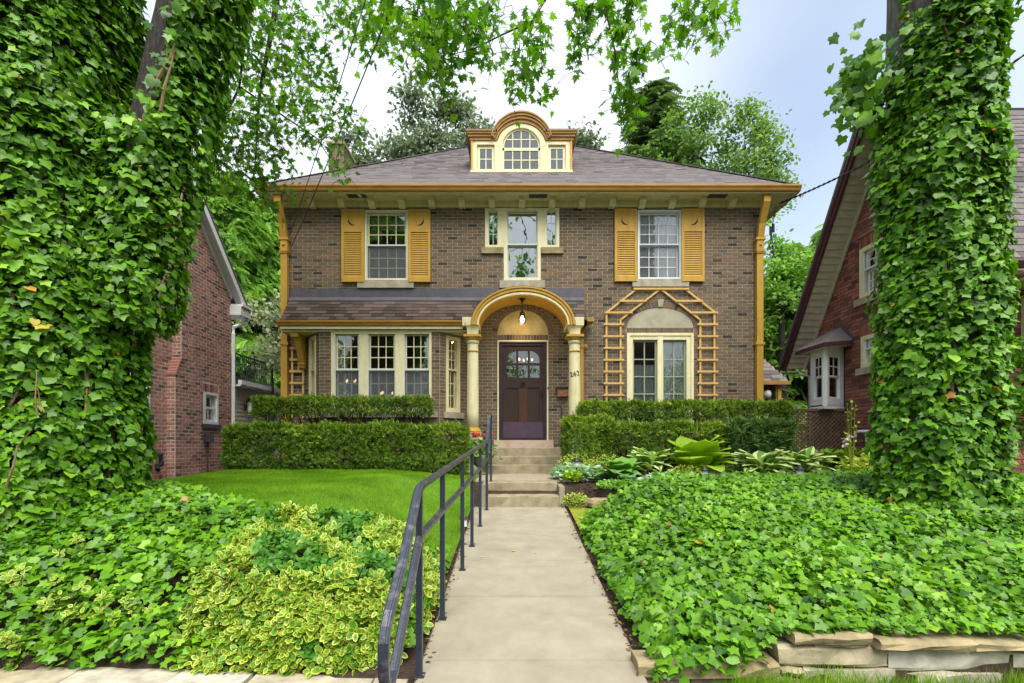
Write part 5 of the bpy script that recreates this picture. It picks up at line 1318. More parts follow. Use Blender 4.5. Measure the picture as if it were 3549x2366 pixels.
# ------------------------------------------------------------------ cables
def cable(name, label, pts, r, twist=0):
    pts = [Vector(p) for p in pts]; t = thing(name, label, 'cable', pts[-1], 'overhead cables')
    out = []
    for i in range(len(pts) - 1):
        L_ = (pts[i + 1] - pts[i]).length
        for k in range(24): 
            f = k / 24; out.append(pts[i].lerp(pts[i + 1], f) - Vector((0, 0, .045 * L_ * 4 * f * (1 - f) * .3)))
    out.append(pts[-1])
    if twist:
        for ph in (0, math.pi):
            q = []
            for i in range(len(out) - 1):
                for k in range(4):
                    p_ = out[i].lerp(out[i + 1], k / 4); a = (i * 4 + k) * .55 + ph; q.append(p_ + Vector((0, math.cos(a), math.sin(a))) * r)
            MB().tube(q, r, 5).build('strand', 'black_iron', t)
    else: MB().tube(out, r, 6).build('strand', 'black_iron', t)
cable('service_cable', 'thin overhead cable running down to the left house corner, upper one', [P(1480, -700, 5.0), P(1004, 815, 10.93)], .007)
cable('service_cable', 'thin overhead cable crossing the chimney to the left house corner, lower one', [P(1720, -900, 5.0), P(1012, 850, 10.93)], .009)
cable('power_cable', 'twisted black power cable from right eave corner past the ivy trunk', [P(3900, -60, 7.0), P(3549, 190, 7.6), P(2985, 575, 9.2), P(2700, 705, 10.75)], .012, 1)
sw = thing('cable_splice', 'black cable splice hanging in a loop under the right eave corner', 'cable', P(2680, 720, 10.8))
c0 = P(2688, 715, 10.8); 
m = MB(); m.tube([c0, P(2682, 760, 10.85), P(2672, 800, 10.88), P(2668, 860, 10.9), P(2676, 872, 10.9), P(2668, 884, 10.9), P(2650, 878, 10.92), P(2642, 850, 10.95)], .008, 6); m.tube([c0, P(2676, 770, 10.85), P(2670, 840, 10.9), P(2660, 880, 10.9), P(2644, 860, 10.95)], .006, 6)
m.build('loop', 'black_iron', sw)
for px, py in ((2671, 800), (2680, 790)): p = P(px, py, 10.84); MB().tube([p + Vector((0, 0, .09)), p - Vector((0, 0, .09))], .03, 8).build('splice_body', 'black_iron', sw)

# ------------------------------------------------------------------ handrails
rail = thing('handrail', 'dark blue-black steel handrail along the left edge of the walk', 'handrail', (-.5, 2.81, -1.32))
def rx(y): return -.53 + .0444 * (y - 2.81) + (.02 if y < 2.5 else 0)
top_ = [(2.215, -1.03), (2.16, -1.055), (2.11, -1.04), (2.08, -.99), (2.07, -.92), (2.075, -.84), (2.10, -.785), (2.15, -.735), (2.40, -.547), (2.75, -.283), (2.81, -.245), (2.9, -.234), (3.52, -.19), (4.5, -.12), (5.2, -.07), (5.99, -.02), (6.83, .05), (7.25, .43), (7.5, .44)]
mid_ = [(2.22, -1.03), (2.81, -.526), (3.52, -.47), (4.5, -.40), (5.2, -.345), (5.99, -.285), (6.83, -.20), (7.25, .08)]
def railpath(pts, w, h, name, m):
    q = MB(); V = []; k = len(pts)
    prof = [(-.5, -.5), (.5, -.5), (.5, .3), (.34, .5), (.22, .5), (.18, .62), (-.18, .62), (-.22, .5), (-.34, .5), (-.5, .3)]; c = len(prof)
    for i, (y, z) in enumerate(pts):
        t = Vector((0, pts[min(i + 1, k - 1)][0] - pts[max(i - 1, 0)][0], pts[min(i + 1, k - 1)][1] - pts[max(i - 1, 0)][1])).normalized(); nn_ = Vector((0, -t.z, t.y))
        for a, b in prof: V.append(Vector((rx(y) + a * w, y, z)) + nn_ * b * h)
    q.add(V, [(i * c + a, i * c + (a + 1) % c, (i + 1) * c + (a + 1) % c, (i + 1) * c + a) for i in range(k - 1) for a in range(c)] + [tuple(range(c))[::-1], tuple(range((k - 1) * c, k * c))])
    return q.build(name, m, rail)
railpath(top_, .046, .030, 'top_rail', 'rail_top'); railpath(mid_, .042, .028, 'middle_rail', 'rail_top')
for y, zt in ((2.81, -.255), (3.52, -.205), (4.5, -.135), (5.2, -.085), (5.99, -.035), (6.83, .035), (7.5, .425)):
    zb = float(walk_z(y)) if y < 7 else -.565; x = rx(y)
    q = MB().box(x - .017, x + .017, y - .017, y + .017, zb - .05, zt); q.box(x - .03, x + .03, y - .03, y + .03, zb - .01, zb + .006); q.build('post', 'rail_paint', rail)
x = rx(2.1)
MB().box(x - .02, x + .02, 2.13, 2.17, -1.95, -1.06).build('post', 'rail_paint', rail)
r2 = thing('handrail', 'short black iron handrail beside the right-hand hedge at the porch steps', 'handrail', (1.0, 9.6, -.4))
q = MB(); q.bar((1.0, 9.62, -.4), (1.0, 9.62, .36), .03); q.build('post', 'black_iron', r2); MB().bar((1.03, 10.25, -.1), (1.03, 10.25, .75), .03).build('post', 'black_iron', r2)
MB().bar((.985, 9.5, .34), (1.03, 10.25, .76), .04, .02).build('top_rail', 'black_iron', r2)

# ------------------------------------------------------------------ retaining walls of stacked stone
def stone(x0, x1, z0, z1, y0, y1, parent, tn):
    nx = max(3, int((x1 - x0) / .12)); V, F = [], []
    b = .010
    for i in range(nx + 1):
        x = x0 + (x1 - x0) * i / nx; e = b if i in (0, nx) else 0
        pr = [(y0 + .012 + e, z0), (y0 + e, z0 + .015), (y0 + e, z1 - .018), (y0 + .02 + e, z1), (y1, z1), (y1, z0)]
        for k, (yy, zz) in enumerate(pr):
            V.append((x + random.uniform(-.006, .006), yy + (random.uniform(-.014, .014) if k < 4 else 0), zz + (random.uniform(-.006, .006) if k in (0, 2, 3, 4) else 0)))
    for i in range(nx):
        for c in range(6): d = (c + 1) % 6; F.append((i * 6 + c, i * 6 + d, i * 6 + 6 + d, i * 6 + 6 + c))
    F += [tuple(range(6))[::-1], tuple(range(nx * 6, nx * 6 + 6))]
    MB().add(V, F, tn).build('stone', 'wall_stone', parent)
rwall = thing('stone_retaining_wall', 'stacked limestone retaining wall below the right ivy bank', 'wall', (2.4, 2.85, -1.5))
WY = 2.84
def sx(c): return X(2100 + .616 * c, WY)
def sz(c): return Z(1500 + .616 * c, WY)
for a, b, c, d, yo, t in ((178, 962, 1282, 1368, -.05, .25), (-20 + 215, 478, 1374, 1440, 0, .5), (484, 1112, 1372, 1450, 0, .45), (975, 1590, 1200, 1314, 0, .55), (985, 1108, 1322, 1358, -.02, .5), (1045, 1478, 1124, 1180, -.05, .35), (1175, 1482, 1182, 1196, -.01, .3),
                         (1596, 2284, 1216, 1338, .01, .95), (1508, 2048, 1152, 1212, -.06, .3), (2054, 2600, 1160, 1214, -.05, .35), (2120, 2600, 1217, 1246, .0, .5), (2290, 2760, 1250, 1350, .01, .9), (1116, 1640, 1320, 1440, 0, .75), (1646, 2300, 1344, 1460, 0, .8), (2306, 2900, 1355, 1470, 0, .7), (2605, 3300, 1160, 1245, -.04, .4), (2765, 3300, 1250, 1350, 0, .8), (2905, 3500, 1356, 1470, 0, .6)):
    stone(sx(a), sx(b), sz(d), sz(c), WY + yo, WY + .15, rwall, t)
MB().box(sx(200), sx(3500), WY + .05, WY + .14, -1.75, sz(1345)).build('wall_core', 'soil', rwall)
lwall = thing('stone_retaining_wall', 'row of flat limestone cap slabs along the foot of the left ivy bank', 'wall', (-1.8, 2.85, -1.5))
zc_ = -1.372
for a, b, t in ((-500, 78, .5), (83, 242, .6), (246, 596, .8), (604, 866, .95), (884, 1300, .7), (1306, 1420, .6)):
    stone(X(a, 2.9), X(b, 2.9), zc_ - .07, zc_ + random.uniform(-.008, .008), 2.74, 3.02, lwall, t)
    stone(X(a - 40, 2.9), X(b - 46, 2.9), zc_ - .3, zc_ - .076, 2.79, 3.0, lwall, .5)
n = 5200; gx = rng.uniform(1.15, 4.2, n); gy = 2.79 - np.abs(rng.normal(0, .11, n)); kk = (wob(gx, 0, 0, 2.4) > -.15) | (gx > 2.0); gx, gy = gx[kk], gy[kk]
hh = rng.uniform(.05, .17, len(gx)) * (1 + .35 * wob(gx, gy, 0, 3.0))
blades(gx, gy, G(gx, gy) - .03, hh, .004, 'grass_blades', 'grass', lean=.9, kind='stuff', label='tufts of light green grass along the foot of the right stone wall', cat='grass')

# ------------------------------------------------------------------ vegetation
def rv(n): return nrmz(rng.normal(size=(n, 3)))
UP = np.array([0, 0, 1.0])
def stems(m, pts_list, r0=.01, name='stem', mt='twig', parent=None, sides=5):
    q = MB()
    for pts in pts_list: q.tube(pts, [r0 * (1 - .6 * i / max(1, len(pts) - 1)) for i in range(len(pts))], sides)
    return q.build(name, mt, parent)

def ground_ivy(label, x0, x1, y0, bound, dens, seed_off, skip=None):
    area = (x1 - x0) * 4.2; n = int(dens * area)
    x = rng.uniform(x0, x1, n); y = rng.uniform(y0, y0 + 4.2, n)
    edge = .18 * wob(x, y, 0, 3.1)
    k = y < bound(x) + edge
    if skip is not None: k &= ~skip(x, y)
    if x0 > 0: k &= ~((x > 1.48) & (y < 2.84))
    x, y = x[k], y[k]; n = len(x)
    z = np.maximum(G(x, np.maximum(y, 2.93)), -1.42) + rng.uniform(.01, .15, n) + .05 * wob(x, y, 0, 2.3) + .02
    if x0 > 0: z = np.where((x > 1.45) & (y < 3.15), np.maximum(z, -1.085 + rng.uniform(0, .05, n)), z)
    hang = y < 2.80; z[hang] -= (2.80 - y[hang]) * 1.6
    nrm = UP * .75 + np.array([0, -.38, 0]) + rv(n) * .52
    tip = np.column_stack([rng.normal(0, .8, n), rng.normal(-.55, .6, n), rng.normal(-.25, .25, n)])
    side = np.minimum(np.abs(x - x0), np.abs(x - x1))
    # leaves on the flank towards the walk lean over it
    fl = (np.abs(x) < 1.05)
    nrm[fl] += np.column_stack([-np.sign(x[fl]) * .6, 0 * x[fl], 0 * x[fl]])
    sc = np.where(rng.random(n) < .35, rng.uniform(.026, .046, n), rng.uniform(.043, .082, n))
    tone = np.clip(.50 + .20 * wob(x, y, 0, 1.6) + rng.normal(0, .16, n), 0, .96); old = rng.random(n) < .004; tone[old] = rng.uniform(.975, 1, old.sum())
    dark = rng.random(n) < .16; tone[dark] = rng.uniform(0, .2, dark.sum())
    b = rng.integers(0, 4, n); parts = [leaf_np(IVY[i], np.column_stack([x, y, z])[b == i], tip[b == i], nrm[b == i], sc[b == i], tone[b == i]) for i in range(4)]
    return place('ground_ivy', np_mesh('ground_ivy', *join_np(parts), 'ground_ivy'), label=label, cat='ivy', kind='stuff')
BUSH = (-1.33, 3.66, .82, .80)
def bush_r(x, y): return np.hypot((x - BUSH[0]) / BUSH[2], (y - BUSH[1]) / BUSH[3])
ground_ivy('dense green ivy covering the bank between the walk and right tree', .80, 7.4, 2.76, RB, 1450, 0)
ground_ivy('dense green ivy covering the bank under the left tree', -6.6, -.60, 2.97, lambda x: LB(x) - .05, 1420, 1, skip=lambda x, y: bush_r(x, y) < .5)

# ---- the two ivy-clad street trees
def ivy_on(axis_fn, rad_fn, z0, z1, n, phi0, phi1, bare=None, out=.16):
    """Leaf placement on a stem: axis_fn(z) -> (x, y), rad_fn(z, phi)."""
    z = rng.uniform(z0, z1, n); ph = rng.uniform(phi0, phi1, n)
    ax = np.array([axis_fn(q) for q in z]); r = np.array([rad_fn(a, b) for a, b in zip(z, ph)])
    lump = .07 * wob(ph * 2.2, z * 1.1, 0, 1.7) + .05 * wob(ph * 5, z * 3, 1, 1.3)
    d = rng.beta(2.2, 1.4, n)
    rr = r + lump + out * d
    o = np.column_stack([np.cos(ph), np.sin(ph), 0 * ph])
    pos = np.column_stack([ax + o[:, :2] * rr[:, None], z])
    k = np.ones(n, bool)
    if bare is not None: k = ~bare(pos, ph)
    pos, o, d = pos[k], o[k], d[k]; n = len(pos)
    nrm = o * .8 + UP * .4 + rv(n) * .55
    tip = -UP * .75 + o * .35 + rv(n) * .62
    sc = np.where(rng.random(n) < .35, rng.uniform(.03, .055, n), rng.uniform(.052, .099, n))
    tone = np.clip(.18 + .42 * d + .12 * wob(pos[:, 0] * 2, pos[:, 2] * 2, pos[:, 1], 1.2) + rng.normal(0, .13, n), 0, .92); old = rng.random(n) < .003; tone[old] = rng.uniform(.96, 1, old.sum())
    return pos, tip, nrm, sc, tone, d
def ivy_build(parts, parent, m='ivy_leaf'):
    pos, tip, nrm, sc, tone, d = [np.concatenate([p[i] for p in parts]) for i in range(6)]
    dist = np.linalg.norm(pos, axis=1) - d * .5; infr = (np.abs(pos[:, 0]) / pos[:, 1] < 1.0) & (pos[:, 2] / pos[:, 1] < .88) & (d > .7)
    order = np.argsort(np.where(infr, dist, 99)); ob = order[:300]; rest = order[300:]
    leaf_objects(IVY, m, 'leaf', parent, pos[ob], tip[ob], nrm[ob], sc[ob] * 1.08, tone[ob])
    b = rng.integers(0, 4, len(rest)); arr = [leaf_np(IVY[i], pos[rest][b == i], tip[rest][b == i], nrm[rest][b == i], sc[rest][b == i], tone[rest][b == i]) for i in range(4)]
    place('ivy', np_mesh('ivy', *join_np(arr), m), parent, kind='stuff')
def trunk_mesh(axis_fn, rad_fn, z0, z1, name, m, parent, nz=40, na=28):
    V, F = [], []
    for i in range(nz + 1):
        z = z0 + (z1 - z0) * i / nz; ax = axis_fn(z)
        for k in range(na):
            a = 2 * math.pi * k / na; r = rad_fn(z, a) * (1 + .035 * math.sin(7 * a + z * 1.3) + .02 * math.sin(13 * a - z * 2.1))
            V.append((ax[0] + r * math.cos(a), ax[1] + r * math.sin(a), z))
    for i in range(nz):
        for k in range(na): q = (k + 1) % na; F.append((i * na + k, i * na + q, (i + 1) * na + q, (i + 1) * na + k))
    return MB().add(V, F).build(name, m, parent, sm=True)

# right tree
RTX, RTY = .862 * 5.2, 5.2
rt = thing('ivy_covered_tree', 'thick grey trunk wrapped in ivy on the bank at the right', 'tree', (RTX, RTY, -.55))
r_ax = lambda z: (RTX + .02 * math.sin(z), RTY)
r_rd = lambda z, p: .40 + .03 * math.exp(-(z + .5) * 1.5)
trunk_mesh(r_ax, r_rd, -.8, 8.0, 'trunk', 'bark_grey', rt)
def r_bare(pos, ph):
    px = CX + FOC * pos[:, 0] / pos[:, 1]; py = HY - FOC * pos[:, 2] / pos[:, 1]
    e = 30 * wob(px * .02, py * .02, 0, 1.0)
    return ((px < 3125 + e - np.maximum(0, py - 150) * .35) & (py < 290) & (py > -400)) | ((np.abs(px - 3190 - e) < 45) & (py < 30))
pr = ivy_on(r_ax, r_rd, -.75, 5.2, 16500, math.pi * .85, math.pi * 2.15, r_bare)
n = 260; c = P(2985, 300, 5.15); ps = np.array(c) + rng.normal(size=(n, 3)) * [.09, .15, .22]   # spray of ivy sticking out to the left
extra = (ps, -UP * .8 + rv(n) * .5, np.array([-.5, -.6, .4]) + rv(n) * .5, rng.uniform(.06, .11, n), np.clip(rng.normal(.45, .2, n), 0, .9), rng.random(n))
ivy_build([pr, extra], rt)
# left tree: broad trunk, bare dark stem and a second ivy-clad leader
LTX, LTY = -4.55, 4.65
lt = thing('ivy_covered_tree', 'broad double-stemmed ivy-covered maple at the left with branches reaching over the yard', 'tree', (LTX, LTY, -.6))
l_ax = lambda z: (LTX, LTY)
l_rd = lambda z, p: .69 + .06 * math.exp(-(z + .6) * 1.2) + .07 * math.exp(-((z - 1.6) / 1.0) ** 2) - .02 * max(0, min(1, (z - 2.6) / 1.4))
trunk_mesh(l_ax, l_rd, -.9, 8.0, 'trunk', 'bark', lt)
def s_ax(z):      # second leader leaning right
    t = (z - 1.6) / 2.9; return (-3.72 + .62 * t, 4.75 + .05 * t)
s_rd = lambda z, p: .25
trunk_mesh(s_ax, s_rd, 1.3, 8.5, 'leader', 'bark', lt)
def s_bare(pos, ph):
    px = CX + FOC * pos[:, 0] / pos[:, 1]; py = HY - FOC * pos[:, 2] / pos[:, 1]
    e = 10 * wob(px * .05, py * .03, 0, 1.0)
    return (py < 395) & (px < 598 + e - py * .06) & (pos[:, 1] < 5.2)
def l_bare(pos, ph):
    px = CX + FOC * pos[:, 0] / pos[:, 1]; py = HY - FOC * pos[:, 2] / pos[:, 1]
    return (py < 380) & (px > 552 - py * .02 + 12 * np.sin(py * .05))
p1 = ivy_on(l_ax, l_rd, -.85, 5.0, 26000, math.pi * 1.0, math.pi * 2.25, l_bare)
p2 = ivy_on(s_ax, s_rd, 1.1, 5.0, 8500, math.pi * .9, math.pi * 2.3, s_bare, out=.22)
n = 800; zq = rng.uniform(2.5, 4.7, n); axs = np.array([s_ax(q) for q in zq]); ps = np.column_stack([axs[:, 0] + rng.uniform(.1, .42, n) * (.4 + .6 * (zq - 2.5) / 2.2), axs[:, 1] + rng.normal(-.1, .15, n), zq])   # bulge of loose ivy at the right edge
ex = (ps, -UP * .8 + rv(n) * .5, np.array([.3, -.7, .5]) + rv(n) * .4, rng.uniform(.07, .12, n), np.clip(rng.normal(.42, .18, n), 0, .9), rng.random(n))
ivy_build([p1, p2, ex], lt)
def vine(pts, r): return stems(None, [[P(a, b, c) for a, b, c in pts]], r, 'vine_stem', 'vine_stem', lt)
vine([(530, 310, 4.42), (565, 240, 4.4), (590, 200, 4.4), (605, 150, 4.4)], .018); vine([(557, 385, 4.4), (570, 300, 4.38), (592, 230, 4.4), (606, 160, 4.42)], .015)
vine([(20, 1690, 3.60), (45, 1620, 3.58), (60, 1550, 3.6), (100, 1500, 3.55)], .010); vine([(130, 1440, 3.6), (122, 1380, 3.58), (128, 1290, 3.6)], .008); vine([(155, 1430, 3.6), (140, 1400, 3.6), (130, 1340, 3.58)], .007)

def climbers(axis_fn, rad_fn, z0, z1, k, parent, phi0, phi1):
    out = []
    for i in range(k):
        p = random.uniform(phi0, phi1); pts = []; z = z0
        while z < z1:
            a = axis_fn(z); r = rad_fn(z, p) + random.uniform(.02, .09); pts.append(Vector((a[0] + r * math.cos(p), a[1] + r * math.sin(p), z))); z += random.uniform(.15, .3); p += random.uniform(-.13, .13)
        out.append(pts)
    stems(None, out, .014, 'vine_stem', 'vine_stem', parent, 6)
climbers(r_ax, r_rd, -.7, 5.2, 5, rt, math.pi * 1.0, math.pi * 2.0); climbers(l_ax, l_rd, -.7, 5.0, 6, lt, math.pi * 1.2, math.pi * 2.1)
# ---- maple branches over the yard (part of the left tree)
CL_ = [(740,60,90,80,8),(860,80,110,90,8),(980,60,110,80,8),(1060,120,80,60,8),(760,200,80,80,8),(880,230,100,80,8),(1000,220,90,80,8),(1100,250,60,50,8),(740,330,60,80,8),(830,380,90,80,8),(950,360,90,80,8),(1060,340,70,60,8),(1170,340,50,50,8),(1200,400,40,30,8),(760,470,70,70,8.3),(860,500,90,70,8.3),(960,480,70,60,8.3),(1060,450,60,50,8),(1120,430,50,40,8),(1150,500,40,40,8),(800,580,70,60,8.5),(900,590,80,60,8.5),(980,560,40,40,8.5),(760,640,60,50,8.5),(860,660,70,40,8.5),(940,650,40,40,8.5),(1180,560,40,35,8),(1165,600,40,20,8),(720,560,40,60,8.5),(905,700,40,30,8.5),
(1180,40,60,60,7.4),(1260,50,80,60,7.4),(1350,50,80,60,7.4),(1440,60,80,60,7.2),(1530,50,80,60,7.2),(1620,50,80,50,7.2),(1710,50,60,40,7.2),(1200,110,60,40,7.4),(1300,130,60,40,7.4),(1400,120,60,40,7.2),(1500,150,60,60,7.2),(1560,110,60,50,7.2),(1640,110,60,40,7.2),(1480,230,50,50,7.2),(1530,262,40,40,7.2),(1560,220,40,40,7.2),(1530,292,30,18,7.2),(1620,170,50,28,7),(1700,180,50,25,7),(1850,110,50,55,7),(1870,170,36,20,7),(1790,240,40,30,7),(1865,288,60,22,7),(1800,275,40,26,7),
(2030,40,60,40,6.6),(2110,20,80,40,6.6),(2180,40,60,40,6.6),(2010,165,45,34,6.6),(2010,130,28,18,6.6),(2140,150,36,30,6.6),(2150,100,30,30,6.6),(2190,230,50,46,6.6),(2210,255,40,28,6.6),(2150,330,20,18,6.6),(2160,355,42,40,6.6),(2182,405,36,36,6.6),(2370,85,50,45,6.6),(2345,40,30,30,6.6),(2460,40,60,40,6.6),(2522,90,36,28,6.6)]
pos, tw = [], []
for cx_, cy_, a_, b_, yy in CL_:
    n = int(a_ * b_ / (52 if cx_ < 1020 else 60 if cx_ < 1250 else 54)) + 7; Yc = yy + random.uniform(-.5, .5)
    c = np.array(P(cx_, cy_, Yc)); q = rng.normal(size=(n, 3)) * np.array([a_ * .58 / FOC * Yc, .28, b_ * .40 / FOC * Yc]) + c
    pos.append(q)
    ang = random.uniform(0, 2 * math.pi); root = c + np.array([.32 * math.cos(ang), .25 * math.sin(ang), .16 + b_ * .5 / FOC * Yc])
    nodes = [root]
    for k in np.argsort(np.linalg.norm(q - root, axis=1)):          # every leaf hangs from the nearest twig
        nd = np.array(nodes); dd = np.linalg.norm(nd - q[k], axis=1); s0 = nd[np.argmin(dd)]; e = q[k]
        mid = (s0 + e) / 2 + np.array([0, 0, .12 * dd.min()]); tw.append([Vector(s0), Vector(mid), Vector(e)]); nodes += [mid, e]
pos = np.concatenate(pos); n = len(pos)
tip = -UP * .6 + rv(n) * .9; nrm = UP * .75 + np.array([0, -.3, 0]) + rv(n) * .6
sc = rng.uniform(.07, .115, n) * np.where(CX + FOC * pos[:, 0] / pos[:, 1] > 1250, 1.25, 1.0); tone = np.clip(rng.normal(.52, .2, n) + .15 * wob(pos[:, 0], pos[:, 2], 0, 1.5), 0, 1)
order = np.argsort(pos[:, 1] + np.where(pos[:, 2] / pos[:, 1] > .9, 9, 0)); ob, rest = order[:300], order[300:]
br = MB()
for pts in tw: br.tube(pts, [.0045, .0035, .0025], 4, cap=False)
def limb(pts, r0, r1): 
    pts = [P(*p) for p in pts]; k = len(pts); br.tube(pts, [r0 + (r1 - r0) * i / (k - 1) for i in range(k)], 7)
limb([(700, -60, 4.8), (760, -350, 5.4), (900, -450, 6.6), (1000, -300, 7.8), (950, 60, 8.1), (900, 320, 8.3), (880, 620, 8.5)], .12, .008)
limb([(760, -350, 5.4), (1300, -500, 6.5), (1700, -330, 7.0), (2100, -260, 6.8), (2600, -200, 6.6)], .09, .02)
limb([(1700, -330, 7.0), (2090, -100, 6.8), (2105, 60, 6.6), (2130, 170, 6.6), (2148, 330, 6.6), (2170, 430, 6.6)], .02, .004)
limb([(1800, -300, 7.0), (1890, 0, 7.0), (1850, 70, 7.0), (1740, 120, 7.1), (1640, 170, 7.1), (1560, 190, 7.2)], .022, .005)
limb([(1850, 70, 7.0), (1830, 150, 7.0), (1826, 240, 7.0)], .008, .003); limb([(1500, -250, 7.0), (1490, 40, 7.2), (1500, 170, 7.2), (1530, 270, 7.2)], .016, .004)
limb([(820, -100, 7.6), (850, 120, 8.0), (830, 300, 8.2), (950, 380, 8.3), (1100, 480, 8.2), (1150, 560, 8.1)], .03, .005); limb([(830, 300, 8.2), (760, 450, 8.4), (770, 640, 8.5)], .02, .005)
limb([(2300, -200, 6.7), (2360, 20, 6.6), (2375, 100, 6.6)], .012, .003); limb([(2400, -200, 6.7), (2460, 10, 6.6), (2520, 90, 6.6)], .012, .003); limb([(1980, -150, 6.7), (2008, 40, 6.6), (2010, 170, 6.6)], .010, .003)
brn = br.build('branch', 'twig', lt)
leaf_objects(MAPLE, 'maple_leaf', 'leaf', lt, pos[ob], tip[ob], nrm[ob], sc[ob], tone[ob])
b = rng.integers(0, 2, len(rest)); arr = [leaf_np(MAPLE[i], pos[rest][b == i], tip[rest][b == i], nrm[rest][b == i], sc[rest][b == i], tone[rest][b == i]) for i in range(2)]
place('crown', np_mesh('crown', *join_np(arr), 'maple_leaf'), lt, kind='stuff')

# ---- variegated euonymus
def rosettes(cent, axis, per, s0, s1, tone_c, spread=.8):
    """per leaves round each shoot tip, in two whorls."""
    n = len(cent); ax = nrmz(axis); ref = nrmz(np.cross(ax, rv(n))); bi = np.cross(ax, ref); P_, T_, N_, S_, C_ = [], [], [], [], []
    for k in range(per):
        a = 2 * np.pi * k / per * 2.0 + (.5 if k >= per / 2 else 0) + rng.normal(0, .25, n); h = 0 if k < per / 2 else 1
        rad = ref * np.cos(a)[:, None] + bi * np.sin(a)[:, None]
        t = rad * spread + ax * (.55 if h else .15) + rv(n) * .18
        P_.append(cent + ax * (.028 * h) + rad * .006); T_.append(t); N_.append(ax * .9 - rad * .25 + rv(n) * .25); S_.append(rng.uniform(s0, s1, n) * (.75 if h else 1)); C_.append(np.clip(tone_c + rng.normal(0, .06, n), 0, .5))
    return [np.concatenate(v) for v in (P_, T_, N_, S_, C_)]
eu = thing('euonymus_bush', 'yellow-edged variegated euonymus bush beside the near end of the handrail', 'bush', (BUSH[0], BUSH[1], -1.1))
n = 1300; a = rng.uniform(0, 2 * np.pi, n); r = np.sqrt(rng.uniform(0, 1, n)) * 1.02
x = BUSH[0] + BUSH[2] * r * np.cos(a); y = BUSH[1] + BUSH[3] * r * np.sin(a)
y = np.maximum(y, 2.97); x = np.minimum(x, -.60)
h = .40 * np.power(np.clip(1 - r ** 3, 0, 1), .6) * (1 + .42 * wob(x, y, 0, 4.0))
lay = rng.random(n); front = (y < 3.2)
z = G(x, np.maximum(y, 2.93)) + .02 + h * np.where(lay < .7, 1.0, rng.uniform(.45, .95, n)) + rng.uniform(-.03, .04, n)
m_ = int(n * .35); xf = rng.uniform(BUSH[0] - .72, BUSH[0] + .66, m_); fr_ = rng.uniform(0, 1, m_)   # the face towards the street
yf = 2.95 + .20 * fr_ + .05 * wob(xf, fr_ * 2, 0, 5); zf = -1.37 + .52 * fr_ + rng.normal(0, .02, m_)
cent = np.concatenate([np.column_stack([x, y, z]), np.column_stack([xf, yf, zf])]); nn = len(cent)
axis = np.column_stack([(cent[:, 0] - BUSH[0]) * .5, (cent[:, 1] - BUSH[1]) * .5 - .45, np.full(nn, .75)]) + rv(nn) * .6
patch = wob(cent[:, 0] * 3, cent[:, 1] * 3, cent[:, 2] * 3, 1.5); green = (patch > .33) | (rng.random(nn) < .06)
va = rosettes(cent[~green], axis[~green], 6, .048, .074, .27); gr_ = rosettes(cent[green], axis[green], 6, .046, .070, .18)
dist = np.linalg.norm(va[0], axis=1) - va[0][:, 2] * .2; order = np.argsort(dist); ob, rest = order[:300], order[300:]
leaf_objects(EUONS, 'euonymus_leaf', 'leaf', eu, *[v[ob] for v in va])
Vg, Tg, tg = EUON; EUG = (Vg, Tg, tg * 0)
place('foliage', np_mesh('foliage', *join_np([leaf_np(EUONS[i], *[v[rest[i::3]] for v in va]) for i in range(3)] + [leaf_np(EUG, *gr_)]), 'euonymus_leaf'), eu, kind='stuff')
stems(None, [[(BUSH[0] + q, BUSH[1] + w_, -1.2), (BUSH[0] + 1.6 * q, BUSH[1] + 1.6 * w_, -.95), (BUSH[0] + 2.2 * q, BUSH[1] + 2.2 * w_, -.78)] for q, w_ in rng.uniform(-.3, .3, (26, 2))], .008, 'stem', 'twig', eu)
for i, (px, py, yy) in enumerate(((70, 2000, 3.4), (185, 2080, 3.25), (260, 2105, 3.2), (350, 2110, 3.2), (485, 2095, 3.25), (425, 2125, 3.2), (30, 2240, 3.0), (270, 1900, 3.7))):
    p = P(px, py, yy); t = thing('euonymus_sprig', ['pale variegated sprig poking out of the left ivy, uppermost at the frame edge', 'largest pale variegated sprig in the left ivy below the trunk', 'pale variegated sprig trailing right of the largest one in the left ivy', 'small pale sprig in the middle of the left ivy', 'pale sprig in the left ivy nearest the euonymus bush', 'tiny pale sprig low in the left ivy near the euonymus bush', 'pale variegated sprig in the bottom corner of the left ivy by the slabs', 'tiny faded sprig high in the left ivy under the trunk'][i], 'plant', (p.x, p.y, p.z - .15), 'euonymus sprigs growing through the left ivy')
    k = (4, 7, 5, 4, 4, 3, 8, 3)[i]; cc = np.array(p) + rng.normal(size=(k, 3)) * [.05, .03, .05]
    ro = rosettes(cc, np.tile([0, -.5, .8], (k, 1)) + rv(k) * .4, 7, .036, .055, .32)
    place('foliage', np_mesh('foliage', *leaf_np(EUON, *ro), 'euonymus_leaf'), t); stems(None, [[p - Vector((0, 0, .2)), Vector(q)] for q in cc], .004, 'stem', 'twig', t)

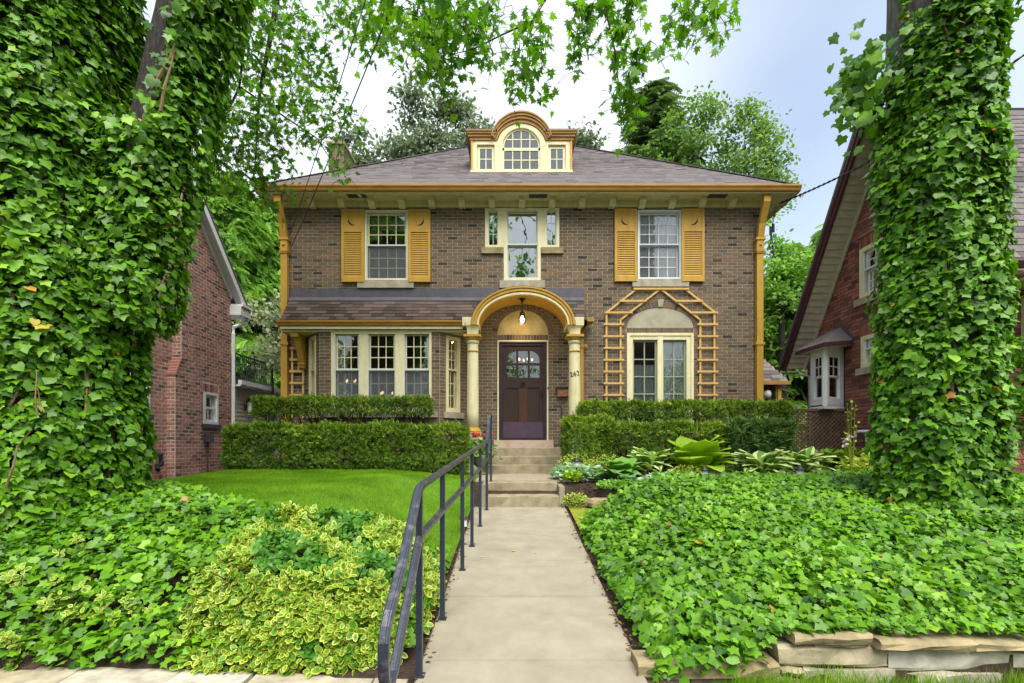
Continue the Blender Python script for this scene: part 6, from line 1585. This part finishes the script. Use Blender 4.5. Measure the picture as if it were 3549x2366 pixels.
# ---- clipped yew hedges
def hedge(name, label, x0, x1, y0, y1, z0, z1, n, m='yew', leggy=0.0, s=(.05, .095), rough=.075, zg=-.5, round_=.12, holes=.0):
    n = int(n * 1.55); t = thing(name, label, 'hedge' if name == 'yew_hedge' else 'shrub', ((x0 + x1) / 2, (y0 + y1) / 2, zg), None)
    Lx, Ly, Lz = x1 - x0, y1 - y0, z1 - z0
    w = np.array([Lx * Lz * 1.5, Lx * Ly * 1.2, Ly * Lz, Ly * Lz]); f = rng.choice(4, n, p=w / w.sum())
    u, v, d = rng.random(n), rng.random(n), rng.exponential(.055, n).clip(0, .3)
    x = np.where(f < 2, x0 + Lx * u, np.where(f == 2, x0 + d, x1 - d)); y = np.where(f == 0, y0 + d, np.where(f == 1, y0 + Ly * v, y0 + Ly * u)); z = np.where(f == 1, z1 - d, z0 + Lz * v)
    nr = np.zeros((n, 3)); nr[f == 0] = (0, -1, .35); nr[f == 1] = (0, -.2, 1); nr[f == 2] = (-1, -.2, .3); nr[f == 3] = (1, -.2, .3)
    lump = rough * wob(x * 2.2, z * 3, y * 2, 1.6) + rough * .6 * wob(x * 6, z * 7, y * 5, 1.3)
    pos = np.column_stack([x, y, z]) + nrmz(nr) * lump[:, None]
    zz = (pos[:, 2] - z0) / Lz                                   # soften the upper edges
    pos[:, 1] += np.where((zz > .8) & (f == 0), round_ * ((zz - .8) / .2) ** 2, 0); ex = np.minimum(pos[:, 0] - x0, x1 - pos[:, 0]); pos[:, 2] -= np.where(f == 1, round_ * .6 * np.clip(1 - ex / .25, 0, 1) ** 2, 0)
    k = np.ones(n, bool)
    if leggy: k &= ~((zz < leggy) & (rng.random(n) < .93 - .4 * (wob(x * 3, 1, z * 2, 2.0) > .2)))
    if holes: k &= ~((wob(pos[:, 0] * 4, pos[:, 2] * 5, 2, 1.7) > .36) & (f == 0) & (rng.random(n) < holes))
    pos, nr, d, zz = pos[k], nr[k], d[k], zz[k]; n2 = len(pos)
    tip = nrmz(nr) * .9 + UP * .35 + rv(n2) * .75
    st_ = rng.random(n2) < .02; pos[st_] += nrmz(nr)[st_] * rng.uniform(.03, .10, (st_.sum(), 1))
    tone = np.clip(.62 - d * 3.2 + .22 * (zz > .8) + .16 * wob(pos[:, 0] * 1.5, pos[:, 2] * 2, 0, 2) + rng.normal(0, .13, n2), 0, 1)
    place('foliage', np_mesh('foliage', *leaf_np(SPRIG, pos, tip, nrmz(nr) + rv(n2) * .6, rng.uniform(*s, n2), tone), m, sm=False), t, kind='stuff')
    sp = []
    for i in range(int(Lx / (.075 if leggy else .14))):
        bx = x0 + .1 + (Lx - .2) * random.random(); by_ = (y0 + y1) / 2 + random.uniform(-.1, .1); b_ = Vector((bx, by_, zg - .1)); mm = Vector((bx + random.uniform(-.12, .12), by_ + random.uniform(-.15, .02), z0 + Lz * random.uniform(.05, .3)))
        for q in range(3): sp.append([b_, mm, Vector((mm.x + random.uniform(-.22, .22), y0 + random.uniform(.06, .25), z0 + Lz * random.uniform(.55, .92)))])
    stems(None, sp, .013, 'stem', 'twig', t)
    return t
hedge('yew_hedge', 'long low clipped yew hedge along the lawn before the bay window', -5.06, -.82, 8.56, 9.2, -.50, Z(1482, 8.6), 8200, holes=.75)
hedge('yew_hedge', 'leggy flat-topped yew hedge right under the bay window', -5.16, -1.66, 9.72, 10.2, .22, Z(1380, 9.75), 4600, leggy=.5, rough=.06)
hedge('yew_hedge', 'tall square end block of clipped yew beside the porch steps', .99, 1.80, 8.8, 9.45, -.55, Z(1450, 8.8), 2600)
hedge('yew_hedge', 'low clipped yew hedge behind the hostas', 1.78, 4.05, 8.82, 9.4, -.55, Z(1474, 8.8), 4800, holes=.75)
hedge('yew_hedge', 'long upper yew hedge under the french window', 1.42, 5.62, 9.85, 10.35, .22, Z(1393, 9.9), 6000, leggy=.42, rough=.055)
hedge('yew_shrub', 'loose bluish yew shrub at the right end of the low hedge', 3.92, 4.98, 8.72, 9.4, -.5, Z(1472, 8.8), 2200, m='yew_blue', rough=.11, leggy=.3, s=(.08, .14), round_=.25)

# ---- background trees
def broadleaf(name, label, base, blobs, m, leaf, per, trunk_r=.2, limbs=True, group='trees behind the houses', shape=OVAL):
    """blobs: (x, y, z, rx, rz) ellipsoids of foliage; per leaves per clump."""
    t = thing(name, label, 'tree', base, group); pos = []
    lim = MB(); b = Vector(base); topz = max(q[2] for q in blobs)
    c0 = Vector((sum(q[0] for q in blobs) / len(blobs), sum(q[1] for q in blobs) / len(blobs), topz * .6))
    lim.tube([b, b.lerp(c0, .5) + Vector((.1, 0, 0)), c0], [trunk_r, trunk_r * .8, trunk_r * .5], 9)
    for x, y, z, rx_, rz_ in blobs:
        k = max(6, int(9 * rx_ * rz_))
        d = rv(k) * rng.uniform(.45, 1.0, k)[:, None] ** .5; cs = d * [rx_, rx_, rz_] + [x, y, z]
        lim.tube([c0, c0.lerp(Vector((x, y, z)), .6) + Vector((0, 0, -.1)), (x, y, z)], [trunk_r * .4, trunk_r * .25, .02], 6)
        for q in cs:
            if random.random() < .5: lim.tube([(x, y, z), tuple(q)], [.02, .008], 4)
            n = int(per * random.uniform(.6, 1.3)); pos.append(q + rng.normal(size=(n, 3)) * [leaf * 1.5, leaf * 1.5, leaf * 1.05])
    pos = np.concatenate(pos); n = len(pos)
    lim.build('trunk', 'bark', t)
    tone = np.clip(.42 + .2 * wob(pos[:, 0], pos[:, 1], pos[:, 2], 1.4) + rng.normal(0, .18, n), 0, 1)
    place('crown', np_mesh('crown', *leaf_np(shape, pos, rv(n) + [0, -.2, -.5], UP * .8 + [0, -.3, 0] + rv(n) * .7, rng.uniform(.6, 1.15, n) * leaf, tone), m), t)
    return t
def conifer(name, label, px, Y, zbot, ytop, rad, m, nb, spray=.5, droop=.35, px_top=None, group='trees behind the houses', dens=5):
    bx = X(px, Y); zt = Z(ytop, Y); t = thing(name, label, 'tree', (bx, Y, zbot), group)
    tx = X(px_top or px, Y); tr = MB().tube([(bx, Y, zbot - .3), ((bx + tx) / 2, Y, (zbot + zt) / 2), (tx, Y, zt)], [.22, .13, .02], 8); pos, tip = [], []
    for i in range(nb):
        h = random.random() ** .85; a = random.uniform(0, 2 * math.pi); z = zbot + (zt - zbot) * (.06 + .94 * h); L_ = rad * (1 - h) ** .75 * random.uniform(.7, 1.15) + .2
        o = np.array([math.cos(a), math.sin(a), 0]); c = np.array([bx + (tx - bx) * h, Y, z])
        e = c + o * L_ + UP * (L_ * (.15 - droop * L_ / rad)); tr.tube([tuple(c), tuple(c + o * L_ * .5 + UP * L_ * .1), tuple(e)], [.03, .02, .006], 4)
        k = int(dens * L_ / rad * 3) + 3
        for f in np.linspace(.2, 1, k):
            p = c + o * L_ * f + UP * (L_ * (.15 * f - droop * f * f * L_ / rad)) + rng.normal(size=3) * .07
            for sgn in (-1, 0, 1):
                pos.append(p); sd_ = np.array([-o[1], o[0], 0]) * sgn * 1.0; tip.append(o * .7 + sd_ - UP * droop * random.uniform(.4, 1.6) + rng.normal(size=3) * .2)
    pos, tip = np.array(pos), np.array(tip); n = len(pos); tr.build('trunk', 'bark', t)
    tone = np.clip(.45 + .2 * wob(pos[:, 0], pos[:, 1], pos[:, 2], 1.7) + rng.normal(0, .18, n), 0, 1)
    place('crown', np_mesh('crown', *leaf_np(SPRAY, pos, tip, UP + rv(n) * .5, rng.uniform(.6, 1.1, n) * spray, tone), m, sm=False), t)
GB = -.6
def bl(px, py, Y, rpx, rpy): return (X(px, Y), Y + random.uniform(-.6, .6), Z(py, Y), rpx / FOC * Y, rpy / FOC * Y)
Yb = 23
broadleaf('maple_tree', 'grey-green maple showing above the roof between chimney and dormer', (X(1500, Yb), Yb, GB), [bl(1290, 540, Yb, 70, 60), bl(1400, 500, Yb, 90, 80), bl(1420, 390, Yb, 40, 60), bl(1520, 440, Yb, 80, 70), bl(1580, 380, Yb, 35, 45), bl(1620, 470, Yb, 90, 60), bl(1690, 420, Yb, 40, 50), bl(1260, 590, Yb, 60, 40), bl(1480, 550, Yb, 140, 60), bl(2020, 500, Yb, 50, 26), bl(1700, 540, Yb, 120, 60)], 'grey_maple', .22, 120, .35)
conifer('spruce_tree', 'dark spruce rising behind the right side of the roof', 2270, 21, GB, 300, 4.0, 'spruce', 240, .55, .12, dens=6)
broadleaf('cypress_tree', 'airy mid-green tree beside the spruce behind the right roof slope', (X(2390, 19), 19, GB), [bl(2320, 540, 19, 90, 80), bl(2400, 450, 19, 90, 90), bl(2440, 390, 19, 60, 50), bl(2350, 620, 19, 120, 70), bl(2480, 520, 19, 70, 100)], 'far_leaf', .17, 105, .2)
broadleaf('locust_tree', 'feathery green tree standing over the right end of the roof', (X(2640, 18), 18, GB), [bl(2590, 480, 18, 60, 100), bl(2620, 400, 18, 50, 50), bl(2660, 560, 18, 70, 90), bl(2560, 600, 18, 70, 60), bl(2700, 540, 18, 40, 60), bl(2680, 660, 18, 70, 70)], 'far_leaf', .16, 110, .18)
broadleaf('birch_tree', 'thin-leaved pale green tree between the right eave and the gabled neighbour', (X(2700, 16.5), 16.5, GB), [bl(2700, 760, 16.5, 60, 90), bl(2740, 880, 16.5, 60, 90), bl(2690, 930, 16.5, 60, 90), bl(2720, 1060, 16.5, 70, 100), bl(2790, 980, 16.5, 60, 90), bl(2660, 1080, 16.5, 40, 90)], 'conifer_light', .15, 110, .16)
conifer('cedar_tree', 'light green cedar filling the gap beside the right neighbour', 2740, 18.0, GB, 860, 2.6, 'conifer_light', 260, .55, .5, dens=6)
conifer('cedar_tree', 'light green cedar partly hidden by the gabled right neighbour', 2880, 20.0, GB, 780, 2.8, 'conifer_light', 220, .55, .5, dens=6)
conifer('hemlock_tree', 'tall light green hemlock left of the bay end of the house', 790, 21, GB, 600, 3.2, 'conifer_light', 330, .62, .5, dens=6)
conifer('hemlock_tree', 'light green hemlock close to the left house corner', 940, 23, GB, 690, 3.2, 'conifer_light', 330, .62, .5, dens=6)
conifer('hemlock_tree', 'tall hemlock behind the white rake of the red brick house', 600, 26, GB, 640, 4.2, 'conifer_light', 260, .7, .5, dens=6)
broadleaf('variegated_maple_tree', 'small cream-and-grey leaved tree left of the porch roof end', (X(930, 14.3), 14.3, GB), [bl(900, 1090, 14.3, 40, 45), bl(950, 1120, 14.3, 50, 60), bl(920, 1180, 14.3, 60, 60), bl(960, 1220, 14.3, 40, 45), bl(900, 1240, 14.3, 30, 30), bl(980, 1060, 14.3, 25, 40)], 'pale_maple', .14, 50, .06)
broadleaf('shade_tree', 'bright green bush beyond the right ivy trunk at the frame edge', (X(3600, 6.5), 6.5, -.5), [bl(3560, 1220, 6.5, 90, 70), bl(3580, 1350, 6.5, 110, 90), bl(3520, 1420, 6.5, 60, 80), bl(3600, 1480, 6.5, 90, 60)], 'maple_leaf', .08, 90, .05)
# the far side of the street, which the window panes mirror
pos = []
for i in range(150):
    c = np.array([rng.uniform(-34, 34), rng.uniform(-26, -19), rng.uniform(-1, 9.5)]); c[2] *= .75 + .35 * wob(c[0], 0, 0, .22)
    pos.append(c + rng.normal(size=(130, 3)) * [1.1, 1.0, .9])
pos = np.concatenate(pos); n = len(pos)
place('treeline', np_mesh('treeline', *leaf_np(OVAL, pos, rv(n), rv(n) + UP, rng.uniform(.3, .55, n), np.clip(rng.normal(.35, .2, n), 0, 1)), 'far_leaf'), kind='stuff', label='belt of street trees across the road mirrored in the window panes', cat='trees')

# ---- flower bed
def hosta_base(rim, w=.34, arch=.42, wav=.03):
    rows, cols = 6, 5; V, T, t = [], [], []
    for i in range(rows + 1):
        y = i / rows; wd = w * (math.sin(math.pi * min(1, .08 + .92 * y ** .8)) ** .8 if y < 1 else 0)
        for j in range(cols):
            c = (j - 2) / 2; V.append((wd * c, y, arch * (y - y * y * 1.7) + .12 * abs(c) * wd / w - .06 * c * c + wav * math.sin(9 * y + 3 * c) * abs(c)))
    for i in range(rows):
        for j in range(cols - 1):
            a = i * cols + j; T += [(a, a + 1, a + cols + 1), (a, a + cols + 1, a + cols)]; t += [rim if j in (0, cols - 2) else 0.] * 2
    return np.array(V), np.array(T), np.array(t)
HB0 = [hosta_base(0, .42), hosta_base(0, .48, .34)]; HBL = [hosta_base(0, .46, .30), hosta_base(0, .52, .22)]; HB1 = [hosta_base(.5, .32, .3), hosta_base(.5, .28, .38)]
def hosta(label, px, py, Y, n, ln, m, bases, elev=(.15, 1.1)):
    c = P(px, py, Y); c.z = float(G(c.x, c.y)); t = thing('hosta', label, 'plant', c, 'hostas in the flower bed')
    a = np.arange(n) * 2.399 + rng.normal(0, .2, n); e = np.linspace(elev[0], elev[1], n)
    o = np.column_stack([np.cos(a), np.sin(a), 0 * a]); tip = o * np.cos(e)[:, None] + UP * np.sin(e)[:, None]
    pos = np.array(c) + UP * (.06 + .10 * np.sin(e))[:, None] * ln / .3 + o * (.10 * ln / .3) * np.cos(e)[:, None]
    leaf_objects(bases, m, 'leaf', t, pos, tip, UP * 1.0 - tip * .2 + rv(n) * .15, ln * rng.uniform(.8, 1.15, n), np.clip(rng.normal(.3, .1, n), .05, .45), 8)
    stems(None, [[c, Vector(p)] for p in pos], .008, 'stem', 'yew_blue' if False else 'twig', t)
hosta('big lime-green hosta with broad leaves before the low hedge', 2415, 1672, 7.7, 22, .50, 'hosta_lime', HBL, (.15, 1.2))
hosta('cream-edged hosta crowding the left side of the big lime hosta', 2260, 1682, 7.9, 34, .38, 'hosta_variegated', HB1)
hosta('plain green hosta behind the mulch patch near the steps', 2150, 1702, 7.5, 26, .29, 'hosta_green', HB0)
hosta('cream-edged hosta right of the flat stepping stone', 2640, 1668, 7.6, 32, .38, 'hosta_variegated', HB1)
hosta('cream-edged hosta behind the path light nearest the right trunk', 2775, 1652, 7.7, 30, .38, 'hosta_variegated', HB1)
hosta('small blue-green hosta at the foot of the plain green one', 2180, 1712, 7.1, 14, .17, 'silver_leaf', HB0)
def clump(name, label, px, py, Y, rad, h, n, leaf, m, base=OVAL, group='low plants in the flower bed', cat='plant', tone0=.5):
    c = P(px, py, Y); c.z = float(G(c.x, c.y)); t = thing(name, label, cat, c, group); a = rng.uniform(0, 2 * np.pi, n); r = np.sqrt(rng.random(n)) * rad; f = rng.random(n) ** .6
    pos = np.column_stack([c.x + r * np.cos(a), c.y + r * np.sin(a), c.z + h * f * np.sqrt(np.clip(1 - (r / rad) ** 2 * .8, .05, 1))])
    o = np.column_stack([np.cos(a), np.sin(a), 0 * a]); tip = o * .7 + UP * .3 + rv(n) * .5
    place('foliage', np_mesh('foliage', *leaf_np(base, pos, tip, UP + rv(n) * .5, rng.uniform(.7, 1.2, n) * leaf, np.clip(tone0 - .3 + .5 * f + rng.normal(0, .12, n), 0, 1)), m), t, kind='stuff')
    stems(None, [[c, Vector(pos[i])] for i in range(0, n, max(1, n // 24))], .004, 'stem', 'yew' if False else 'twig', t)
clump('lady_mantle', 'frothy yellow-flowered plant beside the small black path light at the steps', 1990, 1625, 8.3, .32, .42, 700, .03, 'mantle')
clump('lady_mantle', 'frothy yellow plant between steps and green hosta, under the hedge', 2105, 1640, 8.3, .45, .36, 1000, .03, 'mantle')
clump('lady_mantle', 'frothy yellow-green plant left of the middle path light', 2375, 1700, 7.2, .28, .26, 800, .028, 'mantle')
clump('brunnera', 'silvery leaved plant at the corner of the landing', 1975, 1665, 8.0, .30, .24, 240, .085, 'silver_leaf', IVY[1])
clump('brunnera', 'silvery leaved plant between mulch and green hosta', 2050, 1672, 7.9, .36, .20, 320, .08, 'silver_leaf', IVY[1])
clump('brunnera', 'pale silvery plant where the ivy meets the flower bed', 2310, 1715, 6.8, .34, .16, 220, .075, 'silver_leaf', IVY[1])
clump('sedum', 'lime stonecrop spilling over the step curb', 1995, 1740, 7.0, .20, .20, 420, .035, 'mantle', tone0=.4)
clump('sedum', 'small lime plant just above the lower curb', 1985, 1680, 7.5, .13, .16, 160, .06, 'hosta_lime', tone0=.4)
clump('fern', 'pale feathery tuft standing against the low hedge', 2215, 1600, 8.55, .14, .42, 220, .06, 'hosta_green')
clump('catmint', 'grey-green ground cover behind the cream-edged hostas', 2720, 1625, 8.2, .55, .22, 600, .045, 'silver_leaf', tone0=.25)
clump('creeping_plant', 'low green creeper under the plain green hosta beside the mulch', 2190, 1725, 7.0, .50, .12, 900, .05, 'hosta_green')
clump('hosta_clump', 'dark leafy clump below the lattice fence', 2860, 1600, 9.2, .45, .34, 300, .13, 'yew', OVAL)
clump('hosta_clump', 'dark leafy clump between lattice fence and right ivy trunk', 2975, 1605, 8.8, .50, .40, 340, .13, 'yew', OVAL)
clump('hosta_clump', 'yellowish leafy clump close to the right ivy trunk', 3010, 1625, 8.0, .4, .36, 260, .11, 'mantle', OVAL)
cb_ = thing('columbine', 'tall columbine stalks with pale pink flowers before the lattice fence', 'plant', P(2950, 1640, 7.0), 'low plants in the flower bed')
q = []
for px, py in ((2935, 1400), (2950, 1380), (2965, 1395), (2942, 1450), (2972, 1460), (2930, 1500)): q.append([P(2950, 1650, 7.0), P((2950 + px) / 2, 1540, 7.0), P(px, py, 7.0)])
stems(None, q, .007, 'stem', 'moss', cb_); n = 90; ps = np.array([np.array(q[i % 6][1]) * (1 - f) + np.array(q[i % 6][2]) * f for i, f in enumerate(rng.random(n))])
place('foliage', np_mesh('foliage', *leaf_np(OVAL, ps, rv(n), rv(n) + UP, rng.uniform(.02, .05, n), rng.random(n)), 'mantle'), cb_)
ps = np.array([P(2928, 1520, 6.98), P(2943, 1508, 6.98), P(2925, 1540, 6.98)]).repeat(6, 0) + rng.normal(size=(18, 3)) * .012
tone_mat('pale_petal', [(0, lin((226, 196, 210))), (1, lin((238, 220, 226)))], rough=.5, bump=0, var=0, transl=.2)
place('flower', np_mesh('flower', *leaf_np(OVAL, ps, rv(18) - UP, rv(18), np.full(18, .05), rng.random(18)), 'pale_petal'), cb_)

# moss edge, mulch chips, rock and stepping stone
sheet('moss', 'moss', np.linspace(.80, 1.75, 24), np.linspace(5.6, 7.0, 30), lambda x, y: (x < 1.0 + .55 * (y - 5.5) / 1.2) & (y > RB(x) - .5), dz=.012, kind='structure')
n = 900; x = rng.uniform(.95, 1.95, n); y = rng.uniform(6.75, 8.2, n)
blv = (np.array([(-.5, -.2, 0), (.5, -.15, .05), (.45, .2, .1), (-.5, .15, .05), (0, 0, .25)]), np.array([(0, 1, 4), (1, 2, 4), (2, 3, 4), (3, 0, 4)]), np.zeros(4))
place('mulch', np_mesh('mulch', *leaf_np(blv, np.column_stack([x, y, G(x, y) + .006]), rv(n) * [1, 1, .2], UP + rv(n) * .4, rng.uniform(.03, .06, n), rng.random(n)), 'mulch_bark', sm=False), kind='stuff', label='dark bark mulch between the steps and the hostas', cat='mulch')
def rock(name, label, px, py, Y, sx_, sy_, sz_, m, tn):
    c = P(px, py, Y); c.z = float(G(c.x, c.y)); V, F = [], []; k = 12
    for i, (rr, zz) in enumerate(((1.0, -.2), (1.04, .35), (.92, .85), (.6, 1.0))):
        for j in range(k): a = 2 * math.pi * j / k; r_ = rr * (1 + .16 * math.sin(3 * a + 1) + .08 * math.sin(5 * a + i)); V.append((c.x + sx_ * r_ * math.cos(a), c.y + sy_ * r_ * math.sin(a), c.z + sz_ * (zz + .05 * math.sin(4 * a))))
    for i in range(3):
        for j in range(k): q_ = (j + 1) % k; F.append((i * k + j, i * k + q_, (i + 1) * k + q_, (i + 1) * k + j))
    F.append(tuple(range(3 * k, 4 * k))); o = MB().add(V, F, tn).build(name, m, label=label, cat='stone')
rock('rock', 'rough tan rock at the edge of the mulch by the steps', 2082, 1750, 6.75, .22, .12, .09, 'wall_stone', .2)
rock('stepping_stone', 'flat grey flagstone between the lime hosta and cream-edged hosta', 2520, 1668, 7.3, .42, .22, .05, 'wall_stone', .8)
# path lights
def path_light(label, px, ptop, Y, h):
    top = P(px, ptop, Y); g = top.z - h; t = thing('path_light', label, 'garden light', (top.x, Y, g), 'solar path lights')
    c = (top.x, Y, 0); zt = top.z
    MB().lathe(c, [(.012, zt), (.03, zt - .006), (.032, zt - .022), (.075, zt - .045), (.078, zt - .055), (.05, zt - .06)], 16).build('cap', 'black_iron', t, sm=True)
    MB().lathe(c, [(.046, zt - .06), (.043, zt - .145), (.03, zt - .15)], 14).build('lens', 'frosted', t, sm=True)
    MB().tube([(top.x, Y, zt - .15), (top.x, Y, g - .1)], .011, 8).build('stake', 'black_iron', t)
path_light('black path light standing beside the landing at the steps', 1998, 1586, 7.6, .46)
path_light('black path light in front of the big lime hosta', 2441, 1616, 6.8, .36)
path_light('path light low in the ivy between the cream-edged hostas and right trunk', 2772, 1613, 6.5, .30)
def low_light(label, px, ptop, Y):
    top = P(px, ptop, Y); t = thing('path_light', label, 'garden light', (top.x, Y, top.z - .1), 'solar path lights'); c = (top.x, Y, 0)
    MB().lathe(c, [(.04, top.z), (.05, top.z - .004), (.05, top.z - .04), (.03, top.z - .045)], 16).build('cap', 'flashing', t, sm=False); MB().lathe(c, [(.04, top.z - .045), (.04, top.z - .12)], 14).build('lens', 'frosted', t)
low_light('squat grey light in the mossy edge right of the walk', 2070, 1762, 6.2); low_light('squat grey light in the lawn behind the handrail', 1607, 1788, 5.8)
# urn with dahlias on the landing
uc = P(1668, 1640, 9.2); uz = -.565
pot = thing('flower_urn', 'green urn of pink and orange flowers behind the handrail by the column', 'planter', (uc.x, 9.2, uz))
MB().lathe((uc.x, 9.2, uz), [(.10, 0), (.10, .03), (.05, .06), (.06, .12), (.15, .2), (.18, .3), (.2, .36), (.19, .37)], 20).build('urn', 'pot_green', pot, sm=True)
n = 240; ps = np.array([uc.x, 9.2, uz + .47]) + rng.normal(size=(n, 3)) * [.13, .09, .07]
place('foliage', np_mesh('foliage', *leaf_np(OVAL, ps, rv(n) + UP * .3, UP + rv(n) * .6, rng.uniform(.06, .12, n), rng.random(n) * .6), 'hosta_green'), pot)
for (px, py, tn) in ((1652, 1503, .9), (1640, 1507, .1), (1662, 1506, .3), (1648, 1510, .5), (1700, 1504, .2), (1672, 1512, .2)):
    c = np.array(P(px, py, 9.1)); k = 26; d_ = rv(k); place('flower', np_mesh('flower', *leaf_np(OVAL, np.tile(c, (k, 1)), d_ + [0, -.5, .2], rv(k), np.full(k, .055), np.clip(tn + rng.normal(0, .08, k), 0, 1)), 'petal'), pot)
# a few fallen leaves on the walk
for i, (px, py) in enumerate(((1770, 1912), (1850, 1918), (1665, 1932), (1748, 1826))):
    Yl = 1.612 / ((py - HY) / FOC + .1026); place('fallen_leaf', np_mesh('fallen_leaf', *leaf_np(OVAL, np.array([[X(px, Yl), Yl, Z(py, Yl) + .006]]), np.array([[1., .3, 0]]), np.array([[0, -.1, 1.]]), np.array([.035 + .02 * (i == 0)]), np.array([.4 + .2 * i])), 'mantle'), label=['yellow fallen leaf in the middle of the walk', 'small pale leaf on the walk right of the yellow one', 'dry dark leaf on the walk near the handrail posts', 'pale scrap on the walk nearest the steps'][i], cat='leaf', group='litter on the walk')

n = 420; sd = rng.random(n) < .5; y = rng.uniform(2.6, 7.0, n); x = np.where(sd, .765 - np.abs(rng.normal(0, .035, n)) + .02, -.55 + np.abs(rng.normal(0, .04, n)) - .02)
tone_mat('dry_leaf', [(0, lin((58, 44, 32))), (.5, lin((98, 70, 46))), (1, lin((140, 110, 70)))], rough=.8, bump=0, var=.1)
place('leaf_litter', np_mesh('leaf_litter', *leaf_np(OVAL, np.column_stack([x, y, walk_z(y) + .004]), rv(n) * [1, 1, .25], UP + rv(n) * .35, rng.uniform(.012, .04, n), rng.random(n)), 'dry_leaf'), kind='stuff', label='dry brown leaf crumbs gathered along both edges of the walk', cat='litter')

# the world was written with the eye at height zero; put the pavement there instead
for o in list(SC.objects):
    if o.parent is None: o.location.z += EYE
